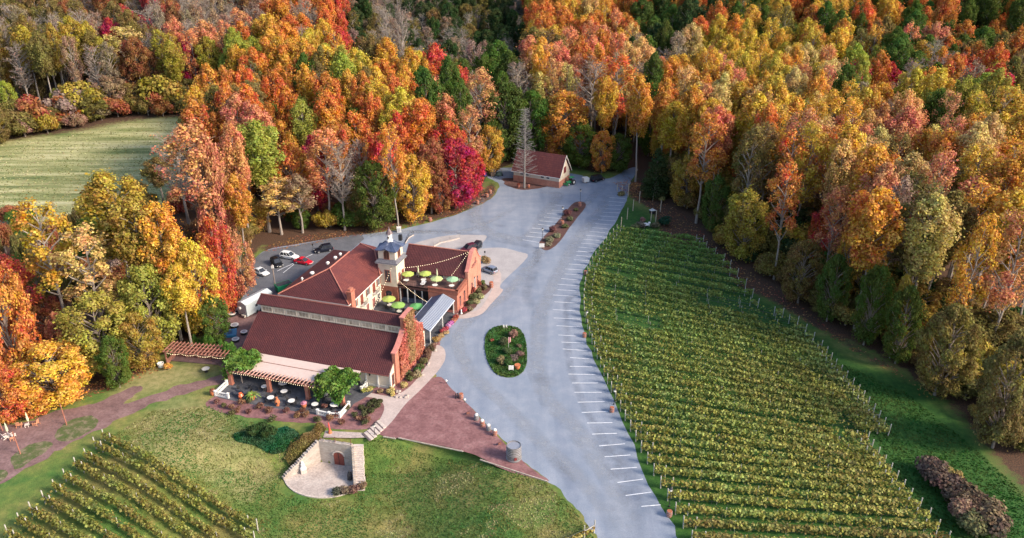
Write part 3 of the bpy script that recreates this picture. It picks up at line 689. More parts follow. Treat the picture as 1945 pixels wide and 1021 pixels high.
def region_s(tr):
    r = region(tr); return {'high on the far hillside': 'on the far hillside', 'in the grove between the grass field and the winery': 'in the left grove', 'at the far edge of the grass field': 'behind the grass field',
        'beside the open grass field': 'beside the grass field', 'in the wood behind the gravel lane': 'behind the gravel lane', 'behind the small shed': 'behind the small shed',
        'in the wood above the top of the vineyard': 'above the vineyard top', 'along the wood edge right of the vineyard': 'right of the vineyard'}[r]
from collections import Counter
def sgn(tr, q):
    if abs(q['py'] - tr['py']) > abs(q['px'] - tr['px']): return 'below' if q['py'] < tr['py'] else 'above'
    return 'right of' if q['px'] < tr['px'] else 'left of'
seen = Counter()
for tr in IND:
    nb = sorted((q for q in IND if q is not tr), key=lambda q: (q['px'] - tr['px']) ** 2 + (q['py'] - tr['py']) ** 2)[:9]
    nb = [q for q in nb if q['h'] != tr['h']] or nb
    base = '%s %s %s' % ({'tulip': 'tall', 'maple': 'broad', 'sparse': 'leggy', 'bare': 'leafless', 'cedar': 'conical', 'shrub': 'bushy'}[tr['k']], HN[tr['h']], 'shrub' if tr['k'] == 'shrub' else 'tree')
    c = [base + ' ' + region_s(tr)] + ['%s %s, %s %s one' % (base, region_s(tr), sgn(tr, q), HN[q['h']]) for q in nb]
    rows_ = ['highest', 'upper', 'middle', 'lower', 'lowest']; ci = int(max(0, min(9, tr['px'] // 195)))
    for q in nb: c.append('%s %s, %s %s one, photo %s' % (base, region_s(tr), sgn(tr, q), HN[q['h']], 'left' if ci < 3 else ('centre' if ci < 6 else 'right')))
    for a_ in nb[:4]:
        for b_ in nb[:4]:
            if a_ is not b_: c.append('%s %s %s and %s %s ones' % (base, sgn(tr, a_), HN[a_['h']], sgn(tr, b_), HN[b_['h']]))
    pick = [q for q in c if not seen[q] and len(q.replace(',', '').split()) <= 16]
    tr['label'] = pick[0] if pick else c[1]
    if not tr['man'] and pick and pick[0] == c[0] and len(pick) > 1: tr['label'] = pick[1]
    seen[tr['label']] += 1
c1 = seen
def put_tree(tr):
    name = {'cedar': 'conifer_tree', 'shrub': 'woodland_shrub', 'bare': 'bare_tree'}.get(tr['k'], 'autumn_tree')
    pr = PROTO[tr['k']][rnd.randrange(len(PROTO[tr['k']]))]; tm, cm, H0, W0 = pr
    e = empty(name, (tr['x'], tr['y'], tr['z'] - .1), rnd.uniform(0, 6.28), tr['label'], 'shrub' if tr['k'] == 'shrub' else 'tree',
              'trees and shrubs of the autumn wood')
    e.rotation_euler[0] = rnd.uniform(-.03, .03); e.rotation_euler[1] = rnd.uniform(-.03, .03)
    sxy = tr['W'] / (2 * W0); e.scale = (sxy, sxy * rnd.uniform(.9, 1.1), tr['H'] / H0)
    a = put('trunk', tm, e); b = put('crown', cm, e); b.color = (*jit_hue(HUE[tr['h']]), 1)
for tr in IND: put_tree(tr)
# the rest of the wood, as one mass: the same kinds of trees on points of their own
def far_wood(rest):
    groups = {}
    for tr in rest: groups.setdefault((tr['k'], rnd.randrange(len(PROTO[tr['k']]))), []).append(tr)
    V = [(tr['x'], tr['y'], tr['z']) for tr in rest]
    me = bpy.data.meshes.new('far_wood'); me.from_pydata([], [], [])
    ng = bpy.data.node_groups.new('far_wood', 'GeometryNodeTree')
    ng.interface.new_socket('Geometry', in_out='OUTPUT', socket_type='NodeSocketGeometry')
    out = ng.nodes.new('NodeGroupOutput'); join = ng.nodes.new('GeometryNodeJoinGeometry'); ng.links.new(join.outputs[0], out.inputs[0])
    pts = [];
    keys = list(groups)
    V, kid, sc_, rot, tint = [], [], [], [], []
    for i, k in enumerate(keys):
        tm, cm, H0, W0 = PROTO[k[0]][k[1]]
        for tr in groups[k]:
            V.append((tr['x'], tr['y'], tr['z'])); kid.append(i); s = tr['W'] / (2 * W0); sc_.append((s, s, tr['H'] / H0)); rot.append((0, 0, rnd.uniform(0, 6.28))); tint.append((*jit_hue(HUE[tr['h']]), 1))
    me.from_pydata(V, [], [])
    def addattr(nm, ty, data, key):
        a = me.attributes.new(nm, ty, 'POINT'); a.data.foreach_set(key, np.array(data, np.int32 if ty == 'INT' else np.float32).ravel())
    addattr('kid', 'INT', kid, 'value'); addattr('scl', 'FLOAT_VECTOR', sc_, 'vector'); addattr('rot', 'FLOAT_VECTOR', rot, 'vector'); addattr('tint', 'FLOAT_COLOR', tint, 'color')
    gin = ng.nodes.new('NodeGroupInput'); ng.interface.new_socket('Geometry', in_out='INPUT', socket_type='NodeSocketGeometry')
    def named(nm, ty):
        n = ng.nodes.new('GeometryNodeInputNamedAttribute'); n.data_type = ty; n.inputs['Name'].default_value = nm; return n.outputs[0]
    for i, k in enumerate(keys):
        tm, cm, H0, W0 = PROTO[k[0]][k[1]]
        sep = ng.nodes.new('GeometryNodeSeparateGeometry'); sep.domain = 'POINT'
        cmp_ = ng.nodes.new('FunctionNodeCompare'); cmp_.data_type = 'INT'; cmp_.operation = 'EQUAL'
        ng.links.new(named('kid', 'INT'), cmp_.inputs[2]); cmp_.inputs[3].default_value = i
        ng.links.new(gin.outputs[0], sep.inputs[0]); ng.links.new(cmp_.outputs[0], sep.inputs[1])
        for mesh, mt in ((tm, None), (cm, LEAFI)):
            ob = [o for o in bpy.data.objects if o.data is mesh]
            if not ob:
                continue
            oi = ng.nodes.new('GeometryNodeObjectInfo'); oi.transform_space = 'ORIGINAL'; oi.inputs[0].default_value = ob[0]; oi.inputs['As Instance'].default_value = False
            src = oi.outputs['Geometry']
            if mt:
                sm = ng.nodes.new('GeometryNodeSetMaterial'); sm.inputs['Material'].default_value = mt; ng.links.new(src, sm.inputs[0]); src = sm.outputs[0]
            ip = ng.nodes.new('GeometryNodeInstanceOnPoints'); ng.links.new(sep.outputs[0], ip.inputs['Points']); ng.links.new(src, ip.inputs['Instance'])
            ng.links.new(named('scl', 'FLOAT_VECTOR'), ip.inputs['Scale'])
            er = ng.nodes.new('FunctionNodeEulerToRotation'); ng.links.new(named('rot', 'FLOAT_VECTOR'), er.inputs[0]); ng.links.new(er.outputs[0], ip.inputs['Rotation'])
            ng.links.new(ip.outputs[0], join.inputs[0])
    me.materials.append(LEAFI); me.materials.append(BARK)
    o = bpy.data.objects.new('far_woodland', me); COL.objects.link(o); mod = o.modifiers.new('wood', 'NODES'); mod.node_group = ng
    tag(o, 'the rest of the autumn wood seen as one mass of crowns behind the nearer trees', 'woodland', kind='stuff')
if REST: far_wood(REST)
print('TREES', len(TREES), 'individual', len(IND), 'rest', len(REST), 'dup labels', sum(v - 1 for v in c1.values() if v > 1))

# ---------------------------------------------------------------- vineyards
WOOD = mat('grey_post', (.44, .41, .36), .85, .2, 4); WIRE = mat('wire', (.10, .10, .10), .6, .1)
VLEAF = leafmat('vine_leaf', 'obj', jit=.7, trans=.3, sat=1.1, brown=.2)
VSOIL = None
def mesh_only(mb, name, m):
    o = mb.build(name, m); me = o.data; bpy.data.objects.remove(o); return me
STEMM = mesh_only(MB().tube((0, 0, -.1), (.05, .03, .5), .04, .03, 5, cap=False).tube((.05, .03, .5), (-.1, 0, .95), .03, .02, 5), 'vine_stem', BARK)
LPM = mesh_only(MB().tube((0, 0, -.1), (0, 0, 1.95), .05, .045, 6), 'line_post', WOOD)
_o = ['', 'first', 'second', 'third', 'fourth', 'fifth', 'sixth', 'seventh', 'eighth', 'ninth', 'tenth', 'eleventh', 'twelfth', 'thirteenth', 'fourteenth', 'fifteenth', 'sixteenth', 'seventeenth', 'eighteenth', 'nineteenth']
def ordw(n):
    if n < 20: return _o[n]
    t_ = {2: 'twent', 3: 'thirt', 4: 'fort', 5: 'fift'}[n // 10]
    return t_ + 'ieth' if n % 10 == 0 else t_ + 'y ' + _o[n % 10]
def vine_row(A, B, hue, label, group, gaps=(), h=1.55, dens=34, posts=7.0, seed=0):
    rng = np.random.default_rng(seed); A = Vector(A); B = Vector(B); d = B - A; L = d.length; u = d.normalized(); nrm = Vector((-u.y, u.x))
    root = empty('vine_row', (A.x, A.y, hz(A.x, A.y)), math.atan2(u.y, u.x), label, 'vine row', group)
    z0 = hz(A.x, A.y)
    def gz(s): return hz(A.x + u.x * s, A.y + u.y * s) - z0
    n = int(L * dens); s = rng.random(n) * L
    dn = np.array([noise.noise(Vector((A.x + u.x * q, A.y + u.y * q, 0)) * .35) for q in s]); keep = dn * .9 + rng.random(n) > .12
    dn2 = np.array([noise.noise(Vector(((A.x + u.x * q) * .045 + 7, (A.y + u.y * q) * .045, 3))) for q in s])
    keep &= (dn2 > -.7) | (rng.random(n) > .8)
    for g0, g1 in gaps: keep &= ~((s > g0 * L) & (s < g1 * L) & (rng.random(n) > .07))
    s = s[keep]; n = len(s); hh = .5 + (h - .4) * rng.random(n) ** .7 + .3 * dn[keep]
    wv = rng.normal(size=n) * (.13 + .16 * (hh > 1))
    zg = np.interp(s, np.linspace(0, L, 30), [gz(q) for q in np.linspace(0, L, 30)])
    C = np.stack([s, wv, hh + zg], -1)
    nv = np.stack([np.zeros(n), np.sign(wv) * .8, np.full(n, .5)], -1)
    me = quads_mesh('foliage', C, .20 + .22 * rng.random(n), rng, .2, nv); f = put('foliage', me, root, VLEAF); f.color = (*hue, 1)
    for q in np.linspace(1.5, L - 1.5, max(2, min(90, int(L / 2.4)))): o = put('vine_stem', STEMM, root); o.location = (q, 0, gz(q)); o.rotation_euler = (0, 0, q)
    wm = MB(); k = 8
    for i in range(k):
        for zz in (.5, 1.0, 1.5): wm.tube((L * i / k, 0, gz(L * i / k) + zz), (L * (i + 1) / k, 0, gz(L * (i + 1) / k) + zz), .018 if zz > .6 else .04, n=3, cap=False)
    wm.build('wire', WIRE, root)
    for q, sg in ((0, 1), (L, -1)):
        e = MB(); e.tube((q, 0, gz(q) - .2), (q - .1 * sg, 0, gz(q) + 2.3), .095, .085, 7); q2 = q + 1.7 * sg
        e.tube((q2, 0, gz(q2) - .2), (q2, 0, gz(q2) + 2.2), .085, .08, 6); e.tube((q - .05 * sg, 0, gz(q) + 1.35), (q2, 0, gz(q2) + 1.2), .06, n=5)
        e.build('end_post', WOOD, root)
    q = posts
    while q < L - 3: o = put('line_post', LPM, root); o.location = (q, 0, gz(q)); q += posts
    return root
LY = [(441, 1172), (455, 1160), (480, 1140), (500, 1127), (520, 1117), (545, 1112), (570, 1109), (600, 1110), (640, 1120), (680, 1134), (720, 1150), (760, 1168), (800, 1188), (850, 1213), (900, 1240), (944, 1264), (1000, 1296), (1060, 1330)]
RY = [(470, 1335), (500, 1378), (540, 1412), (570, 1432), (599, 1446), (604, 1500), (640, 1535), (671, 1564), (700, 1584), (737, 1617), (786, 1656), (837, 1694), (842, 1642), (870, 1664), (898, 1686), (947, 1723), (980, 1755), (1013, 1780), (1050, 1812), (1100, 1850)]
PAIR = [(441, 462), (480, 520), (520, 598), (560, 660), (600, 700), (650, 748), (700, 790), (800, 872), (870, 925), (944, 982), (1000, 1030), (1060, 1085)]
lw = [Vector(at(np.interp(yv, [a for a, b in LY], [b for a, b in LY]), yv)) for yv in np.arange(441, 1062, 2.0)]
ly = list(np.arange(441, 1062, 2.0)); acc = 0; last = lw[0]; i = 0; VL = [ly[0]]
for k in range(1, len(lw)):
    a = last.y - lw[k].y
    if a >= 2.62: VL.append(ly[k]); last = lw[k]
nrow = len(VL)
for i, yl in enumerate(VL):
    xl = np.interp(yl, [a for a, b in LY], [b for a, b in LY]); yr = np.interp(yl, [a for a, b in PAIR], [b for a, b in PAIR]); xr = np.interp(yr, [a for a, b in RY], [b for a, b in RY])
    A, B = at(xl, yl), at(xr, yr)
    gaps = []
    if 515 < yl < 540: gaps = [(.55, .97)]
    elif 505 < yl <= 515 or 540 < yl < 552: gaps = [(.1, .3), (.8, .95)]
    elif 585 < yl < 605: gaps = [(.14, .34)]
    elif 700 < yl < 712: gaps = [(.3, .36), (.6, .68)]
    f = i / (nrow - 1)
    hue = (.165 + .17 * min(1, f * 1.3) + rnd.uniform(-.02, .02), .275 + .06 * f, .05 + .015 * f)
    if yl > 985: hue = (.28, .24, .06)
    lab = '%s vine row, %s from the top of the large vineyard' % ('dark green' if f < .25 else ('yellow green' if yl < 985 else 'yellowing'), ordw(i + 1))
    vine_row(A, B, hue, lab, 'vine rows of the large vineyard', gaps, seed=i, h=1.75, dens=72 if f > .5 else 60)
LR = [(200, 837), (183, 852), (166, 874), (147, 891), (126.6, 913.5), (107, 934), (86, 955), (62.5, 977), (41, 998), (18, 1021), (-8, 1046)]
U1 = Vector(at(450, 988)) - Vector(at(200, 837)); U1n = U1.normalized()
for i, pxy in enumerate(LR):
    A = Vector(at(*pxy)); L = (Vector(at(485, 1012)) - Vector(at(*LR[0]))).length if i == 0 else 34
    B = A + U1n * L
    while proj(B.x, B.y, hz(B.x, B.y))[1] > 1065: B = B - U1n * .5
    if (B - A).length < 2.5: B = A + U1n * 3
    lab = 'narrow vine row, %s down from the lawn in the small lower left vineyard' % ordw(i + 1)
    vine_row(A, B, (.30, .27, .05), lab, 'vine rows of the small lower left vineyard', h=1.65, dens=74, seed=90 + i)
vine_row(at(1128, 1012), at(1000, 1075), (.30, .25, .05), 'short vine row cut by the bottom edge beside the road', 'vine rows of the small lower left vineyard' if 0 else 'vine row by the road', h=1.2, seed=77)
# ---------------------------------------------------------------- winery buildings, in a frame (u along the front, v back) turned 17 degrees
ANG = R(17); OX, OY = at0(746, 740)
cA, sA = math.cos(ANG), math.sin(ANG)
def U(u, v): return OX + u * cA + v * sA, OY - u * sA + v * cA
CREAM = mat('cream_render', (.62, .53, .42), .85, .10, 1.2, bmp=.1)
WHITE = mat('white_paint', (.74, .72, .68), .6, .06, 2)
BRICK = mat_brick('salmon_brick', (.44, .135, .085), (.52, .19, .12), (.45, .27, .21), 2.2)
BRICKD = mat_brick('deep_brick', (.30, .085, .05), (.36, .12, .07), (.32, .2, .16), 2.2)
COPE = mat('pink_coping', (.56, .21, .17), .8, .12, 2)
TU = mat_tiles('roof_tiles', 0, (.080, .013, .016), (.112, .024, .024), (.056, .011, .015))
TV_LIT = mat_tiles('roof_tiles_side_lit', 1, (.155, .032, .027), (.20, .050, .038), (.095, .021, .023))  # same clay tiles in brighter red: sunlight on the right slope put into colour
TUD = mat_tiles('roof_tiles_shed', 0, (.10, .018, .021), (.14, .034, .03), (.075, .016, .02))
GLASS = mat('window_glass', (.035, .04, .05), .12, .3, .8)
TIMBER = mat('red_timber', (.34, .13, .09), .8, .25, 3)
DOORM = mat('door_red', (.22, .05, .035), .6, .2, 3)
METALB = mat('blue_metal_roof', (.075, .10, .175), .45, .2, 1.5, metal=.2)
METALR = mat('light_rib', (.55, .60, .68), .45, .1, 2)
DARK = mat('black_metal', (.025, .025, .028), .5, .3, 3)
STONE = mat('cast_stone', (.55, .52, .47), .8, .1, 3)
def root(name, u, v, label, cat, group=None, z=0):
    x, y = U(u, v); e = empty(name, (x, y, z), -ANG, label, cat, group); e['bu'] = u; e['bv'] = v; return e
def bld(mb, name, mats, r, parent=None, off=None):
    o = mb.build(name, mats, parent or r)
    bu, bv = (r['bu'], r['bv']); o.data.transform(Matrix.Translation((-bu, -bv, -r.location.z))); return o
def window(r, parent, c, ax, w, h, kind='window', arch=False, framem=None, pane=None, fd=.09, mull=1):
    """c = sill centre on the wall face, ax = unit (u,v) along the wall; the face looks to the right-hand side (ax x z)"""
    framem = framem or WHITE; pane = pane or GLASS
    a = Vector((ax[0], ax[1], 0)); n = Vector((ax[1], -ax[0], 0)); z = Vector((0, 0, 1)); C = Vector(c)
    rz = math.atan2(ax[1], ax[0])
    f = MB(); b = .10
    hh = h
    f.box(C - a * (w / 2) + z * (h / 2), (b, fd * 2, h + b), rz); f.box(C + a * (w / 2) + z * (h / 2), (b, fd * 2, h + b), rz)
    f.box(C - z * 0.02, (w + .25, fd * 2.8, .08), rz); 
    if not arch: f.box(C + z * h, (w + .1, fd * 2.1, b), rz)
    for i in range(mull): f.box(C + a * (w * ((i + 1) / (mull + 1) - .5)) + z * (h / 2), (.05, fd * 1.7, h), rz)
    o = bld(f, kind, framem, r, parent)
    g = MB()
    if arch:
        pts = [C - a * w / 2, C + a * w / 2] + [C + z * h + a * (w / 2 * math.cos(t)) + z * (w / 2 * math.sin(t)) for t in np.linspace(0, math.pi, 9)]
        g.extr([p - n * .05 for p in pts], n * .11)
    else: g.box(C + z * (h / 2), (w - .05, fd * 1.2, h - .04), rz)
    bld(g, 'pane', pane, r, o); return o

# ---- front hall
H = root('winery_hall', -15, 7.75, 'long maroon tiled hall with raised clerestory and ivy covered brick gable', 'building')
b = MB(); b.extr([(-29.7, 0, -.2), (-29.7, 15.5, -.2), (-29.7, 15.5, 3.55), (-29.7, 9.3, 7.6), (-29.7, 9.3, 9.62), (-29.7, 7.75, 10.55), (-29.7, 6.2, 9.62), (-29.7, 6.2, 7.6), (-29.7, 0, 3.55)], (29.5, 0, 0))
bld(b, 'wall', CREAM, H)
def slope(mb, u0, u1, v0, z0, v1, z1, th=.16, mi=0):
    mb.slab([(u0, v0, z0), (u1, v0, z0), (u1, v1, z1), (u0, v1, z1)], th, mi)
b = MB(); slope(b, -30.3, -.2, -.75, 3.42, 6.18, 8.05); slope(b, -30.3, -.2, 16.25, 3.42, 9.32, 8.05)
rf = bld(b, 'roof', TU, H)
b = MB(); slope(b, -30.4, -.47, 5.92, 9.78, 7.75, 10.95); slope(b, -30.4, -.47, 9.58, 9.78, 7.75, 10.95)
bld(b, 'clerestory_roof', TU, H)
b = MB(); b.tube((-30.4, 7.75, 11.0), (-.47, 7.75, 11.0), .13, n=8); b.box((-15.2, -.8, 3.3), (30, .1, .16)); bld(b, 'ridge_cap', mat('ridge_tile', (.24, .085, .07), .8, .2, 3), H)
for i in range(11):
    uc = -28.3 + i * 2.62
    window(H, H, (uc, 6.2, 8.32), (1, 0), 2.05, .98, 'clerestory_window', framem=TIMBER if 0 else mat('taupe_frame', (.62, .54, .46), .6, .1, 3), mull=2, pane=mat('clerestory_glass', (.36, .30, .24), .3, .5, .6))
prof = [(1.5, -.2), (1.5, 6.5), (2.4, 6.75), (3.6, 7.3), (4.9, 8.2), (5.75, 9.1), (5.75, 11.5), (9.75, 11.5), (9.75, 9.1), (10.6, 8.3), (11.3, 8.0), (12.2, 7.0), (13.9, 6.2), (13.9, -.2)]
b = MB(); b.extr([(-.45, v, z) for v, z in prof], (.62, 0, 0)); bld(b, 'brick_gable', BRICK, H)
b = MB()
for (v0, z0), (v1, z1) in zip(prof[1:-1], prof[2:]):
    if abs(v1 - v0) < .01: continue
    b.extr([(-.62, v0 - .03, z0), (-.62, v1 + .03, z1), (-.62, v1 + .03, z1 + .22), (-.62, v0 - .03, z0 + .22)], (.96, 0, 0))
bld(b, 'coping', COPE, H)
for px_ in (-5.05, -2.75, -.28): 
    b = MB(); b.box((px_, -.06, 1.7), (.28, .2, 3.4)); bld(b, 'pilaster', WHITE, H)
b = MB(); b.box((-2.7, -.04, .35), (5.1, .12, .5)); bld(b, 'plinth', STONE, H)
window(H, H, (-.2, .75, .7), (0, 1), .8, 2.1, 'side_window', framem=TIMBER, fd=.1)
window(H, H, (-.2, 14.7, .7), (0, 1), .7, 2.1, 'side_window', framem=WHITE, fd=.1)
b = MB(); b.box((-4.2, -.3, 2.6), (.2, .25, .35)); bld(b, 'wall_lamp', DARK, H)
for k in range(5): window(H, H, (-26 + k * 4.6, 0, .1), (1, 0), 2.2, 2.5, 'patio_door', framem=DARK, mull=3)
# pale canopy over the inner edge of the patio
cn = root('patio_canopy', -17, -2.5, 'pale fabric patio canopy stretched from the hall eave to the pergola beams', 'canopy')
b = MB(); b.slab([(-29.6, -.8, 3.42), (-5.6, -.8, 3.42), (-5.6, -2.9, 3.2), (-29.6, -2.9, 3.2)], .07); b.slab([(-25.2, -2.98, 3.17), (-9.0, -2.98, 3.17), (-9.0, -5.9, 2.99), (-26.2, -5.9, 2.99)], .07)
bld(b, 'fabric', mat('canopy_fabric', (.60, .47, .42), .9, .06, 1.5), cn)
b = MB()
for q in (-25.3, -17.2, -9): b.box((q, -3.0, 3.1), (.08, 4.3, .1), rx=.085)
b.box((-17.5, -2.93, 3.23), (24, .06, .06)); bld(b, 'frame', TIMBER, cn)
# patio pergola on brick piers
pg = root('patio_pergola', -17, -6, 'timber patio pergola on brick piers in front of the long hall', 'pergola')
b = MB(); b.box((-17.3, -6.9, 2.95), (23.5, .16, .28)); b.box((-17.3, -5.75, 2.8), (23.5, .12, .18)); bld(b, 'beam', TIMBER, pg)
rb = MB(); rb.box((-28.8, -6.45, 3.17), (.12, 1.9, .16)); r0 = bld(rb, 'rafter', mat('faded_rafter', (.50, .30, .25), .8, .15, 3), pg)
for k in range(1, 33):
    c_ = r0.copy(); COL.objects.link(c_); c_.location.x += k * .72
for q in (-28.6, -20.7, -13.0, -6.2):
    b = MB(); b.box((q, -6.9, 1.35), (.62, .62, 2.9)); b.box((q, -6.9, .12), (.78, .78, .3)); b.box((q, -6.9, 2.72), (.78, .78, .14)); bld(b, 'brick_pier', BRICK, pg)
# patio floor
FLAG = soil_mat('dark_flagstone', [(.3, (.035, .04, .05)), (.5, (.075, .08, .095)), (.7, (.13, .13, .145))], .5, 2.2, .6)
def usheet(name, pts, z, m, jit=.1, k=4, smooth=True): return sheet(name, [U(*p) for p in pts], z, m, jit, k, smooth, world=True)
usheet('patio_paving', [(-30.5, .2), (-30.5, -6), (-29.6, -10.7), (-24, -11.3), (-16, -11.0), (-10, -10.8), (-5.2, -10.2), (-4.6, -6), (-5, .2)], .055, FLAG, .05, 3)
usheet('courtyard_paving', [(-17, 15), (-17, 32), (1, 32), (0, 15)], .05, FLAG, 0, 1, False)
# ---- main two-storey block with hipped roof
M_ = root('main_house', -24.5, 27, 'two storey cream house with a big maroon hipped tile roof and a brick chimney', 'building')
b = MB(); b.box((-24.5, 27.8, 3.15), (15, 22.4, 6.5)); b.box((-20, 40, 3), (10, 7, 6.2)); bld(b, 'wall', CREAM, M_)
def hip(mb, u0, u1, v0, v1, ze, zr, ra, rb_, th=.2):
    """hipped roof; ridge from ra to rb_; material 0 for front/back faces, 1 for the sides"""
    e = [Vector((u0, v0, ze)), Vector((u1, v0, ze)), Vector((u1, v1, ze)), Vector((u0, v1, ze))]; A_, B_ = Vector((*ra, zr)), Vector((*rb_, zr))
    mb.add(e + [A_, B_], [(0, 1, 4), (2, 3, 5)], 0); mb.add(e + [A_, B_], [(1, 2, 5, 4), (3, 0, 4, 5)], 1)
    lo = [p - Vector((0, 0, th)) for p in e]; mb.add(e + lo, [(i, (i + 1) % 4, 4 + (i + 1) % 4, 4 + i) for i in range(4)], 2); mb.add(lo, [(3, 2, 1, 0)], 2)
b = MB(); hip(b, -32.6, -16.4, 16.0, 39.6, 6.45, 10.1, (-24.4, 23.4), (-24.4, 32.2)); bld(b, 'roof', [TU, TV_LIT, WHITE], M_)
b = MB(); b.add([(-24.4, 30.5, 10.02), (-24.4, 37.5, 10.02), (-19.6, 34.6, 10.02), (-16.35, 30.0, 6.52), (-16.3, 39.6, 6.52), (-24.4, 43.8, 6.5)], [(0, 3, 2), (0, 2, 1), (2, 3, 4), (1, 2, 4, 5)]); bld(b, 'cross_hip_roof', TV_LIT, M_)
b = MB(); b.tube((-24.4, 23.4, 10.15), (-24.4, 32.2, 10.15), .15, n=6); b.tube((-24.4, 23.4, 10.15), (-16.5, 16.1, 6.55), .14, n=6); b.tube((-24.4, 23.4, 10.15), (-32.5, 16.1, 6.55), .14, n=6); b.tube((-19.6, 34.6, 10.08), (-16.3, 30.0, 6.6), .14, n=6); b.tube((-24.4, 37.2, 10.08), (-19.6, 34.6, 10.08), .14, n=6)
bld(b, 'ridge_cap', mat('ridge_tile_red', (.40, .15, .11), .8, .2, 3), M_)
b = MB(); b.box((-16.7, 17.6, 4.3), (1.0, 1.5, 9.0)); b.box((-16.7, 17.6, 8.85), (1.25, 1.75, .25)); b.box((-16.7, 17.6, 9.2), (.7, 1.2, .5)); bld(b, 'chimney', BRICK, M_)
for i, (uu, vv, rr) in enumerate([(-28.4, 23.0, .5), (-29.6, 20.9, .25), (-27.0, 27.2, .42), (-26.6, 29.8, .42), (-26.3, 31.5, .35)]):
    zz = 6.45 + (uu + 32.6) * .445; b = MB(); b.lathe((uu, vv, zz - .3), [(rr * .6, 0), (rr * .6, .6), (rr, .62), (rr * .9, .85), (rr * .3, 1.0)], 10); bld(b, 'roof_vent', WHITE, M_)
SH = mat('brown_shutter', (.20, .07, .055), .7, .2, 3)
for vv in (19.6, 22.4, 25.2, 28.0, 30.2):
    tall = vv in (22.4, 28.0)
    w_ = window(M_, M_, (-17, vv, 3.5 if tall else 4.1), (0, 1), 1.0, 2.3 if tall else 1.6, 'balcony_door' if tall else 'window', framem=SH if tall else WHITE, pane=DOORM if tall else GLASS)
    if not tall:
        for sg in (-.72, .72):
            b = MB(); b.box((-16.93, vv + sg, 4.9), (.08, .4, 1.6)); bld(b, 'shutter', SH, M_)
    else:
        b = MB(); b.box((-16.5, vv, 3.4), (1.0, 1.9, .14)); bl = bld(b, 'balcony', STONE, M_)
        b = MB()
        for q in np.linspace(-.9, .9, 9): b.tube((-16.05, vv + q, 3.45), (-16.05, vv + q, 4.35), .025, n=4)
        b.box((-16.05, vv, 4.38), (.06, 1.9, .06)); b.box((-16.5, vv - .93, 4.38), (.9, .06, .06)); b.box((-16.5, vv + .93, 4.38), (.9, .06, .06)); bld(b, 'railing', DARK, M_, bl)
b = MB(); b.box((-16.95, 24.5, 3.2), (.16, 14.5, .14)); bld(b, 'string_course', STONE, M_)
for vv, w_, dr in ((19.4, 1.0, 0), (21.8, 1.2, 0), (24.6, 1.2, 1), (27.4, 1.3, 1), (29.8, 1.2, 0)):
    window(M_, M_, (-17, vv, .15 if dr else .8), (0, 1), w_, 2.3 if dr else 1.5, 'door' if dr else 'window', framem=WHITE, pane=DOORM if dr else GLASS)
for uu in (-30, -27, -24, -21): window(M_, M_, (uu, 16.6, 4.0), (1, 0), 1.0, 1.4, 'window')
# ---- bell tower
T_ = root('bell_tower', -15.2, 33.4, 'square cream bell tower with a dark blue metal roof and a white cupola', 'tower')
b = MB(); b.box((-15.2, 33.4, 1.75), (4.3, 4.3, 3.7)); bld(b, 'brick_base', BRICKD, T_)
b = MB(); b.box((-15.2, 33.4, 6.55), (4.2, 4.2, 5.9)); b.box((-15.2, 33.4, 10.6), (3.9, 3.9, 3.4)); bld(b, 'wall', CREAM, T_)
b = MB()
for i in range(4):
    a0 = R(45 + 90 * i); a1 = R(135 + 90 * i); r0_, r1_ = 2.6 * 1.414, 1.9 * 1.414
    P = [(-15.2 + r * math.cos(a), 33.4 + r * math.sin(a), z) for r, a, z in ((r0_, a0, 9.2), (r0_, a1, 9.2), (r1_, a1, 9.95), (r1_, a0, 9.95))]
    b.slab(P, .12)
b.box((-15.2, 33.4, 9.1), (5.3, 5.3, .1)); bld(b, 'skirt_roof', mat('grey_slate', (.14, .135, .15), .6, .35, 3, bmp=.4), T_)
b = MB(); b.box((-15.2, 33.4, 8.95), (5.0, 5.0, .2)); bld(b, 'cornice', WHITE, T_)
b = MB(); n_ = 16; c0_ = Vector((-15.2, 33.4, 0)); rim = []; mid = []
for i in range(32):
    a = 2 * math.pi * i / 32; ca_, sa_ = math.cos(a), math.sin(a); k = 2.45 / max(abs(ca_), abs(sa_)); dd = min(abs(abs(ca_) - 0), abs(abs(sa_) - 0))
    z = 12.0 + .5 * math.exp(-(dd / .22) ** 2); rim.append(c0_ + Vector((ca_ * k, sa_ * k, z))); mid.append(c0_ + Vector((ca_ * k * .5, sa_ * k * .5, 12.75)))
top_ = [c0_ + Vector((p.x - c0_.x, p.y - c0_.y, 0)) * .25 + Vector((0, 0, 15.0)) for p in rim]
top_ = [Vector((c0_.x + (p.x - c0_.x) * .22, c0_.y + (p.y - c0_.y) * .22, 13.4)) for p in rim]
lo_ = [p - Vector((0, 0, .14)) for p in rim]
V_ = rim + mid + top_ + lo_; fs = []
for i in range(32):
    j = (i + 1) % 32; fs += [(i, j, 32 + j, 32 + i), (32 + i, 32 + j, 64 + j, 64 + i), (i, 96 + i, 96 + j, j)]
fs += [tuple(range(64, 96)), tuple(range(127, 95, -1))]; b.add(V_, fs); rfm = bld(b, 'roof', METALB, T_)
b = MB()
for i in range(0, 32, 1): b.tube(rim[i] + Vector((0, 0, .03)), mid[i] + Vector((0, 0, .03)), .035, n=4); b.tube(mid[i] + Vector((0, 0, .03)), top_[i] + Vector((0, 0, .03)), .035, n=4)
bld(b, 'roof_seam', METALB, T_, rfm)
b = MB(); b.lathe((-15.2, 33.4, 13.2), [(.75, 0), (.75, .4), (.6, .45), (.6, 1.7), (.72, 1.75), (.72, 1.85)], 8); cu = bld(b, 'cupola', WHITE, T_)
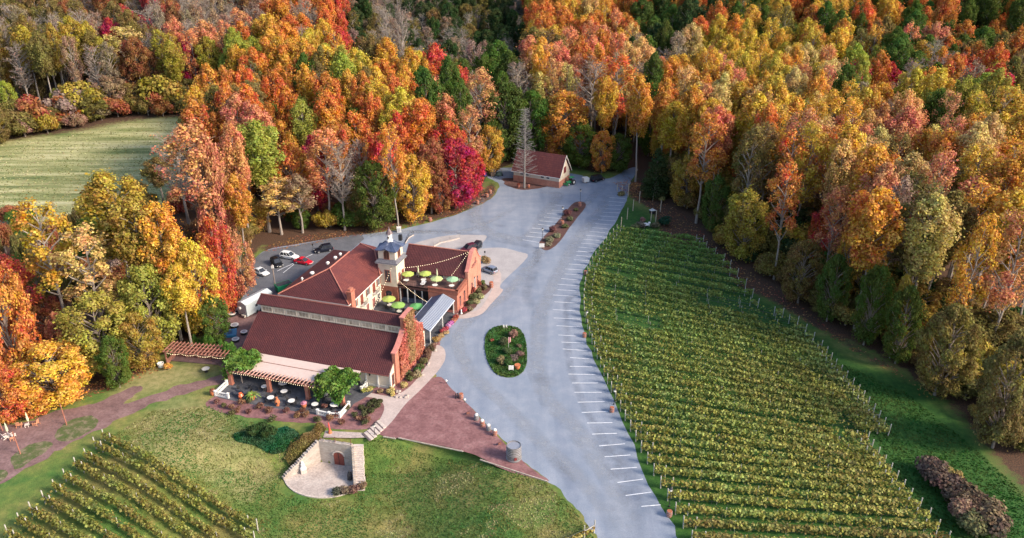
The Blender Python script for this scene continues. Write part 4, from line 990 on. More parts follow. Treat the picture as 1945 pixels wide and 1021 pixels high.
b = MB(); b.lathe((-15.2, 33.4, 15.05), [(.8, 0), (.62, .3), (.3, .9), (.1, 1.15), (.14, 1.3), (.02, 1.6)], 8); bld(b, 'cupola_roof', mat('dark_copper', (.16, .11, .11), .5, .3, 3), T_, cu)
b = MB(); b.tube((-15.2, 32.82, 14.3), (-15.2, 32.76, 14.3), .22, n=12); bld(b, 'clock_face', DARK, T_, cu)
b = MB(); b.box((-13.4, 35.0, 13.7), (.7, .6, 1.3)); bld(b, 'vent_box', DARK, T_)
OPEN = mat('belfry_opening', (.07, .03, .02), .5, .5, 1.5)
window(T_, T_, (-15.2, 31.45, 9.95), (1, 0), 1.2, 1.4, 'belfry_opening', arch=True, framem=TIMBER, pane=OPEN)
window(T_, T_, (-13.25, 33.4, 9.95), (0, 1), 1.2, 1.4, 'belfry_opening', arch=True, framem=TIMBER, pane=OPEN)
window(T_, T_, (-15.2, 31.3, 4.6), (1, 0), 1.3, 2.8, 'window', framem=TIMBER)
for vv in (32.6, 34.4): window(T_, T_, (-13.1, vv, 4.1), (0, 1), .9, 2.4, 'door', framem=TIMBER, pane=DOORM)
window(T_, T_, (-15.2, 31.25, .1), (1, 0), 1.5, 1.7, 'arched_entrance', arch=True, framem=COPE)
# ---- terrace wing
W_ = root('terrace_wing', -6, 38, 'maroon tiled wing with a salmon brick gable and a roof terrace over brick arches', 'building')
b = MB(); b.extr([(-13.2, 36.6, -.2), (-13.2, 44.6, -.2), (-13.2, 44.6, 5.75), (-13.2, 40.6, 9.3), (-13.2, 36.6, 5.75)], (14.0, 0, 0)); bld(b, 'wall', CREAM, W_)
b = MB(); slope(b, -14.2, .62, 36.0, 5.55, 40.6, 9.75); slope(b, -14.2, .62, 45.2, 5.55, 40.6, 9.75); bld(b, 'roof', TU, W_)
b = MB(); b.tube((-14.2, 40.6, 9.8), (.6, 40.6, 9.8), .14, n=6); bld(b, 'ridge_cap', MAT['ridge_tile_red'], W_)
gp = [(36.45, -.2), (36.45, 6.7), (37.0, 7.0), (39.6, 10.2), (41.6, 10.2), (43.6, 7.6), (44.9, 6.9), (44.9, -.2)]
b = MB(); b.extr([(.64, v, z) for v, z in gp], (.6, 0, 0)); bld(b, 'brick_gable', mat_brick('pale_salmon_brick', (.52, .20, .13), (.60, .26, .17), (.55, .33, .26), 2.2), W_)
b = MB()
for (v0, z0), (v1, z1) in zip(gp[1:-1], gp[2:]):
    if abs(v1 - v0) > .01: b.extr([(.5, v0, z0), (.5, v1, z1), (.5, v1, z1 + .2), (.5, v0, z0 + .2)], (.88, 0, 0))
bld(b, 'coping', COPE, W_)
b = MB(); b.box((-2.25, 33.4, 2.05), (6.5, 6.2, 4.5)); bld(b, 'arcade_block', BRICK, W_)
b = MB(); b.box((-9.3, 34.0, 3.72), (7.7, 5.2, .5)); b.box((-9.3, 35.2, 1.7), (7.6, 2.8, 3.5)); bld(b, 'terrace_slab', DARK, W_)
b = MB(); b.box((-6.1, 33.9, 4.36), (14.1, 5.2, .08)); bld(b, 'terrace_deck', soil_mat('terrace_floor', [(.3, (.10, .05, .045)), (.6, (.16, .085, .07))], .8, 4, .3), W_)
b = MB(); b.box((-2.2, 30.55, 4.75), (6.7, .45, .75)); b.box((.85, 33.4, 4.75), (.45, 5.8, .75)); b.box((-2.2, 30.55, 5.16), (6.95, .62, .12)); b.box((.85, 33.4, 5.16), (.62, 6.2, .12)); b.box((-2.25, 30.28, 4.3), (6.7, .1, .18)); b.box((1.1, 33.4, 4.3), (.1, 6.2, .18)); bld(b, 'parapet', BRICKD, W_)
b = MB(); b.box((-2.2, 30.27, .25), (6.7, .12, .7)); b.box((1.1, 33.4, .25), (.12, 6.3, .7)); bld(b, 'plinth', COPE, W_)
for uu in (-12.6, -10.9, -9.2, -7.5, -5.9):
    b = MB(); b.box((uu, 31.6, 1.75), (.2, .2, 3.5)); bld(b, 'terrace_post', WHITE, W_)
b = MB(); b.box((-9.2, 31.45, 3.75), (7.6, .12, .5)); bld(b, 'fascia', mat('fascia_brown', (.10, .045, .04), .7, .3, 3), W_)
b = MB(); b.box((-9.2, 31.5, 5.25), (7.5, .05, .05)); [b.tube((u_, 31.5, 4.4), (u_, 31.5, 5.25), .02, n=4) for u_ in np.arange(-12.8, -5.5, .45)]; bld(b, 'railing', DARK, W_)
for uu in (-3.9, -.7): window(W_, W_, (uu, 30.3, .1), (1, 0), 1.7, 1.9, 'arched_doorway', arch=True, framem=COPE, pane=mat('dark_doorway', (.06, .03, .03), .5, .4, 2), mull=0)
for vv in (32.0, 34.6): window(W_, W_, (1.02, vv, .9), (0, 1), .8, 2.0, 'arched_window', arch=True, framem=COPE)
for vv, a in ((38.8, 0), (40.6, 1), (42.4, 0)): window(W_, W_, (1.25, vv, 1.2), (0, 1), .75, 1.7 + .6 * a, 'arched_window', arch=True, framem=WHITE if a else COPE)
# wall behind the terrace: openings, and the hand-lettered sign on the gable
for uu in (-11.5, -8.5, -5.3, -1.6): window(W_, W_, (uu, 36.55, 4.4), (1, 0), 1.5, 1.15, 'terrace_door', framem=WHITE, pane=GLASS)
s_ = MB(); pv = None
for i in range(60):
    t_ = i / 59; vv = 38.7 + t_ * 3.2; zz = 7.1 + .28 * math.sin(t_ * 34) * (1 - .3 * t_) + (1.1 * math.exp(-((t_ - .75) / .05) ** 2)) - (.5 * math.exp(-((t_ - .05) / .04) ** 2)); q = Vector((1.29, vv + .16 * math.cos(t_ * 34), zz))
    if pv is not None: s_.tube(pv, q, .06, n=4)
    pv = q
s_.box((1.28, 40.4, 6.62), (.05, 2.6, .07)); bld(s_, 'script_sign', mat('sign_maroon', (.13, .02, .03), .5, .2, 3), W_)
# ---- covered walkway
AW = root('covered_walkway', -2, 23, 'gabled blue standing seam metal awning over the walk between the hall and the arcade', 'awning')
b = MB(); b.slab([(-4.6, 16.4, 3.1), (-2.1, 16.4, 4.25), (-2.1, 30.1, 4.25), (-4.6, 30.1, 3.1)], .1); b.slab([(-2.1, 16.4, 4.25), (.5, 16.4, 3.1), (.5, 30.1, 3.1), (-2.1, 30.1, 4.25)], .1); rr_ = bld(b, 'roof', METALB, AW)
for k in range(30):
    vv = 16.6 + k * .46; b = MB(); b.tube((-2.05, vv, 4.3), (.5, vv, 3.16), .075, n=4)
    if k == 0: sm0 = bld(b, 'seam', METALR, AW, rr_)
    else: c_ = sm0.copy(); COL.objects.link(c_); c_.location.y += k * .46
b = MB(); b.box((.5, 23.25, 3.02), (.12, 13.7, .2)); b.box((-4.6, 23.25, 3.02), (.12, 13.7, .2)); bld(b, 'gutter', METALR, AW)
for uu in (-4.4, .3):
    for vv in (17, 23.5, 29.8):
        b = MB(); b.box((uu, vv, 1.5), (.18, .18, 3.0)); bld(b, 'post', WHITE, AW)

# ---- creeper on the gable, vines on the pergola
def leafcloud(name, fn, n, size, hue, label, cat, loc, rz=0, seed=1, nrm=None, group=None, up=.3, stems=None, lm=None):
    rng = np.random.default_rng(seed); C = np.array([fn(rng) for _ in range(n)])
    me = quads_mesh('foliage', C, size * (.6 + .8 * rng.random(n)), rng, up, None if nrm is None else np.tile(np.array(nrm, float), (n, 1)))
    e = empty(name, loc, rz, label, cat, group); f = put('foliage', me, e, lm or VLEAF); f.color = (*hue, 1)
    if stems:
        m = MB()
        for a_, b_, r_ in stems: m.tube(a_, b_, r_, r_ * .6, 5)
        m.build('stem', BARK, e)
    return e
def gz_(v): return float(np.interp(v, [p_[0] for p_ in prof[1:-1]], [p_[1] for p_ in prof[1:-1]]))
x_, y_ = U(.2, 7.5)
def fn(r):
    while True:
        v = r.uniform(2.2, 13.6); z = r.uniform(.2, 11.5)
        lim = gz_(v) - .2 if not 5.6 < v < 9.9 else 11.3
        e_ = .5 * math.sin(v * 3.1) + .4 * math.sin(v * 7)
        if z < lim + e_ * .4 and (v > 3 + e_ * .6): return (abs(r.normal()) * .12 + .05, v - 7.5, z)
cv = leafcloud('climbing_creeper', fn, 9000, .30, (.40, .075, .035), 'scarlet creeper covering the brick gable end of the long hall', 'climber', (x_, y_, 0), -ANG, 3, (1, 0, .2), lm=leafmat('creeper_leaf', 'obj', jit=.8, trans=.25, sat=1.05, hr=.3))
def fn(r):
    while True:
        v = 7.9 + r.normal() * .8; z = r.uniform(1.5, 11.7)
        return (abs(r.normal()) * .12 + .22, v - 7.5, z)
rng = np.random.default_rng(5); C = np.array([fn(rng) for _ in range(2300)])
me = quads_mesh('olive_strand', C, .3 * (.6 + .8 * rng.random(len(C))), rng, .2, np.tile(np.array((1., 0, .2)), (len(C), 1))); f = put('olive_strand', me, cv, MAT['creeper_leaf']); f.color = (.27, .14, .045, 1); f['label'] = 'olive and orange strand down the middle'
def vine_mass(cu, cv_, ru, rv, z0, hang, seed, label, n=5200):
    x, y = U(cu, cv_)
    def fn(r):
        a = r.uniform(0, 6.28); q = math.sqrt(r.random()); u = ru * q * math.cos(a); v = rv * q * math.sin(a)
        u += .3 * r.normal(); v += .3 * r.normal()
        z = z0 + .35 * math.sin(u * 2.1) + .3 * math.cos(v * 2.6) + .45 * r.random()
        if v < -rv * .35 and r.random() < .62 and hang(u): z = z0 - r.random() ** .7 * 2.9 * (.55 + .45 * math.sin(u * 1.7 + seed)); v = -rv * .8 + .35 * r.normal()
        return (u, v, z)
    return leafcloud('grape_vine', fn, n, .36, (.13, .25, .03), label, 'vine', (x, y, 0), -ANG, seed, None, 'vines over the patio pergola', .7, [((.6, -rv * .6, 0), (.3, -rv * .5, z0), .09)])
vine_mass(-27.6, -4.2, 2.9, 3.0, 3.5, lambda u: u < -.3, 11, 'bright green vine sprawling over the left end of the patio pergola')
vine_mass(-8.0, -5.0, 3.6, 3.1, 3.6, lambda u: True, 12, 'bright green vine hanging over the right end of the patio pergola', 7000)

# ---------------------------------------------------------------- patio furniture
def blob_shrub(name, x, y, w_, h_, hue, label, cat='shrub', group=None, seed=0, n=900, size=.2, z=None, stem=True):
    rng = np.random.default_rng(seed + 1000); rg = random.Random(seed)
    lumps = []
    for i in range(9):
        a = i * 2.4; rr = w_ * .5 * .55 * math.sqrt(rg.random()); lumps.append((rr * math.cos(a), rr * math.sin(a), h_ * rg.uniform(.35, .68), w_ * rg.uniform(.18, .30)))
    C, s, d = lump_leaves(lumps, n, rng, size, .4); C[:, 2] = np.maximum(.03, C[:, 2])
    me = quads_mesh('foliage', C, s, rng, .3, d)
    z = hz(x, y) if z is None else z
    e = empty(name, (x, y, z), rg.uniform(0, 6), label, cat, group)
    f = put('foliage', me, e, VLEAF); f.color = (*hue, 1)
    if stem:
        m = MB()
        for l in lumps[:5]: m.tube((0, 0, -.05), l[:3], .05, .02, 4, cap=False)
        m.build('stem', BARK, e)
    return e
def table(x, y, z, r, label, group, top=WHITE, set_=True, h=.74):
    e = empty('cafe_table', (x, y, z), rnd.uniform(0, 6), label, 'table', group)
    MB().lathe((0, 0, h - .04), [(r * .97, 0), (r, .01), (r, .04), (r * .96, .05)], 20).build('tabletop', top, e)
    MB().lathe((0, 0, 0), [(r * .5, 0), (r * .45, .04), (.05, .07), (.045, h - .04)], 10).build('pedestal', DARK, e)
    return e
def chair_proto():
    e = empty('patio_chair', (0, 0, 0), 0, 'x', 'chair', 'chairs around the cafe tables')
    m = MB(); m.box((0, 0, .44), (.46, .44, .05)); m.build('seat', DARK, e)
    m = MB(); m.box((0, .23, .70), (.44, .04, .48), rx=-.12); m.build('backrest', DARK, e)
    for sx_ in (-.2, .2):
        for sy in (-.19, .2): MB().tube((sx_, sy, 0), (sx_ * .95, sy * .95, .44), .02, n=5).build('leg', DARK, e)
    for sx_ in (-.24, .24): MB().box((sx_, 0, .64), (.04, .42, .03)).build('armrest', DARK, e)
    return e
CH0 = chair_proto(); chused = [False]
def chair_at(x, y, z, ang, label):
    c_ = CH0 if not chused[0] else copy_tree(CH0); chused[0] = True
    c_.location = (x, y, z); c_.rotation_euler = (0, 0, ang); c_['label'] = label
def set_at(x, y, z, r, n, label, group, where):
    table(x, y, z, r, label, group)
    a0 = rnd.uniform(0, 6)
    for i in range(n):
        a = a0 + i * 2 * math.pi / n; chair_at(x + (r + .28) * math.cos(a), y + (r + .28) * math.sin(a), z, a - math.pi / 2, 'black metal chair on the %s side of the %s' % (['right', 'far', 'left', 'near'][int(((a % 6.283) + .785) / 1.571) % 4], where.replace('front edge ', '').replace(' umbrella table', ' umbrella')))
PT = [(-18.9, -9.4, .62, 'leftmost white cafe table at the open front edge of the patio', 'front edge table left of the clay urn'), (-17.7, -7.0, .62, 'white cafe table just left of the middle of the patio', 'table in the middle of the patio'),
      (-19.3, -4.7, .85, 'large tan topped table under the front of the patio canopy', 'large table under the canopy'), (-14.9, -9.2, .62, 'white cafe table at the patio front between clay urn and pink pot', 'front edge table right of the clay urn'),
      (-10.5, -8.9, .6, 'white cafe table at the patio front just right of the pink pot', 'table right of the pink flower pot'), (-7.2, -8.0, .78, 'largest pale blue table inside the right balustrade corner', 'pale table inside the right balustrade'),
      (-21.9, -6.7, .55, 'small cafe table behind the left brick pier', 'small table behind the left pier'), (-10.6, -5.8, .8, 'dark table under the right pergola vine', 'dark table under the right vine')]
for i, (u_, v_, r_, lab, wh) in enumerate(PT):
    x, y = U(u_, v_); set_at(x, y, .055, r_, 4, lab, 'cafe tables on the front patio', wh)
for u_, v_ in ((-24.5, -7.5), (-23.5, -8.6), (-26.2, -8.2)):
    x, y = U(u_, v_); chair_at(x, y, .055, rnd.uniform(0, 6), 'dark lounge chair by the left balustrade %s' % {-24.5: 'nearest the vine', -23.5: 'nearest the palm pot', -26.2: 'in the corner'}[u_])
for cu_, cv_, lab in ((-25.2, -9.6, 'low dark covered sofa behind the left balustrade'), (-22.9, -10.2, 'low dark covered bench by the orange urn')):
    x, y = U(cu_, cv_); e = empty('covered_sofa', (x, y, .055), -ANG, lab, 'sofa', 'covered patio sofas')
    SOF = mat('charcoal_cover', (.05, .055, .075), .7, .3, 3)
    MB().box((0, 0, .25), (1.8, .8, .45), taper=.94).build('seat', SOF, e); MB().box((0, .35, .6), (1.8, .22, .5), taper=.9).build('backrest', SOF, e)
    for sx_ in (-.85, .85): MB().box((sx_, 0, .45), (.2, .8, .35)).build('armrest', SOF, e)
def balustrade(pts, label):
    x0, y0 = U(*pts[0]); e = empty('balustrade', (x0, y0, .05), -ANG, label, 'balustrade', 'white patio balustrades')
    L = [(p[0] - pts[0][0], p[1] - pts[0][1]) for p in pts]
    for p in L:
        MB().box((p[0], p[1], .5), (.34, .34, 1.0)).box((p[0], p[1], 1.04), (.44, .44, .1)).build('pedestal_post', WHITE, e)
    for a_, b_ in zip(L[:-1], L[1:]):
        a_ = Vector((*a_, 0)); b_ = Vector((*b_, 0)); d = b_ - a_; rz = math.atan2(d.y, d.x); c = (a_ + b_) / 2; ln = d.length
        MB().box((c.x, c.y, .85), (ln - .3, .24, .14), rz).box((c.x, c.y, .1), (ln - .3, .26, .2), rz).build('rail', WHITE, e)
        n = max(2, int(ln / .3))
        for k in range(n):
            q = a_.lerp(b_, (k + .5) / n); MB().lathe((q.x, q.y, .2), [(.06, 0), (.095, .15), (.05, .38), (.06, .58)], 6).build('baluster', WHITE, e)
balustrade([(-29.2, -7.4), (-29.1, -10.9), (-26.5, -10.9)], 'short white balustrade around the left front corner of the patio')
balustrade([(-9.0, -10.6), (-6.8, -10.7), (-5.0, -10.3), (-5.0, -7.0)], 'white balustrade around the right front corner of the patio')
balustrade([(-5.0, -2.2), (-4.9, -.5)], 'short white balustrade beside the hall wall right of the vine')
TERRA = mat('terracotta', (.48, .15, .06), .8, .15, 4)
def pot(x, y, z, s, label, plant=None, mt=None, name='flower_pot', cat='pot', group=None, hue=(.2, .32, .04), ph=.8):
    e = empty(name, (x, y, z), 0, label, cat, group)
    MB().lathe((0, 0, 0), [(.22 * s, 0), (.36 * s, .35 * s), (.34 * s, .55 * s), (.42 * s, .6 * s), (.42 * s, .68 * s), (.34 * s, .66 * s)], 12).build('bowl', mt or TERRA, e)
    if plant:
        rng = np.random.default_rng(int(x * 10) % 999)
        if plant == 'palm':
            m = MB()
            for k in range(14):
                a = k * 2.4; l = ph * rnd.uniform(.8, 1.2); p0 = Vector((0, 0, .6 * s)); dirv = Vector((math.cos(a), math.sin(a), 0)); pr = None
                for t_ in np.linspace(0, 1, 5):
                    c = p0 + dirv * l * t_ + Vector((0, 0, l * (.9 * t_ - 1.0 * t_ * t_))); w_ = Vector((-dirv.y, dirv.x, 0)) * .16 * (1 - .8 * t_) * s
                    if pr: m.add([pr[0], pr[1], c + w_, c - w_], [(0, 1, 2, 3)])
                    pr = (c - w_, c + w_)
            o = m.build('leaves', VLEAF, e); o.color = (*hue, 1)
        else:
            d = rng.normal(size=(260, 3)); d[:, 2] = abs(d[:, 2]); d /= np.linalg.norm(d, axis=1)[:, None]
            C = d * .42 * s * (.7 + .3 * rng.random((260, 1))) + np.array([0, 0, .62 * s]); o = put('flowers', quads_mesh('flowers', C, np.full(260, .14), rng, .3, d), e, VLEAF); o.color = (*hue, 1)
    return e
x, y = U(-22.2, -10.0); pot(x, y, .05, 1.5, 'leafy green palm in a pot at the patio front', 'palm', cat='plant', name='potted_palm', ph=1.5, group='pots on the patio')
x, y = U(-12.3, -9.5); pot(x, y, .05, 1.3, 'pot of pink flowers and green fronds at the patio front', 'flowers', cat='plant', name='potted_plant', hue=(.75, .30, .42), group='pots on the patio')
x, y = U(-24.3, -10.3); e = empty('clay_jar', (x, y, .05), 0, 'tilted glossy orange jar left of the potted palm', 'jar'); MB().lathe((0, 0, 0), [(.2, 0), (.45, .3), (.5, .6), (.3, .95), (.24, 1.05), (.3, 1.12)], 12).build('body', mat('orange_glaze', (.65, .13, .04), .35, .1, 3), e)
x, y = U(-17.0, -10.3); e = empty('chiminea', (x, y, .05), 0, 'tall terracotta chiminea on the patio front between two cafe tables', 'chiminea')
MB().lathe((0, 0, .35), [(.25, 0), (.48, .25), (.42, .65), (.2, .9), (.16, 1.3), (.22, 1.35)], 12).build('body', TERRA, e); MB().tube((0, -.38, .72), (0, -.50, .72), .17, n=10).build('mouth', DARK, e)
MB().lathe((0, 0, 0), [(.3, 0), (.32, .3), (.24, .36)], 10).build('stand', TERRA, e)
# umbrellas
def umb(x, y, z, r, hue, label, closed=False, h=2.6):
    e = empty('patio_umbrella', (x, y, z), rnd.uniform(0, .7), label, 'umbrella', 'green umbrellas')
    m = mat('umbrella_%d' % int(hue[0] * 100), hue, .85, .06, 2)
    MB().lathe((0, 0, 0), [(.28, 0), (.28, .06), (.04, .1)], 10).build('base', DARK, e); MB().tube((0, 0, .05), (0, 0, h), .03, n=6).build('pole', WHITE, e)
    if closed: MB().lathe((0, 0, h - 1.5), [(.16, 0), (.2, .3), (.12, 1.2), (.02, 1.7)], 8).build('canopy', m, e)
    else:
        b = MB(); rim = [Vector((r * math.cos(k * math.pi / 4), r * math.sin(k * math.pi / 4), h - .5)) for k in range(8)]; ap = Vector((0, 0, h)); 
        b.add(rim + [ap], [(k, (k + 1) % 8, 8) for k in range(8)]); lo_ = [p - Vector((0, 0, .16)) for p in rim]
        b.add(rim + lo_, [(k, 8 + k, 8 + (k + 1) % 8, (k + 1) % 8) for k in range(8)]); c_ = b.build('canopy', m, e)
        b = MB(); [b.tube(Vector((0, 0, h - .02)), p - Vector((0, 0, .02)), .02, n=4) for p in rim]; b.build('rib', WHITE, c_)
    return e
G1, G2, G3, G4 = (.36, .44, .09), (.24, .42, .09), (.12, .38, .11), (.28, .46, .27)
for u_, v_, hue, lab in ((-13.9, 28.4, G1, 'yellow green umbrella in the courtyard nearest the tower'), (-10.8, 26.4, G2, 'lime umbrella in the middle of the courtyard'), (-6.9, 27.0, G3, 'bright green umbrella in the courtyard nearest the metal awning'), (-14.0, 21.4, G4, 'mint umbrella in the courtyard half hidden behind the clerestory roof')):
    x, y = U(u_, v_); umb(x, y, .05, 1.5, hue, lab); set_at(x + .2, y - .2, .05, .6, 4, 'white cafe table under the ' + lab.split(' umbrella')[0] + ' courtyard umbrella', 'courtyard tables', lab.split(' umbrella')[0] + ' umbrella table in the courtyard')
for u_, v_, hue, lab in ((-11.5, 33.6, (.36, .5, .22), 'pale green umbrella on the roof terrace nearest the tower'), (-8.0, 34.9, (.36, .5, .22), 'second pale green umbrella on the roof terrace counting from the tower'), (-4.7, 33.2, (.42, .5, .2), 'third pale green umbrella on the roof terrace counting from the tower'), (-1.4, 34.0, G4, 'mint umbrella on the roof terrace nearest the brick gable')):
    x, y = U(u_, v_); umb(x, y, 4.4, 1.35, hue, lab, h=2.1)
    x, y = U(u_ + (.3 if u_ > -2 else .1), v_ - 1.3); table(x, y, 4.4, .6, 'white round table under the ' + lab.split(' umbrella')[0] + ' terrace umbrella' if 'nearest' not in lab else 'white round table on the terrace, ' + lab.split('terrace ')[1], 'terrace tables')
for u_, v_, lab in ((-10.0, 35.7, 'folded pale umbrella on the roof terrace, the left of two'), (-5.6, 35.7, 'folded pale umbrella on the roof terrace, the right of two')):
    x, y = U(u_, v_); umb(x, y, 4.4, 1, (.55, .58, .38), lab, True, 2.5)
for u_, v_, lab in ((-7.4, 32.6, 'upper of two white tables at the middle of the roof terrace'), (-7.3, 31.7, 'lower of two white tables at the middle of the roof terrace')):
    x, y = U(u_, v_); table(x, y, 4.4, .55, lab, 'terrace tables')
# string lights
BULB = bpy.data.materials.new('bulb_glow'); BULB.use_nodes = True; _b = BULB.node_tree.nodes['Principled BSDF']; _b.inputs['Emission Color'].default_value = (1, .72, .38, 1); _b.inputs['Emission Strength'].default_value = 2.2
BM = MB().lathe((0, 0, -.1), [(.012, -.05), (.048, 0), (.045, .05), (.015, .09)], 6).build('bulb', BULB); bme = BM.data; bpy.data.objects.remove(BM)
def lights(pts, sag, n, label, sc_=1.0):
    P3 = [Vector(p) for p in pts]; e = empty('string_lights', P3[0], 0, label, 'string lights', 'strings of warm bulbs'); m = MB(); segs = len(P3) - 1
    for a_, b_ in zip(P3[:-1], P3[1:]):
        k_ = max(4, n // segs); pr = a_
        for i in range(1, k_ + 1):
            t_ = i / k_; q = a_.lerp(b_, t_) - Vector((0, 0, sag * 4 * t_ * (1 - t_))); m.tube(pr - P3[0], q - P3[0], .012, n=3, cap=False); pr = q
            o = put('bulb', bme, e); o.location = q - P3[0]; o.scale = (sc_,) * 3
    m.build('cable', DARK, e)
def U3(u, v, z): x, y = U(u, v); return (x, y, z)
lights([U3(-13.0, 31.2, 8.3), U3(.5, 40, 10.2)], .9, 34, 'string of warm bulbs from the bell tower to the peak of the brick gable')
lights([U3(-14.0, 31.2, 8.6), U3(-12.3, 16.6, 4.6)], .4, 22, 'string of warm bulbs dropping from the tower toward the clerestory roof')
lights([U3(-12.9, 31.2, 5.6), U3(-4.6, 27.2, 3.5)], .3, 22, 'string of warm bulbs from the tower down to the metal awning')
lights([U3(.5, 39.9, 10.3), U3(-2.0, 35.3, 6.3)], .1, 14, 'short string of warm bulbs from the gable peak down to the mint terrace umbrella')
lights([U3(u_, -7.1, 2.9) for u_ in (-28.6, -24.7, -20.7, -16.8, -13.0, -9)], .15, 45, 'string of warm bulbs along the front beam of the patio pergola', .9)

# ---------------------------------------------------------------- cars
def car(kind, col, x, y, rz, label, L=4.7, Wd=1.9, Hh=1.7, metal=.2):
    e = empty('parked_' + ('van' if kind == 'van' else 'car'), (x, y, .04), rz, label, 'van' if kind == 'van' else 'car', 'parked vehicles')
    P_ = mat('paint_%d_%d_%d' % tuple(int(c * 100) for c in col), col, .28, .04, 1, metal=metal)
    hb = .95 if kind != 'sedan' else .82; l = L / 2
    # body: lofted sections (x, half width, z bottom, z top)
    S = [(-l, .80, .42, hb * .82), (-l + .12, .90, .28, hb * .98), (-l + .7, 1, .24, hb), (-l * .35, 1, .22, hb), (l * .3, 1, .22, hb), (l * .45, .99, .22, hb * .97), (l - .55, .96, .25, hb * .84), (l - .12, .86, .3, hb * .70), (l, .72, .42, hb * .58)]
    m = MB(); V = []
    for xx, hw, z0, z1 in S:
        w2 = Wd / 2 * hw
        V += [(xx, -w2 * .94, z0), (xx, -w2, z0 + (z1 - z0) * .35), (xx, -w2 * .97, z0 + (z1 - z0) * .85), (xx, -w2 * .84, z1), (xx, w2 * .84, z1), (xx, w2 * .97, z0 + (z1 - z0) * .85), (xx, w2, z0 + (z1 - z0) * .35), (xx, w2 * .94, z0)]
    fs = []
    for i in range(len(S) - 1):
        for k in range(8): fs.append((i * 8 + k, i * 8 + (k + 1) % 8, (i + 1) * 8 + (k + 1) % 8, (i + 1) * 8 + k))
    fs += [tuple(range(7, -1, -1)), tuple(range((len(S) - 1) * 8, len(S) * 8))]; m.add(V, fs); m.build('body', P_, e, smooth=False)
    if kind == 'sedan': g = [(-l * .72, -l * .40, l * .02, l * .42)]
    elif kind == 'pickup': g = [(-l * .12, -l * .05, l * .28, l * .5)]
    elif kind == 'van': g = [(-l * .97, -l * .92, l * .35, l * .58)]
    else: g = [(-l * .94, -l * .78, l * .08, l * .44)]
    for x0, x1, x2, x3 in g:
        w2 = Wd / 2
        def ring(z, xa, xb, k): return [(xa, -w2 * k, z), (xb, -w2 * k, z), (xb, w2 * k, z), (xa, w2 * k, z)]
        a_ = ring(hb - .03, x0, x3, .86); b_ = ring(Hh - .06, x1, x2, .70)
        MB().add(a_ + b_, [(0, 1, 5, 4), (1, 2, 6, 5), (2, 3, 7, 6), (3, 0, 4, 7), (4, 5, 6, 7)]).build('windows', GLASS, e)
        c_ = ring(Hh - .07, x1 - .03, x2 + .03, .715); d_ = ring(Hh, x1 + .15, x2 - .15, .62)
        rr = MB().add(c_ + d_, [(0, 1, 5, 4), (1, 2, 6, 5), (2, 3, 7, 6), (3, 0, 4, 7), (4, 5, 6, 7), (3, 2, 1, 0)])
        for f_ in (.0, .36, .70, 1.0):      # roof pillars
            for sg in (-1, 1):
                xa = x0 + (x3 - x0) * f_; xb = x1 + (x2 - x1) * f_; rr.tube((xa, sg * w2 * .865, hb - .02), (xb, sg * w2 * .71, Hh - .06), .05, n=4)
        rr.build('roof', P_, e)
    for sx_ in (-l * .6, l * .62):
        for sg in (-1, 1):
            t_ = MB().tube((sx_, sg * (Wd / 2 - .22), .36), (sx_, sg * (Wd / 2 + .01), .36), .36, n=14).build('wheel', DARK, e)
            MB().tube((sx_, sg * (Wd / 2 - .02), .36), (sx_, sg * (Wd / 2 + .03), .36), .22, n=10).build('rim', mat('alloy', (.5, .5, .52), .3, .05, 2, metal=.7), t_)
    for sg in (-1, 1):
        MB().box((l - .12, sg * Wd * .33, hb * .62), (.18, .32, .14)).build('headlight', mat('lamp_glass', (.7, .7, .68), .15, .02, 2), e)
        MB().box((-l + .06, sg * Wd * .36, hb * .75), (.12, .25, .2)).build('taillight', mat('tail_red', (.45, .02, .02), .2, .05, 2), e)
        MB().box((l * .36, sg * (Wd / 2 + .06), hb + .04), (.14, .16, .11)).build('mirror', P_, e)
    MB().box((l + .0, 0, .42), (.05, .5, .12)).build('number_plate', WHITE, e)
    return e
def pxang(a, b):
    A_, B_ = Vector(at0(*a)), Vector(at0(*b)); d = B_ - A_; return math.atan2(d.y, d.x)
def car_px(kind, col, c, tail, head, label, **k): x, y = at0(*c); car(kind, col, x, y, pxang(tail, head), label, **k)
car_px('suv', (.75, .76, .76), (550, 490), (530, 487), (572, 494), 'white SUV parked in the rear lot behind the red car', L=4.7, metal=0)
car_px('sedan', (.58, .01, .03), (577, 500), (556, 498), (598, 505), 'red hatchback parked between the white SUV and the house', L=4.6, Hh=1.5, metal=0)
car_px('suv', (.012, .014, .025), (615, 477), (634, 474), (596, 481), 'dark navy SUV parked farthest back beside the lane', L=4.6, Hh=1.8)
car_px('suv', (.012, .012, .016), (526, 503), (520, 495), (535, 508), 'black SUV parked left of the red car under the branches', L=4.5)
car_px('sedan', (.70, .72, .74), (496, 520), (480, 514), (512, 526), 'white sedan half hidden under the trees by the trailer', L=4.6, Hh=1.45, metal=0)
car_px('suv', (.36, .38, .44), (930, 516), (943, 521), (916, 511), 'silver grey hatchback parked right of the brick gable', L=4.2, Hh=1.6, metal=.6)
car_px('suv', (.09, .012, .03), (890, 476), (902, 473), (880, 479), 'dark maroon SUV parked behind the tiled wing', L=4.4, Hh=1.8)
car_px('suv', (.012, .012, .018), (905, 472), (908, 466), (898, 476), 'black SUV parked close behind the maroon one', L=4.2, Hh=1.7)
car_px('van', (.012, .012, .018), (1135, 343), (1118, 346), (1152, 337), 'black van parked by the track with its white rear doors open', L=5.0, Hh=2.0)
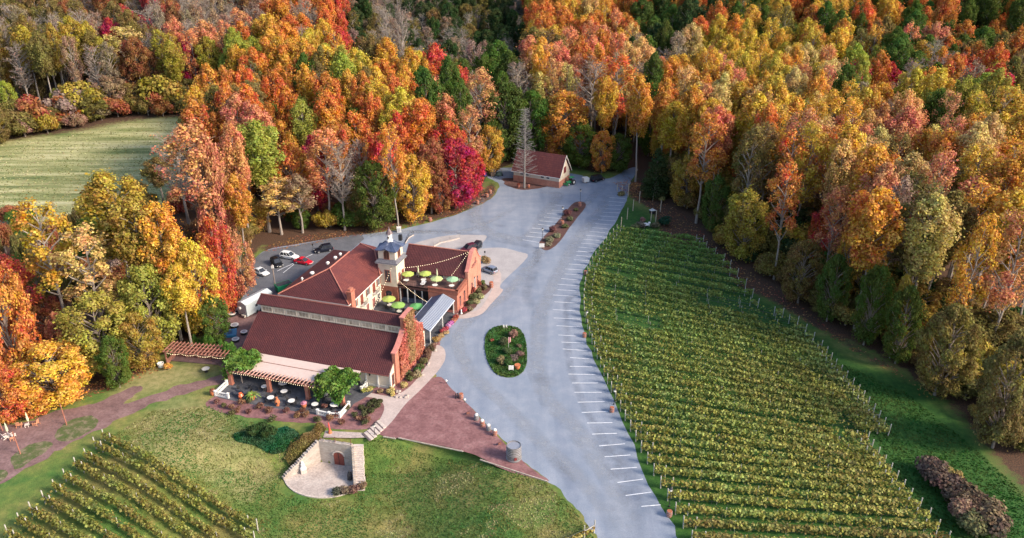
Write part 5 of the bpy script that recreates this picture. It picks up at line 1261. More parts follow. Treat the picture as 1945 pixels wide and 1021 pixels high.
# white doors standing open at the van's tail
vx, vy = at0(1112, 346); e = empty('utility_trailer', (vx, vy, .03), pxang((1100, 346), (1125, 342)), 'small white box trailer behind the black van', 'trailer')
MB().box((0, 0, .95), (1.7, 1.6, 1.3)).build('box_body', WHITE, e); MB().tube((.8, 0, .4), (1.5, 0, .4), .05, n=5).build('drawbar', DARK, e)
for sg in (-.75, .75): MB().tube((0, sg, .3), (0, sg + .15, .3), .3, n=10).build('wheel', DARK, e)
MB().box((-.87, 0, .95), (.04, 1.3, 1.0)).build('rear_door', mat('grey_panel', (.4, .4, .42), .5, .2, 2), e)
# tractor
x, y = at0(1083, 350); e = empty('farm_tractor', (x, y, .03), pxang((1095, 345), (1071, 353)), 'green farm tractor with white wheel rims beside the shed', 'tractor')
GRN = mat('tractor_green', (.03, .24, .10), .45, .15, 3)
MB().box((.8, 0, .95), (1.7, .8, .6), taper=.9).box((-.3, 0, .8), (1.2, .9, .4)).build('body', GRN, e); MB().box((-.45, 0, 2.25), (1.5, 1.3, .12)).build('canopy_roof', GRN, e)
for sx_ in (-1, .1):
    for sg in (-.55, .55): MB().tube((sx_, sg, 1), (sx_, sg, 2.2), .04, n=5).build('roof_post', DARK, e)
for sg in (-1, 1):
    t_ = MB().tube((-.7, sg * .55, .75), (-.7, sg * .95, .75), .75, n=16).build('rear_wheel', DARK, e); MB().tube((-.7, sg * .9, .75), (-.7, sg * .98, .75), .4, n=12).build('rim', WHITE, t_)
    t_ = MB().tube((1.3, sg * .5, .42), (1.3, sg * .75, .42), .42, n=12).build('front_wheel', DARK, e); MB().tube((1.3, sg * .7, .42), (1.3, sg * .78, .42), .2, n=10).build('rim', WHITE, t_)
MB().box((-.4, 0, 1.2), (.5, .5, .12)).box((-.62, 0, 1.45), (.1, .5, .5)).build('seat', DARK, e); MB().tube((.7, 0, 1.2), (.7, 0, 1.9), .04, n=5).build('exhaust', DARK, e)
MB().box((2.1, 0, .5), (.3, 1.6, .5)).build('front_bucket', GRN, e)

# ---------------------------------------------------------------- shed at the back
s0 = Vector(at0(1018, 350)); SA = pxang((962, 343), (1048, 357)); 
S = empty('small_shed', (s0.x, s0.y, 0), SA, 'small shed with a maroon roof and salmon brick base at the back of the lot', 'building')
d0 = (Vector(at0(1048, 357)) - Vector(at0(962, 343))).length; sl_ = d0 / 2; sw = 8.0
def sh(mb, name, m, parent=None): o = mb.build(name, m, parent or S); return o
m = MB(); m.extr([(-sl_, 0, 1.9), (-sl_, sw, 1.9), (-sl_, sw, 3.6), (-sl_, sw / 2, 8.75), (-sl_, 0, 3.6)], (sl_ * 2, 0, 0)); sh(m, 'wall', CREAM)
m = MB(); m.box((0, sw / 2, .92), (sl_ * 2 + .1, sw + .1, 2.1)); sh(m, 'brick_base', MAT['pale_salmon_brick'])
m = MB(); m.slab([(-sl_ - .5, -.55, 3.3), (sl_ + .5, -.55, 3.3), (sl_ + .5, sw / 2, 9.2), (-sl_ - .5, sw / 2, 9.2)], .16); m.slab([(-sl_ - .5, sw + .55, 3.3), (sl_ + .5, sw + .55, 3.3), (sl_ + .5, sw / 2, 9.2), (-sl_ - .5, sw / 2, 9.2)], .16); sh(m, 'roof', TUD)
m = MB(); 
for v0, v1 in ((-.58, sw / 2), (sw + .58, sw / 2)): m.extr([(sl_ + .5, v0, 3.1), (sl_ + .5, v1, 9.0), (sl_ + .5, v1, 9.25), (sl_ + .5, v0, 3.35)], (.08, 0, 0))
m.box((0, -.58, 3.25), (sl_ * 2 + 1, .07, .2)); sh(m, 'bargeboard', WHITE)
for xx in (-sl_ * .62, -sl_ * .38, sl_ * .28, sl_ * .52):
    f_ = MB().box((xx, -.04, 2.75), (1.2, .1, .75)).build('window', WHITE, S); MB().box((xx, -.09, 2.75), (1.0, .08, .55)).build('pane', GLASS, f_)
MB().box((sl_ + .05, sw * .52, 4.6), (.12, 1.7, 1.9)).build('gable_shutter', mat('dark_red_shutter', (.16, .03, .035), .6, .2, 3), S)
# ---- things near the shed
def box_thing(name, x, y, z, rz, d, m, label, cat, extra=None, group=None):
    e = empty(name, (x, y, z), rz, label, cat, group); return e
x, y = at0(936, 334); e = empty('pallet_stack', (x, y, .03), .2, 'stack of brown wooden pallets left of the shed', 'pallets', None)
for k in range(7):
    MB().box((0, 0, .2 + k * .36), (1.5, 1.3, .06)).box((0, .5, .08 + k * .36), (1.5, .12, .14)).box((0, -.5, .08 + k * .36), (1.5, .12, .14)).build('pallet', mat('pallet_wood', (.28, .20, .15), .9, .3, 3), e)
x, y = at0(921, 334); e = empty('plastic_drum', (x, y, .03), 0, 'bright blue plastic drum left of the pallet stack', 'drum'); MB().lathe((0, 0, 0), [(.42, 0), (.46, .1), (.44, .55), (.47, .6), (.44, .65), (.46, 1.2), (.36, 1.3)], 14).build('body', mat('blue_plastic', (.02, .12, .5), .4, .05, 2), e); MB().lathe((.15, 0, 1.3), [(.06, 0), (.06, .05)], 8).build('cap', WHITE, e)
x, y = at0(948, 333); e = empty('tarp_covered_machine', (x, y, .03), .5, 'dull green tarpaulin covered machine between the pallets and the shed', 'tarp'); MB().lathe((0, 0, 0), [(1.0, 0), (.95, .5), (.7, 1.0), (.2, 1.3)], 9, sx=1.3).build('cover', mat('tarp', (.10, .14, .11), .7, .3, 2), e); [MB().tube((s_x, -.7, .25), (s_x, -.95, .25), .25, n=8).build('wheel', DARK, e) for s_x in (-.7, .7)]
x, y = at0(985, 356); pot(x, y, .03, 1.4, 'brown wooden planter in front of the shed wall', 'flowers', TIMBER, 'planter', 'planter', None, (.35, .1, .05))
x, y = at0(1004, 356); pot(x, y, .03, 1.0, 'small clay pot of orange flowers beside the bare tree at the shed', 'flowers', None, 'flower_pot', 'pot', None, (.7, .3, .2))
# leafless larch in front of the shed
x, y = at0(996, 357); e = empty('bare_larch', (x, y, 0), 0, 'tall bare grey larch standing right in front of the small shed', 'tree'); rg = random.Random(4); HT = 24.5
m = MB(); m.tube((0, 0, 0), (.1, 0, HT), .32, .04, 7); LG_ = mat('grey_bark', (.24, .225, .21), .9, .2, 2); m.build('trunk', LG_, e); m = MB()
for k in range(150):
    z = 4 + (HT - 4.5) * (k / 150) ** .9; a = k * 2.4 + rg.uniform(-.4, .4); l = (HT - z) * .165 + .6 + rg.random() * .6; b_ = Vector((l * math.cos(a), l * math.sin(a), z + l * .35)); a_ = Vector((0, 0, z)); m.tube(a_, b_, .055, .02, 4, cap=False)
    for _ in range(7):
        q = a_.lerp(b_, rg.uniform(.3, 1)); m.tube(q, q + Vector((rg.gauss(0, .5), rg.gauss(0, .5), rg.gauss(.1, .25))), .028, .012, 3, cap=False)
m.build('branches', LG_, e)
# ---------------------------------------------------------------- cellar: stone retaining walls, arched door, round terrace
LIME = mat_brick('limestone', (.42, .36, .31), (.55, .48, .42), (.34, .28, .25), 1.3)
LIMEP = mat('limestone_step', (.52, .44, .39), .9, .2, 2, bmp=.5)
Cw = empty('cellar_wall', (PB0[0], PB0[1], CEL), 0, 'pale stone retaining wall with an arched cellar door below the rose bed', 'retaining wall')
def LV(x, y, z): return (x - PB0[0], y - PB0[1], z - CEL)
def wallstrip(mb, A, B, zb, zt0, zt1, th=.55, n=12, jag=.12):
    A = Vector(A); B = Vector(B); d = (B - A).normalized(); nn = Vector((-d.y, d.x)) * th
    for i in range(n):
        p = A.lerp(B, i / n); q = A.lerp(B, (i + 1) / n); zt = zt0 + (zt1 - zt0) * (i + .5) / n + rnd.uniform(-jag, jag)
        a_ = [LV(p.x, p.y, zb), LV(q.x, q.y, zb), LV(q.x, q.y, zt), LV(p.x, p.y, zt)]
        mb.extr(a_, (nn.x, nn.y, 0))
m = MB(); wallstrip(m, PB0, PB1, CEL - .2, .45, .45, .6, 14, .05); m.build('back_wall', LIME, Cw)
m = MB(); wallstrip(m, (PL[0], PL[1]), PB0, CEL - .2, CEL + .5, .4, .6, 20, .1); m.build('side_wall', LIME, Cw)
m = MB(); wallstrip(m, PB1, (PS[0], PS[1]), CEL - .2, .2, CEL + .5, -.45, 14, .05) if False else wallstrip(m, PB1, (PS[0], PS[1]), CEL - .2, .3, CEL + .55, .4, 14, .05); m.build('stair_wall', LIME, Cw)
dv = (Vector(PB1) - Vector(PB0)); du = dv.normalized(); dn_ = Vector((du.y, -du.x)); c0 = Vector(PB0) + dv * .58; hw = .85
pts = [c0 - du * hw, c0 + du * hw]; ring = [(-hw, 0), (hw, 0)] + [(hw * math.cos(t), 1.9 + hw * .8 * math.sin(t)) for t in np.linspace(0, math.pi, 9)]
m = MB(); m.extr([LV(c0.x + du.x * a + dn_.x * .02, c0.y + du.y * a + dn_.y * .02, CEL + z) for a, z in ring], (dn_.x * .08, dn_.y * .08, 0)); dr = m.build('cellar_door', DOORM, Cw)
m = MB(); m.box(LV(c0.x + dn_.x * .13, c0.y + dn_.y * .13, CEL + 1.3), (.04, .04, 2.4), math.atan2(du.y, du.x)); m.build('door_handle', DARK, dr)
m = MB()
for t0_, t1_ in zip(np.linspace(0, math.pi, 9)[:-1], np.linspace(0, math.pi, 9)[1:]):
    P4 = [(hw * r * math.cos(t), 1.9 + hw * .8 * r * math.sin(t)) for r, t in ((1.02, t0_), (1.3, t0_), (1.3, t1_), (1.02, t1_))]
    m.extr([LV(c0.x + du.x * a + dn_.x * .02, c0.y + du.y * a + dn_.y * .02, CEL + z) for a, z in P4], (dn_.x * .14, dn_.y * .14, 0))
m.build('arch_stones', LIMEP, Cw)
# terrace slab as a fan, with a pale rim
import math as _m
def pz(px, py): return at0(px, py, CEL)
arc = [pz(*p) for p in [(541, 911), (547, 922), (560, 933), (580, 941), (605, 945), (630, 944), (652, 939), (672, 930)]]
poly = [PB0, PB1, PS] + arc[::-1]
sheet('cellar_terrace', poly, CEL + .03, soil_mat('cellar_concrete', [(.3, (.33, .27, .24)), (.55, (.46, .39, .35)), (.7, (.50, .44, .40))], .35, 3, .2), 0, 1, False, world=True)
e = empty('terrace_kerb', (arc[3][0], arc[3][1], CEL), 0, 'curved pale stone kerb around the round cellar terrace', 'kerb'); m = MB()
A2 = smooth_poly(arc, 4, False)
for a_, b_ in zip(A2[:-1], A2[1:]):
    c = ((a_[0] + b_[0]) / 2 - arc[3][0], (a_[1] + b_[1]) / 2 - arc[3][1]); m.box((c[0], c[1], .05), (math.hypot(b_[0] - a_[0], b_[1] - a_[1]) + .03, .3, .22), math.atan2(b_[1] - a_[1], b_[0] - a_[0]))
m.build('kerb_stones', LIMEP, e)
e = empty('stone_steps', (PS[0], PS[1], CEL), 0, 'flight of pale stone steps running down the right side of the cellar terrace', 'steps')
st_a = Vector(at0(690, 829, 0)) ; st_a = Vector(PB1) + Vector((.95, .6)); st_b = Vector(PS) + Vector((.95, -.2)); ns = 20
for k in range(ns):
    q = st_a.lerp(st_b, k / (ns - 1)); z = .05 + (CEL + .1) * k / (ns - 1)
    MB().box((q.x - PS[0] + rnd.uniform(-.06, .06), q.y - PS[1], z - CEL - .35), (1.6 + rnd.uniform(-.1, .1), (st_a - st_b).length / (ns - 1) + .25, .7)).build('step', LIMEP, e)
# top landing and upper steps
sheet('landing', [at(618, 818), at(690, 822), at(696, 832), at(672, 834), at(614, 832)], .05, MAT.get('x') or soil_mat('landing_stone', [(.3, (.34, .27, .25)), (.6, (.46, .38, .34))], .8, 3, .2), 0, 1, False, world=True)
for k, (px, py) in enumerate([(696, 831), (702, 826), (708, 820), (714, 814), (720, 808)]):
    x, y = at(px, py); e = empty('walk_step', (x, y, .06), R(38), 'stone step on the upper walk, %s' % ['lowest, beside the landing', 'second up from the landing', 'third up from the landing', 'fourth up from the landing', 'topmost of the five'][k], 'step', 'steps of the upper walk')
    MB().box((0, 0, .02), (.35, 2.4, .16)).build('riser', mat('dark_riser', (.12, .09, .09), .9, .2, 3), e); MB().box((.45, 0, .05), (.55, 2.4, .12)).build('tread', LIMEP, e)
# railing over the wall
RUST = mat('rust_rail', (.16, .06, .045), .7, .3, 3)
e = empty('terrace_railing', (PB0[0], PB0[1], 0), 0, 'thin rusty railing along the top of the cellar wall', 'railing')
for f_ in (.05, .5, .98):
    q = dv * f_; MB().tube((q.x, q.y + .25, .2), (q.x, q.y + .25, 1.5), .05, n=5).build('post', RUST, e)
for zz in (.85, 1.4): MB().tube((dv.x * .05, dv.y * .05 + .25, zz), (dv.x * .98, dv.y * .98 + .25, zz), .03, n=4).build('rail', RUST, e)
# statue
x, y = pz(576.5, 897); e = empty('garden_statue', (x, y, CEL + .03), .5, 'white seated statue on a square plinth by the cellar side wall', 'statue')
STW = mat('white_marble', (.78, .77, .76), .5, .04, 2); MB().box((0, 0, .3), (.85, .85, .6)).box((0, 0, .64), (.95, .95, .1)).build('plinth', LIMEP, e)
MB().lathe((0, 0, .69), [(.42, 0), (.45, .25), (.3, .5), (.24, .8), (.28, 1.0), (.13, 1.15), (.17, 1.3), (.16, 1.42), (.05, 1.52)], 12, sx=1.1, sy=.9).lathe((.28, -.2, .69), [(.2, 0), (.22, .3), (.12, .42)], 8).build('figure', STW, e)
x, y = pz(665, 911); e = empty('iron_stove', (x, y, CEL + .03), 0, 'black iron stove standing against the stair wall', 'stove'); MB().box((0, 0, .75), (.6, .8, 1.1)).build('body', DARK, e); MB().tube((0, 0, 1.3), (0, 0, 1.9), .09, n=8).build('flue', DARK, e); MB().box((-.32, 0, .75), (.04, .5, .5)).build('stove_door', mat('iron_grey', (.08, .08, .09), .5, .2, 3), e)
x, y = at(627, 822); e = empty('red_hydrant_post', (x, y, .05), 0, 'red painted post on a clay base at the left of the landing', 'post'); MB().lathe((0, 0, 0), [(.35, 0), (.3, .3), (.18, .5)], 10).build('base', TERRA, e); MB().tube((0, 0, .4), (-.1, 0, 2.0), .15, .11, n=8).build('post', mat('bright_red', (.6, .09, .07), .6, .1, 3), e)
# low timber edging of the mulch bed
for a_, b_, lab in (((728, 830), (752, 837), 'short timber edging at the left end of the red mulch bed'), ((757, 834), (880, 871), 'long timber edging between the red mulch bed and the lawn'), ((912, 881), (1040, 915), 'timber edging running to the road edge below the big barrel')):
    A_, B_ = Vector(at(*a_)), Vector(at(*b_)); d = B_ - A_; e = empty('timber_edging', (A_.x, A_.y, .02), math.atan2(d.y, d.x), lab, 'edging', 'timber edging'); MB().box((d.length / 2, 0, .06), (d.length, .16, .16)).build('sleeper', mat('pale_timber', (.44, .36, .30), .9, .2, 2), e); [MB().tube((q, .1, 0), (q, .1, .22), .04, n=5).build('stake', WOOD, e) for q in (.3, d.length - .3)]

# ---------------------------------------------------------------- barrels, bollards, signs, lamps
OAK = mat('weathered_oak', (.17, .16, .16), .8, .3, 4, bmp=.3); OAKR = mat('red_oak', (.36, .12, .06), .8, .25, 4); HOOP = mat('hoop_steel', (.42, .42, .45), .35, .1, 4, metal=.5)
def barrel(x, y, r, h, label, wood=OAKR, hoops=3, lid=None, openb=False, z=.04, group='barrels', plant=None, big=False, name='barrel'):
    e = empty(name, (x, y, z), rnd.uniform(0, 6) if not big else 0, label, 'barrel' if not big else 'vat', group)
    pr = [(r * .86, 0), (r * .96, h * .25), (r, h * .5), (r * .96, h * .75), (r * .88, h)] if not big else [(r * 1.02, 0), (r * 1.0, h * .5), (r * .95, h)]
    if openb: pr = pr + [(pr[-1][0] * .93, h), (pr[-1][0] * .93, h * .15)]
    MB().lathe((0, 0, 0), pr, 24 if big else 14).build('staves', wood, e)
    if openb: MB().lathe((0, 0, h * .12), [(r * .85, 0), (r * .85, .03)], 20).build('inside_floor', DARK, e)
    for k in range(hoops):
        zz = h * ((k + .5) / hoops if not big else (.08 if k == 0 else .45 + .5 * (k - 1) / (hoops - 1.8))); q = np.interp(zz, [p[1] for p in pr[:5 if not big else 3]], [p[0] for p in pr[:5 if not big else 3]])
        MB().lathe((0, 0, zz), [(q + .005, 0), (q + .03, .005), (q + .03, .07), (q + .005, .075)], 24 if big else 14).build('hoop', HOOP, e)
    if lid: MB().lathe((0, 0, h), [(r * .7, 0), (r * .72, .08), (r * .5, .25), (.05, .3)], 12).build('lid', lid, e)
    return e
x, y = at0(976, 870); bb = barrel(x, y, 1.2, 2.55, 'giant weathered open topped wine vat at the tip of the mulch bed', OAK, 6, openb=True, big=True, name='wine_vat', group=None)
e2 = MB().tube((.0, -1.24, .75), (.0, -1.3, .75), .26, n=12).build('red_emblem', mat('emblem_maroon', (.2, .03, .03), .5, .2, 3), bb); bb.rotation_euler.z = R(12)
for (px, py), c_, lab in zip([(905, 797), (916, 808), (928, 817), (940, 826)], (OAK, OAKR, OAK, OAKR), ['grey oak barrel with a white lid, first of four along the mulch edge', 'orange oak barrel with a white lid, second of four along the mulch edge', 'dark oak barrel with a white lid, third of four along the mulch edge', 'orange oak barrel with a white lid nearest the giant vat']):
    x, y = at0(px, py); barrel(x, y, .42, .95, lab, c_, 3, lid=WHITE, group='lidded barrels along the mulch edge')
for (px, py), lab in (((876, 756), 'orange barrel planter with a pale top beside the two black bollards'), ((1101, 391), 'small orange barrel at the far tip of the planted median'), ((1068, 426), 'round orange barrel planter in the middle of the planted median'), ((817, 420), 'orange barrel at the lane edge left of the crimson maple'), ((907, 387), 'orange barrel below the crimson maple'), ((925, 374), 'orange barrel at the lane edge right of the crimson maple, lower of two'), ((931, 367), 'orange barrel at the lane edge right of the crimson maple, upper of two'),
                      ((1110, 640), 'orange barrel at the vineyard edge beside the middle parking stalls'), ((1112, 521), 'orange barrel at the vineyard edge beside the upper parking stalls'), ((1162, 782), 'orange barrel at the vineyard edge beside the lower parking stalls'), ((1271, 980), 'largest orange barrel at the vineyard edge near the bottom of the photo')):
    x, y = at0(px, py); barrel(x, y, .42 if py > 500 else .5, .95 if py > 500 else 1.1, lab, OAKR, 3, group='orange barrels', lid=None)
def lamp(x, y, h, label, z=.03, head=WHITE, post=DARK, group='lamp posts'):
    e = empty('lamp_post', (x, y, z), 0, label, 'lamp post', group)
    MB().lathe((0, 0, 0), [(.14, 0), (.10, .25), (.05, .3), (.045, h)], 8).build('post', post, e); MB().lathe((0, 0, h), [(.1, 0), (.2, .08), (.24, .42), (.26, .45)], 6).build('lantern', head, e); MB().lathe((0, 0, h + .45), [(.3, 0), (.12, .2), (.03, .32)], 6).build('cap', DARK, e)
for (px, py), h, lab in (((1102, 386), 3.6, 'tall dark lamp post at the far tip of the planted median'), ((1068, 420), 3.6, 'dark lamp post in the middle of the planted median'), ((1030, 458), 3.0, 'white lamp post at the near end of the planted median'), ((1114, 614), 2.4, 'white headed lamp post at the vineyard edge by the middle stalls'), ((1166, 768), 2.6, 'white headed lamp post at the vineyard edge by the lower stalls'), ((1271, 962), 2.8, 'white headed lamp post at the vineyard edge nearest the bottom'),
                    ((712, 826), 1.6, 'small white lantern beside the upper walk steps'), ((64, 792), 2.4, 'white lantern on a red post behind the garden chairs')):
    x, y = at0(px, py); lamp(x, y, h, lab)
for (px, py), lab in (((866, 757), 'left one of two black bollards by the barrel planter'), ((870, 756), 'right one of two black bollards by the barrel planter')):
    x, y = at0(px, py); e = empty('bollard', (x, y, .03), 0, lab, 'bollard', 'black bollards'); MB().lathe((0, 0, 0), [(.09, 0), (.09, .9), (.14, .95), (.1, 1.1)], 8).build('post', DARK, e)
for (px, py), lab, c_ in (((848, 729), 'small white lantern stake at the top tip of the red mulch bed', WHITE), ((883, 765), 'small white lantern lying at the mulch bed edge', WHITE)):
    x, y = at0(px, py); e = empty('ground_light', (x, y, .03), 0, lab, 'light', 'ground lights'); MB().tube((0, 0, 0), (0, 0, .7), .04, n=5).build('stake', DARK, e); MB().lathe((0, 0, .55), [(.16, 0), (.22, .15), (.1, .35)], 8).build('lamp_head', c_, e)
for (px, py), lab in (((889, 787), 'short tilted brown sign on the mulch between the planter and the barrels'), ((949, 845), 'short tilted brown sign between the last barrel and the giant vat')):
    x, y = at0(px, py); e = empty('ground_sign', (x, y, .03), 1.0, lab, 'sign', 'low brown signs'); MB().box((0, 0, .3), (.9, .08, .35), ry=.5).build('panel', RUST, e); MB().tube((0, 0, 0), (0, 0, .3), .04, n=5).build('stake', WOOD, e)
# signs: white board on the island and one on the median
def board(px, py, w_, h_, label, lines, rz=0, name='notice_board', post=.35):
    x, y = at0(px, py); e = empty(name, (x, y, .06), rz, label, 'sign', 'white notice boards'); p_ = MB().box((0, 0, post + h_ / 2), (w_, .1, h_)).build('panel', WHITE, e)
    MB().tube((-w_ * .4, 0, 0), (-w_ * .4, 0, post), .05, n=5).build('leg', WOOD, e); MB().tube((w_ * .4, 0, 0), (w_ * .4, 0, post), .05, n=5).build('leg', WOOD, e)
    m = MB()
    for k in range(lines): m.box((0, -.056, post + h_ * (.8 - .55 * k / max(1, lines - 1))), (w_ * (.62 - .12 * (k % 2)), .012, .035))
    if lines: m.build('faint_lettering', mat('faint_grey', (.45, .45, .47), .7, .1, 2), p_)
board(971, 705, .95, .85, 'white notice board at the lower end of the grass island', 3)
board(1029, 472, 1.3, 1.0, 'white notice board at the near tip of the planted median', 2)
board(957, 624, .3, .5, 'left one of two small white signs at the top of the grass island', 0); board(962, 624, .3, .5, 'right one of two small white signs at the top of the grass island', 0)
x, y = at0(758, 440); e = empty('electrical_box', (x, y, .03), .2, 'white utility box beside the tall pale tree at the lane', 'utility box'); MB().box((0, 0, .65), (1.1, .8, 1.3)).box((0, 0, 1.33), (1.2, .9, .08)).build('cabinet', WHITE, e); MB().box((0, -.42, .65), (.8, .04, 1.0)).build('panel_door', MAT['grey_panel'], e)
# flag on the island
x, y = at0(966, 662); e = empty('small_flag', (x, y, .06), 0, 'small red and white striped flag drooping on a pole among the island shrubs', 'flag'); MB().tube((0, 0, 0), (0, 0, 2.6), .03, n=5).build('pole', WHITE, e)
m = MB(); 
for k in range(7):
    x0_, x1_ = .03 + k * .06, .03 + (k + 1) * .06; m.add([(x0_, .05 * math.sin(k), 1.2 + .05 * k), (x1_, .05 * math.sin(k + 1), 1.2 + .05 * (k + 1)), (x1_, .05 * math.sin(k + 1), 2.5), (x0_, .05 * math.sin(k), 2.55)], [(0, 1, 2, 3)], k % 2)
m.build('cloth', [mat('flag_red', (.6, .03, .06), .8, .05, 2), WHITE], e)
# island shrubs
for i, (px, py, w_, h_, hue, lab) in enumerate([(976, 640, 2.3, 1.3, (.30, .17, .12), 'brownish round shrub at the upper right of the grass island'), (957, 655, 2.5, 1.5, (.11, .13, .06), 'grey green shrub left of the flag on the island'), (965, 672, 2.2, 1.3, (.08, .14, .05), 'dark green shrub at the middle of the island'), (987, 676, 1.8, 1.0, (.22, .14, .11), 'reddish shrub at the right side of the island'), (955, 690, 2.2, 1.5, (.26, .22, .10), 'tan grass clump at the lower left of the island'), (964, 693, 2.4, 1.4, (.05, .12, .03), 'deep green shrub right behind the island notice board'), (976, 684, 1.8, 1.1, (.18, .14, .12), 'mauve brown shrub behind the clay pot on the island'), (934, 648, .9, .4, (.4, .13, .06), 'small orange tuft at the left side of the island'), (986, 659, 1.2, .6, (.18, .14, .08), 'small brown tuft right of the flag')]):
    x, y = at0(px, py); blob_shrub('garden_shrub', x, y, w_, h_, hue, lab, group='shrubs on the grass island', seed=i, z=.05)
x, y = at0(983, 701); pot(x, y, .06, 1.4, 'smooth salmon clay pot right of the island notice board', group='clay pots')
# grass tufts round the island edge
rng = np.random.default_rng(8); IP = [at(*p) for p in ISL]; pts = []
bx0, bx1 = min(p[0] for p in IP), max(p[0] for p in IP); by0, by1 = min(p[1] for p in IP), max(p[1] for p in IP)
Q = rng.random((9000, 2)) * [bx1 - bx0, by1 - by0] + [bx0, by0]; Q = Q[inpoly_np(smooth_poly(IP, 5), Q[:, 0], Q[:, 1])]
me = quads_mesh('island_turf', np.column_stack([Q, .10 + .10 * rng.random(len(Q))]), .18 + .12 * rng.random(len(Q)), rng, .6)
o = put('island_turf', me, None, VLEAF); o.color = (.06, .15, .03, 1); tag(o, 'thick green ground cover on the oval island', 'ground cover', kind='stuff')
# median planting
for i, (px, py, w_, h_, hue, lab) in enumerate([(1078, 408, 2.6, 1.6, (.24, .09, .08), 'reddish bare shrub beside the middle lamp of the median'), (1094, 400, 1.6, .8, (.16, .18, .06), 'low shrub near the far tip of the median'), (1050, 440, 2.2, 1.6, (.20, .08, .08), 'wine red shrub left of the median barrel planter'), (1082, 418, 2.0, 1.0, (.20, .20, .09), 'grey green clump right of the middle lamp'), (1073, 432, 2.2, .9, (.16, .18, .07), 'olive clump in the lower half of the median'), (1058, 450, 2.4, .9, (.28, .28, .16), 'pale grassy clump near the sign of the median'), (1044, 458, 2.6, .9, (.26, .26, .15), 'pale sage clump at the near end of the median'), (1042, 466, 2.0, .7, (.30, .26, .16), 'straw coloured clump beside the median notice board')]):
    x, y = at0(px, py); blob_shrub('garden_shrub', x, y, w_, h_, hue, lab, group='shrubs of the planted median', seed=30 + i, z=.03)
# bed around the hall: mounds, grasses and rocks
BED = [(746, 752, .8, .7, (.55, .42, .12)), (690, 744, .9, .8, (.35, .36, .07)), (800, 700, 1.6, 1.1, (.10, .13, .04)), (806, 690, 1.5, 1.1, (.16, .15, .06)), (813, 680, 1.4, 1.0, (.20, .12, .07)), (812, 672, 1.4, 1.1, (.18, .10, .06)), (818, 666, 1.5, 1.1, (.12, .09, .05)), (824, 660, 1.4, 1.0, (.26, .14, .09)),
       (792, 706, 1.4, .9, (.06, .16, .04)), (786, 716, 1.5, 1.0, (.16, .14, .05)), (778, 722, 1.4, .9, (.10, .12, .04)), (794, 716, 1.9, 1.0, (.34, .28, .15)), (768, 734, 1.5, .8, (.50, .40, .14)), (742, 746, 1.5, 1.0, (.52, .42, .14)), (775, 712, 1.2, .9, (.12, .13, .05)), (702, 742, 1.2, .8, (.45, .40, .12)), (722, 745, 1.0, .6, (.3, .2, .1))]
for i, (px, py, w_, h_, hue) in enumerate(BED):
    x, y = at0(px, py); c_ = 'golden' if hue[0] > .4 else ('dark green' if hue[0] < .12 else ('rusty' if hue[1] < .13 else 'olive'))
    blob_shrub('border_shrub', x, y, w_ * 1.15, h_, hue, '%s mound in the border below the ivy gable, %s' % (c_, ['lowest golden tuft', 'beside the vine', 'middle', 'upper middle', 'near the path bend', 'at the path bend', 'near the top end', 'topmost', 'by the wall', 'below the middle', 'lower wall side', 'beside the stones', 'by the corner rocks', 'by the hall corner', 'tucked at the wall', 'under the white panels', 'left of the hall corner'][i]), group='mounds along the hall border', seed=60 + i, n=600, z=.03)
ROCK = mat('boulder', (.40, .33, .29), .9, .25, 3, bmp=.5)
for i in range(16):
    px, py = (rnd.uniform(752, 778), rnd.uniform(742, 756)) if i < 9 else (rnd.uniform(795, 828), 0)
    if i >= 9: py = 724 - (px - 795) * 1.9 + 3
    x, y = at0(px, py); s_ = rnd.uniform(.18, .34); o = MB().lathe((0, 0, 0), [(s_ * .9, 0), (s_ * 1.1, s_ * .4), (s_ * .7, s_ * .9), (s_ * .2, s_ * 1.05)], 7, sx=rnd.uniform(.8, 1.3)).build('garden_rock', ROCK); o.location = (x, y, .03); o.rotation_euler.z = rnd.uniform(0, 6)
    tag(o, ('%s pale rock, counted in the heap at the hall corner' if i < 9 else '%s pale rock along the walk below the red creeper') % ordw(i + 1 if i < 9 else i - 8), 'rock', 'rocks of the hall border')
for i, (px, py) in enumerate([(709, 765), (721, 767), (702, 772), (716, 775), (693, 783), (706, 783), (686, 778), (695, 800)]):
    x, y = at0(px, py); blob_shrub('clipped_bush', x, y, 1.4 if i < 7 else 1.9, .95, (.075, .085, .035) if i < 7 else (.2, .1, .06), ['round dark bush at the top of the bed beside the walk fork', 'rightmost round dark bush beside the walk fork', 'dark bush in the middle left of the round bush group', 'dark bush in the middle right of the round bush group', 'lowest left dark bush of the group', 'lowest right dark bush of the group', 'leftmost dark bush of the group', 'ragged brown shrub below the group of round dark bushes'][i], group='round bushes by the walk fork', seed=90 + i, n=700, size=.14, z=.03)
# flowers along the awning walk
for i, (px, py, hue, lab) in enumerate([(866, 605, (.45, .10, .05), 'topmost red mum clump along the awning walk'), (862, 611, (.5, .2, .09), 'orange clump second from the top along the awning walk'), (856, 617, (.62, .18, .45), 'violet pink mum clump along the awning walk'), (852, 622, (.66, .30, .55), 'pale pink mum clump along the awning walk'), (847, 628, (.5, .05, .07), 'crimson clump in the middle of the awning walk edge'), (841, 633, (.52, .07, .06), 'deep red clump near the lower end of the awning walk'), (848, 635, (.5, .32, .16), 'tan clump near the road edge of the awning walk'), (838, 641, (.5, .34, .14), 'straw clump near the bottom of the awning walk'), (829, 650, (.45, .27, .08), 'large round golden grass clump at the bottom of the awning walk')]):
    x, y = at0(px, py); blob_shrub('flower_clump', x, y, 1.5 if i < 8 else 2.1, .9 if i < 8 else 1.3, hue, lab, 'flowers', 'flower clumps along the awning walk', 100 + i, n=700, size=.16, z=.04)
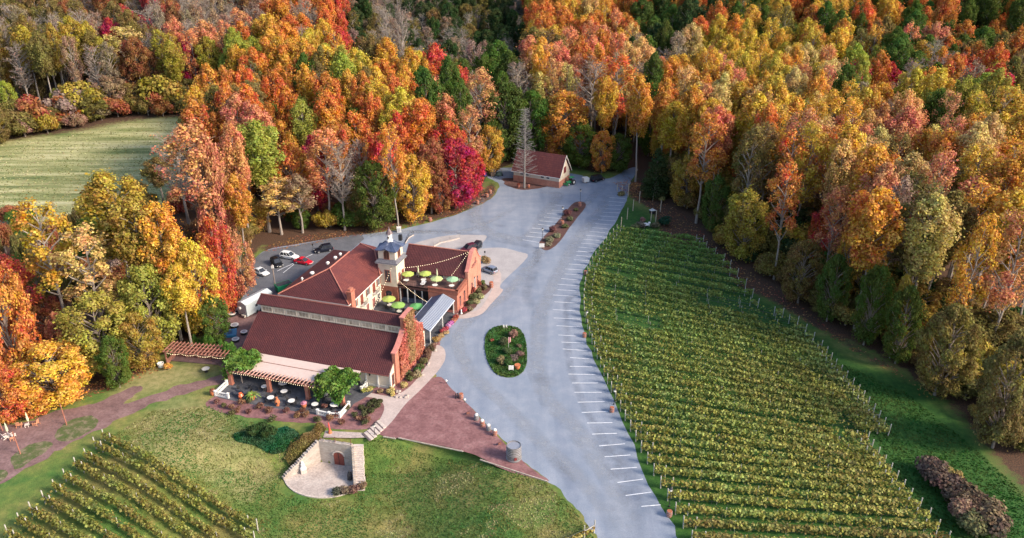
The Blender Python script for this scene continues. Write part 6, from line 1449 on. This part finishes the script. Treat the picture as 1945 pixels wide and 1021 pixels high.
usheet('east_border', [(1.2, 30), (1.3, 44.5), (2.6, 45), (4.2, 43), (3.6, 38), (3.8, 34), (3.0, 30.8), (2, 29.6)], .052, MULCHD, .1, 4)
for i, (u_, v_, w_, h_, hue, lab) in enumerate([(2.2, 31.0, 1.6, 1.2, (.42, .04, .03), 'red leaved shrub at the front corner of the arcade'), (3.1, 32.3, 1.3, .8, (.26, .2, .12), 'tan tuft beyond the red leaved shrub'), (2.3, 34.2, 1.8, 1.6, (.09, .11, .05), 'dark shrub under the right arcade window'), (3.3, 35.8, 2.0, .8, (.38, .36, .17), 'pale yellow green clump by the east walk'), (2.2, 37.0, 1.9, 1.8, (.10, .12, .05), 'tall dark shrub at the gable foot'), (3.3, 38.4, 1.9, .8, (.36, .38, .17), 'second pale clump by the east walk'), (2.3, 40.2, 1.8, 1.4, (.14, .13, .06), 'olive shrub at the middle of the gable foot'), (3.0, 42.3, 1.6, 1.2, (.2, .16, .08), 'brown shrub near the clay pot of the gable'), (2.0, 43.8, 1.2, 2.0, (.14, .2, .06), 'slim green shrub at the far gable corner')]):
    x, y = U(u_, v_); blob_shrub('border_shrub', x, y, w_, h_, hue, lab, group='shrubs at the foot of the east gable', seed=120 + i, z=.05)
for vv, w_ in ((38.5, 1.6), (42.6, 1.3)):
    x, y = U(1.5, vv); blob_shrub('wall_climber', x, y, w_, 2.9, (.30, .07, .05), 'dark red climber on the gable wall %s the tall window' % ('left of' if vv < 40 else 'right of'), 'climber', 'red climbers on the gable', int(vv), z=.05)
x, y = U(1.9, 30.2); e = empty('white_statuette', (x, y, .05), 0, 'small white statuette in front of the red shrub at the arcade corner', 'statue'); MB().lathe((0, 0, 0), [(.2, 0), (.22, .2), (.12, .5), (.16, .75), (.08, .88), (.1, 1.0), (.02, 1.1)], 10).build('figure', STW, e); MB().box((0, 0, -.02), (.5, .5, .1)).build('base', STONE, e)
x, y = U(4.0, 44.0); barrel(x, y, .5, 1.3, 'tall dark red clay barrel at the end of the east walk', OAKR, 3, group='orange barrels')
x, y = at0(923, 498); blob_shrub('ornamental_grass', x, y, 2.9, 1.5, (.36, .25, .10), 'round tawny ornamental grass above the silver grey car', 'grass clump', None, 140, 1200, .2, .04)
for (px, py), lab in (((921, 492), 'parking sign on a thin post behind the tawny grass clump'), ((595, 478), 'parking sign on a thin post left of the navy SUV')):
    x, y = at0(px, py); e = empty('parking_sign', (x, y, .03), 0, lab, 'sign', 'small parking signs'); MB().tube((0, 0, 0), (0, 0, 2.2), .035, n=5).build('post', DARK, e); MB().box((0, -.03, 1.95), (.35, .04, .5)).build('plate', DARK, e)
# ---- rear ramp with railings
RAILM = mat('rail_grey', (.30, .27, .25), .5, .2, 3)
for pts, lab, m_ in ((((824, 468), (836, 461), (855, 457), (873, 452)), 'tan metal railing curving along the ramp behind the wing', RAILM), (((770, 462), (776, 452), (786, 446)), 'dark railing of the rear stairs right of the tower', DARK)):
    W3 = [Vector(at0(*p)) for p in pts]; e = empty('ramp_railing', (W3[0].x, W3[0].y, .04), 0, lab, 'railing', 'rear railings'); L3_ = [w_ - W3[0] for w_ in W3]
    for a_, b_ in zip(L3_[:-1], L3_[1:]):
        for zz in (.25, .65, 1.1): MB().tube((a_.x, a_.y, zz), (b_.x, b_.y, zz), .04, n=4).build('rail', m_, e)
        n = max(1, int((b_ - a_).length / 1.5))
        for k in range(n + 1): q = a_.lerp(b_, k / n); MB().tube((q.x, q.y, 0), (q.x, q.y, 1.15), .045, n=4).build('post', m_, e)
        c = (a_ + b_) / 2; d = b_ - a_; MB().box((c.x, c.y - .25, .12), (d.length, .25, .24), math.atan2(d.y, d.x)).build('kerb', CONC if False else LIMEP, e)
# ---------------------------------------------------------------- service yard: trailer, dumpster, deck, round tanks
x, y = at0(487, 588); e = empty('office_trailer', (x, y, .03), pxang((463, 594), (508, 570)), 'white box trailer parked left of the house under the trees', 'trailer'); e.scale = (.88, .88, .9); TRL = mat('trailer_white', (.42, .47, .48), .5, .06, 2)
MB().box((0, 0, 1.9), (8.2, 3.0, 3.0)).build('body', TRL, e); MB().extr([(-4.2, -1.6, 3.38), (-4.2, 1.6, 3.38), (-4.2, 0, 3.95)], (8.4, 0, 0)).build('roof', mat('trailer_roof', (.52, .57, .58), .5, .1, 2), e)
MB().box((-4.13, -.6, 1.7), (.06, .9, 2.0)).build('door', MAT['grey_panel'], e); MB().box((-4.14, .8, 2.1), (.06, .7, .6)).build('window', GLASS, e)
for q in (-1, 0.1, 1.2): MB().tube((q, -1.5, .4), (q, -1.3, .4), .4, n=12).build('wheel', DARK, e)
MB().box((-4.3, -.6, .5), (.7, 1.0, .5)).build('doorstep', WOOD, e); MB().box((-1, -1.52, 2.1), (.7, .06, .6)).build('window', GLASS, e); MB().box((-4.45, .3, 2.4), (.5, .6, .5)).build('air_conditioner', WHITE, e)
x, y = at0(540, 551); e = empty('dumpster', (x, y, .03), pxang((528, 553), (552, 546)), 'green open dumpster behind the white trailer', 'dumpster'); DG = mat('dumpster_green', (.02, .30, .12), .5, .1, 2)
MB().extr([(-1.7, -1, .2), (1.5, -1, .2), (1.8, -1, 1.7), (-1.8, -1, 1.7)], (0, 2.0, 0)).build('bin_body', DG, e); MB().box((0, 0, 1.72), (3.3, 1.8, .1)).build('load', mat('dark_rubbish', (.05, .05, .06), .9, .4, 3), e)
for sg in (-1, 1): MB().box((0, sg * 1.03, 1.65), (3.7, .1, .16)).build('rim', DG, e)
for sx_ in (-1.2, 1.2):
    for sy in (-.8, .8): MB().tube((sx_, sy - .06, .14), (sx_, sy + .06, .14), .14, n=8).build('caster', DARK, e)
x, y = at0(524, 552); e = empty('utility_pole', (x, y, .03), 0, 'short wooden utility pole between the trailer and the dumpster', 'pole'); MB().tube((0, 0, 0), (0, 0, 6.5), .14, .11, n=8).build('pole', BARK, e); MB().box((0, 0, 5.9), (.5, .3, .7)).build('meter_box', WHITE, e)
x, y = at0(432, 636); e = empty('blue_deck', (x, y, .03), pxang((414, 638), (445, 634)), 'low bright blue platform with dark hatches in the service yard', 'platform'); BL = mat('blue_paint', (.03, .22, .40), .5, .15, 2)
MB().box((0, 0, .3), (3.6, 2.8, .45)).build('deck', BL, e)
for q in (-.8, .6): MB().box((q, 0, .54), (.9, 1.5, .04)).build('hatch', mat('dark_blue', (.02, .1, .2), .6, .2, 2), e)
MB().box((-.05, 0, .56), (.06, 2.6, .06)).build('seam_strip', BL, e)
for i, (px, py, r_, lab) in enumerate([(446, 621, .85, 'white rimmed round tank lid at the corner of the blue platform'), (441, 599, .85, 'white rimmed round tank left of the trailer, front one'), (443, 593, .8, 'white rimmed round tank left of the trailer, back one'), (459, 590, .95, 'large round tank lid at the trailer door'), (464, 634, .7, 'round white lid beside the hall roof edge'), (448, 648, .75, 'round white lid in front of the cedar row'), (466, 588, .6, 'small round lid under the trailer end')]):
    x, y = at0(px, py); e = empty('round_tank', (x, y, .03), 0, lab, 'tank', 'round tanks in the service yard'); MB().lathe((0, 0, 0), [(r_ * .9, 0), (r_ * .92, .5)], 18).build('tank_body', DARK, e); MB().lathe((0, 0, .5), [(r_, 0), (r_, .1), (r_ * .85, .12)], 20).build('rim', WHITE, e); MB().lathe((0, 0, .6), [(r_ * .65, 0), (r_ * .6, .04)], 16).build('lid', MAT['grey_panel'], e)
# cedar row
for i, (px, py, h) in enumerate([(372, 657, 2.6), (380, 660, 2.0), (388, 662, 2.6), (396, 664, 3.4), (404, 665, 3.2), (422, 670, 3.0), (436, 690, 4.6), (441, 690, 4.2), (446, 689, 4.4)]):
    x, y = at0(px, py); pr = PROTO['cedar'][i % 2]; e = empty('columnar_cedar', (x, y, 0), i, ['leftmost low cedar behind the garden pergola', 'smallest cedar behind the garden pergola', 'third cedar from the left behind the garden pergola', 'tallest pointed cedar left of the blue platform', 'pointed cedar next to the tallest one', 'lone cedar between the pair and the tall trio', 'left tree of the tall cedar trio beside the hall', 'middle tree of the tall cedar trio beside the hall', 'right tree of the tall cedar trio beside the hall'][i], 'cedar', 'cedars behind the garden pergola')
    e.scale = (h * .085, h * .085, h / 17); a = put('trunk', pr[0], e); b = put('crown', pr[1], e); b.color = (.09, .22, .03, 1)
# garden pergola
ga, gb = Vector(at0(318, 693)), Vector(at0(432, 703)); GL = (gb - ga).length
e = empty('garden_pergola', (ga.x, ga.y, .03), math.atan2((gb - ga).y, (gb - ga).x), 'long rust coloured slatted pergola with plank back wall left of the patio', 'pergola'); PW = mat('pergola_wood', (.30, .13, .095), .85, .25, 3)
MB().box((GL / 2, 2.9, 1.35), (GL, .1, 2.6)).build('back_wall', mat('plank_wall', (.15, .055, .042), .9, .3, 4), e)
for k in range(6):
    q = GL * k / 5
    MB().box((q, 2.75, 1.5), (.2, .2, 3.0)).build('post', PW, e)
    if k == 0: MB().box((q, .1, 1.5), (.22, .22, 3.0)).build('post', PW, e); MB().box((q + .0, 1.4, .6), (.12, 2.6, 1.0)).build('side_panel', PW, e)
for vv in (-.2, .9, 2.0, 3.1): MB().box((GL / 2, vv, 3.05), (GL + .8, .12, .2)).build('beam', PW, e)
for k in range(17): MB().box((GL * k / 16, 1.45, 3.22), (.12, 4.0, .14)).build('rafter', PW, e)
MB().box((GL / 2, 2.2, .12), (GL, 1.6, .2)).build('floor', PATH, e)
rzz = e.rotation_euler.z
def G3(a, b, z): return (ga.x + a * math.cos(rzz) - b * math.sin(rzz), ga.y + a * math.sin(rzz) + b * math.cos(rzz), z)
lights([G3(GL * k / 4, .2, 2.75) for k in range(5)], .35, 36, 'string of warm bulbs swagged along the garden pergola', .9)
x, y = at0(320, 702); blob_shrub('ornamental_bush', x, y, 1.8, 1.7, (.62, .33, .03), 'golden feathery bush at the left post of the garden pergola', 'shrub', None, 150, 900, .18, .03)
x, y = at0(306, 696); e = empty('galvanised_tub', (x, y, .03), 0, 'pale round tub left of the garden pergola', 'tub'); MB().lathe((0, 0, 0), [(.5, 0), (.58, .75), (.62, .8), (.5, .8), (.48, .6)], 16).build('tub', WHITE, e); MB().box((.6, 0, .6), (.06, .2, .08)).build('handle', DARK, e)
x, y = at0(392, 706); table(x, y, .03, .7, 'round stone table on the grass in front of the garden pergola', 'garden tables', STONE)
x, y = at0(405, 750); pot(x, y, .03, 1.3, 'clay pot at the left end of the patio balustrade', group='clay pots', plant='flowers', hue=(.35, .15, .08))
# ---------------------------------------------------------------- fire ring area on the left: chairs, posts
ADW = mat('chair_white', (.72, .62, .56), .7, .06, 3); ADO = mat('chair_cedar', (.62, .28, .16), .7, .1, 3)
def adirondack(px, py, rz, m_, label):
    x, y = at0(px, py); e = empty('garden_chair', (x, y, .03), rz, label, 'chair', 'slatted garden chairs')
    MB().box((0, 0, .34), (.6, .62, .05), rx=.18).build('seat', m_, e)
    for k in range(5): MB().box((-.24 + k * .12, .38, .78), (.105, .03, .95 - abs(k - 2) * .08), rx=-.32).build('back_slat', m_, e)
    for sg in (-.36, .36):
        MB().box((sg, 0, .58), (.15, .8, .04)).build('armrest', m_, e); MB().box((sg, -.32, .28), (.09, .05, .56)).build('leg', m_, e); MB().box((sg, .1, .2), (.05, .9, .12), rx=-.25).build('leg', m_, e)
for px, py, rz, m_, lab in ((11, 832, 2.6, ADW, 'white slatted chair, leftmost of the pair at the photo edge'), (24, 830, 2.9, ADW, 'white slatted chair, right one of the pair at the photo edge'), (37, 810, 3.4, ADO, 'peach slatted chair behind the two white ones'), (69, 807, 4.6, ADO, 'orange cedar chair seen from the side at the right of the group')):
    adirondack(px, py, rz, m_, lab)
for (px, py), lab, m_ in (((52, 810), 'small peach side table between the garden chairs', ADW), ((24, 836), 'small salmon foot stool before the white chair', ADO)):
    x, y = at0(px, py); e = empty('side_table', (x, y, .03), .3, lab, 'table', 'garden side tables'); MB().box((0, 0, .45), (.6, .6, .05)).build('tabletop', m_, e); [MB().box((a, b, .22), (.07, .07, .44)).build('leg', m_, e) for a in (-.24, .24) for b in (-.24, .24)]
for (px, py), lab in (((17, 828), 'closed cream umbrella behind the white pair of chairs'), ((56, 808), 'closed cream umbrella beside the side table')):
    x, y = at0(px, py); umb(x, y, .03, 1, (.55, .52, .42), lab, True, 2.5)
for (px, py), h, lab in (((39, 862), 4.4, 'slim red timber post nearest the white garden chairs'), ((127, 807), 4.2, 'slim red timber post beside the grass patch on the shale'), ((5, 818), 4.0, 'slim red timber post at the left edge behind the chairs')):
    x, y = at0(px, py); e = empty('timber_post', (x, y, 0), 0, lab, 'post', 'slim red posts'); MB().tube((0, 0, 0), (-.12, 0, h), .10, .08, n=7).build('post', TIMBER, e); MB().tube((-.12, 0, h), (-.12, -.25, h + .02), .03, n=5).build('hook', DARK, e)
x, y = at0(81, 785); blob_shrub('yellow_bush', x, y, 1.2, .8, (.7, .6, .04), 'small bright yellow bush at the wood edge behind the chairs', 'shrub', None, 160, 500, .18, .02)
# ---------------------------------------------------------------- rose bed, hedge, dark bushes
rg = random.Random(21)
RB = []
for i in range(46):
    t_ = rg.random(); px = 405 + 290 * t_; py = rg.uniform(764, 788) + 18 * t_ * rg.random() + (8 if t_ > .3 else 0)
    RB.append((px, min(py, 812)))
RBp = []
for i, (px, py) in enumerate(RB):
    if any((px - a) ** 2 + (py - b) ** 2 * 3 < 200 for a, b in RBp): continue
    RBp.append((px, py))
RBp.sort()
ORD = ['leftmost', 'second', 'third', 'fourth', 'fifth', 'sixth', 'seventh', 'eighth', 'ninth', 'tenth', 'eleventh', 'twelfth', 'thirteenth', 'fourteenth', 'fifteenth', 'sixteenth', 'seventeenth', 'eighteenth', 'nineteenth', 'twentieth', 'twenty first', 'twenty second', 'twenty third', 'twenty fourth', 'twenty fifth', 'twenty sixth', 'twenty seventh', 'twenty eighth', 'twenty ninth', 'thirtieth', 'thirty first', 'thirty second', 'thirty third', 'thirty fourth', 'thirty fifth', 'thirty sixth', 'thirty seventh', 'thirty eighth', 'thirty ninth', 'fortieth', 'forty first', 'forty second', 'forty third', 'forty fourth', 'forty fifth', 'forty sixth']
for i, (px, py) in enumerate(RBp):
    x, y = at0(px, py); hue = rg.choice([(.20, .10, .06), (.14, .13, .05), (.24, .13, .06), (.11, .12, .05), (.20, .09, .07)])
    blob_shrub('rose_bush', x, y, rg.uniform(1.2, 2.0), rg.uniform(.8, 1.3), hue, '%s brownish rose bush from the left in the bed below the patio' % ORD[i], 'rose bush', 'rose bushes below the patio', 200 + i, n=260, size=.17, z=.02)
for i, (px, py, w_, h_, lab) in enumerate([(484, 826, 2.9, 1.9, 'dark glossy round bush on the lawn, left one of three'), (497, 822, 2.6, 2.0, 'dark glossy round bush on the lawn, middle one of three'), (513, 828, 3.0, 2.0, 'dark glossy round bush on the lawn, right one of three')]):
    x, y = at(px, py); blob_shrub('evergreen_bush', x, y, w_, h_, (.035, .08, .025), lab, group='dark bushes on the lawn', seed=300 + i, n=1800, size=.2)
def gcover(name, poly, hue, n, h0, h1, label, seed, sz=.22):
    rng = np.random.default_rng(seed); P2 = [at(*p) for p in poly]; bx0, bx1 = min(p[0] for p in P2), max(p[0] for p in P2); by0, by1 = min(p[1] for p in P2), max(p[1] for p in P2)
    Q = rng.random((n * 2, 2)) * [bx1 - bx0, by1 - by0] + [bx0, by0]; Q = Q[inpoly_np(smooth_poly(P2, 4), Q[:, 0], Q[:, 1])]; Z = terr(Q[:, 0], Q[:, 1], False) + h0 + (h1 - h0) * rng.random(len(Q))
    o = put(name, quads_mesh(name, np.column_stack([Q, Z]), sz * (.6 + .8 * rng.random(len(Q))), rng, .5), None, VLEAF); o.color = (*hue, 1); tag(o, label, 'ground cover', kind='stuff'); return o
gcover('periwinkle_cover', [(446, 825), (450, 838), (480, 845), (500, 855), (515, 862), (540, 858), (552, 838), (568, 826), (545, 812), (520, 820), (495, 828), (465, 822)], (.02, .13, .055), 7000, .05, .30, 'deep blue green ground cover around the dark bushes', 31)
# hedge along the cellar side wall
hp = [(612, 812), (596, 828), (580, 844), (562, 862), (545, 880)]; HP = [Vector(at(*p)) for p in hp]
e = empty('cellar_hedge', (HP[2].x, HP[2].y, 0), 0, 'olive and rust hedge spilling along the slanting cellar wall', 'hedge'); rng = np.random.default_rng(77); C = []
for _ in range(6500):
    t_ = rng.random() * 3.999; i = int(t_); q = HP[i].lerp(HP[i + 1], t_ - i); a = rng.uniform(0, math.pi); w_ = 1.5; 
    off = math.cos(a) * w_ * (.8 + .25 * math.sin(q.x * 3)); zz = math.sin(a) * 1.35 * (.8 + .3 * math.sin(q.y * 2.2)); dd = Vector((.72, .69)); x, y = q.x - dd.x * off * .9, q.y + dd.y * off * .7
    zb = float(terr(x, y, False)); C.append((x - HP[2].x, y - HP[2].y, zb + zz))
C = np.array(C); o = put('foliage', quads_mesh('foliage', C, .26 * (.6 + .8 * rng.random(len(C))), rng, .4), e, VLEAF); o.color = (.26, .19, .06, 1)
m = MB(); [m.tube((p.x - HP[2].x, p.y - HP[2].y, hz(p.x, p.y) - .3), (p.x - HP[2].x, p.y - HP[2].y, hz(p.x, p.y) + .8), .07, n=5) for p in HP[:1]]; m.build('stem', BARK, e)
for i, (px, py, w_, hue, lab) in enumerate([(640, 938, 2.0, (.12, .13, .09), 'grey leaved shrub at the lower rim of the cellar terrace, left one'), (655, 936, 1.9, (.20, .15, .10), 'brown twiggy shrub at the rim of the cellar terrace, middle one'), (672, 934, 2.1, (.22, .12, .09), 'reddish shrub at the foot of the stone steps'), (688, 928, 1.8, (.24, .16, .09), 'tan shrub right of the foot of the stone steps')]):
    x, y = at0(px, py, CEL); blob_shrub('rim_shrub', x, y, w_, 1.1, hue, lab, group='shrubs at the terrace rim', seed=320 + i, n=600, z=hz(x, y))
# ---------------------------------------------------------------- garden corner above the vineyard
PALEP = mat('pale_post', (.50, .42, .32), .85, .15, 4)
for i, (px, py, h) in enumerate([(1179, 435, 4.6), (1191, 416, 4.4), (1202, 400, 4.4), (1214, 385, 4.6), (1193, 372, 5.0), (1236, 420, 4.0), (1254, 402, 4.6), (1245, 422, 4.6), (1172, 363, 3.2), (1181, 367, 3.2), (1240, 380, 3.0)]):
    x, y = at0(px, py); e = empty('garden_post', (x, y, 0), 0, ['pale pole nearest the vineyard corner on the grass plot', 'second pale pole up the grass plot', 'third pale pole up the grass plot', 'fourth pale pole beside the leaf track', 'tall pale pole at the top of the stall row', 'short pale pole between the two garden tables', 'tall pale pole right of the white square table', 'pale pole left of the dark bush', 'low pole in the tan grass above the stalls, left', 'low pole in the tan grass above the stalls, right', 'white pole under the dark conifer'][i], 'pole', 'pale garden poles'); MB().tube((0, 0, 0), (.05, 0, h * .75), .12, .10, n=7).build('pole', PALEP, e); MB().lathe((.05, 0, h * .75), [(.12, 0), (.02, .1)], 7).build('cap', WOOD, e)
x, y = at0(1239, 405); e = empty('square_table', (x, y, 0), .5, 'white square topped table with dark sides on the grass plot', 'table'); MB().box((0, 0, 1.0), (1.5, 1.3, .08)).build('tabletop', WHITE, e); MB().box((0, 0, .5), (1.3, 1.1, .9)).build('cabinet', DARK, e); MB().box((.2, .4, 1.2), (.6, .2, .3)).build('sink_splash', STONE, e)
x, y = at0(1226, 430); table(x, y, 0, 1.0, 'round white ring topped stone table among tan shrubs', 'garden tables', WHITE); x, y = at0(1233, 429); e = empty('white_urn', (x, y, 0), 0, 'small white urn beside the ring topped table', 'urn'); MB().lathe((0, 0, 0), [(.2, 0), (.14, .3), (.3, .8), (.34, 1.1), (.2, 1.2)], 10).build('urn_body', STW, e)
for i, (px, py, w_, h_, hue, lab) in enumerate([(1262, 428, 4.2, 3.2, (.02, .07, .04), 'big dark blue green bush at the corner of the grass plot'), (1218, 430, 3.0, 1.3, (.22, .19, .14), 'tan shrub left of the ring topped table'), (1208, 434, 2.6, 1.2, (.18, .20, .09), 'olive shrub at the vineyard corner'), (1220, 421, 2.0, 1.2, (.34, .16, .14), 'pinkish shrub above the ring topped table'), (1243, 432, 2.6, 1.4, (.20, .18, .10), 'straggly olive shrub below the square table'), (1180, 370, 2.6, 1.0, (.28, .24, .10), 'tan grass clump above the stall row'), (1257, 385, 2.2, 2.4, (.28, .26, .08), 'small yellow green sapling behind the tall pale pole')]):
    x, y = at0(px, py); blob_shrub('garden_shrub', x, y, w_, h_, hue, lab, group='shrubs of the grass plot', seed=340 + i, n=1600 if i == 0 else 700, size=.26)
# purple thicket at the lower right
TH = [(1765, 905, 5.0, (.15, .10, .08), 'mauve brown bush at the head of the thicket right of the vineyard'), (1785, 925, 5.2, (.13, .085, .07), 'dark mauve bush second in the thicket'), (1812, 945, 5.2, (.15, .10, .07), 'mauve bush in the middle of the thicket'), (1800, 918, 4.0, (.28, .22, .06), 'small yellowish bush inside the mauve thicket'), (1835, 965, 5.4, (.16, .11, .07), 'brown mauve bush fourth in the thicket'), (1862, 990, 6.5, (.22, .15, .09), 'tan bush near the lower right corner'), (1885, 1012, 5.4, (.14, .10, .07), 'mauve bush lowest in the right thicket'), (1820, 985, 4.5, (.30, .18, .12), 'tawny bush on the vineyard side of the thicket'), (1845, 1010, 4.5, (.17, .17, .07), 'olive bush on the vineyard side near the bottom edge')]
for i, (px, py, w_, hue, lab) in enumerate(TH):
    x, y = at(px, py); blob_shrub('thicket_bush', x, y, w_, 3.2, hue, lab, group='thicket at the lower right', seed=360 + i, n=2200, size=.34)
# fallen leaves scattered on the banks and under the trees
rng = np.random.default_rng(55); pts = []
for poly, n in ((BANK, 2600), (LEAFY, 3800), ([at(*p) for p in [(500, 470), (700, 440), (900, 395), (940, 350), (880, 380), (700, 430), (560, 448)]], 1500), ([at(*p) for p in [(1160, 345), (1215, 345), (1240, 380), (1200, 375)]], 700), ([at(*p) for p in [(0, 810), (200, 745), (310, 700), (280, 690), (0, 790)]], 900)):
    bx0, bx1 = min(p[0] for p in poly), max(p[0] for p in poly); by0, by1 = min(p[1] for p in poly), max(p[1] for p in poly)
    Q = rng.random((n * 3, 2)) * [bx1 - bx0, by1 - by0] + [bx0, by0]; pts.append(Q[inpoly_np(poly, Q[:, 0], Q[:, 1])][:n])
Q = np.concatenate(pts); o = put('fallen_leaves', quads_mesh('fallen_leaves', np.column_stack([Q, terr(Q[:, 0], Q[:, 1]) + .06]), .16 + .22 * rng.random(len(Q)), rng, 3), None, VLEAF); o.color = (.38, .14, .05, 1); tag(o, 'orange and rust fallen leaves strewn along the wood edges', 'fallen leaves', kind='stuff')

# short grass blades over the lawns and the hay field, too many to count
def turf(name, poly, n, sz, hues, label, seed, lift=.05):
    rng = np.random.default_rng(seed); P2 = [at(*p) for p in poly]; bx0, bx1 = min(p[0] for p in P2), max(p[0] for p in P2); by0, by1 = min(p[1] for p in P2), max(p[1] for p in P2)
    Q = rng.random((n * 2, 2)) * [bx1 - bx0, by1 - by0] + [bx0, by0]; Q = Q[inpoly_np(P2, Q[:, 0], Q[:, 1]) & ~inpoly_np(PIT, Q[:, 0], Q[:, 1])]
    dn = np.array([noise.noise(Vector((x * .12, y * .12, seed))) + .5 * noise.noise(Vector((x * .5, y * .5, seed))) for x, y in Q])
    for k, (hue, lo_, hi_) in enumerate(hues):
        q = Q[(dn >= lo_) & (dn < hi_)]
        if len(q) < 10: continue
        o = put(name, quads_mesh(name, np.column_stack([q, terr(q[:, 0], q[:, 1], False) + lift * rng.random(len(q))]), sz * (.5 + rng.random(len(q))), rng, .8), None, VLEAF); o.color = (*hue, 1); tag(o, label % ['green', 'yellowing', 'dry straw'][k], 'grass', kind='stuff')
turf('lawn_grass', [(395, 770), (470, 800), (560, 818), (620, 835), (540, 905), (560, 945), (640, 950), (692, 930), (694, 840), (725, 830), (880, 873), (1040, 918), (1090, 965), (1140, 1040), (500, 1040), (485, 1000), (210, 830), (290, 780)], 42000, .17, [((.085, .17, .03), -9, .05), ((.16, .18, .04), .05, .28), ((.30, .27, .11), .28, 9)], '%s blades of the front lawn', 3)
turf('hay_grass', [(0, 272), (100, 260), (200, 241), (300, 228), (370, 232), (410, 262), (390, 330), (330, 390), (200, 410), (100, 430), (0, 440)], 6000, .35, [((.20, .22, .07), -9, -.12), ((.30, .29, .11), -.12, .12), ((.43, .39, .19), .12, 9)], '%s stubble of the open grass field', 5, .1)
turf('strip_grass', [(1420, 570), (1600, 690), (1720, 745), (1850, 850), (1960, 950), (1960, 1060), (1800, 1050), (1700, 900), (1600, 720)], 16000, .22, [((.03, .10, .012), -9, .2), ((.06, .12, .02), .2, 9), ((.2, .2, .1), 99, 100)], '%s blades of the strip beside the vineyard', 9)  # blade colours darkened like the ground here, to carry the tree shade
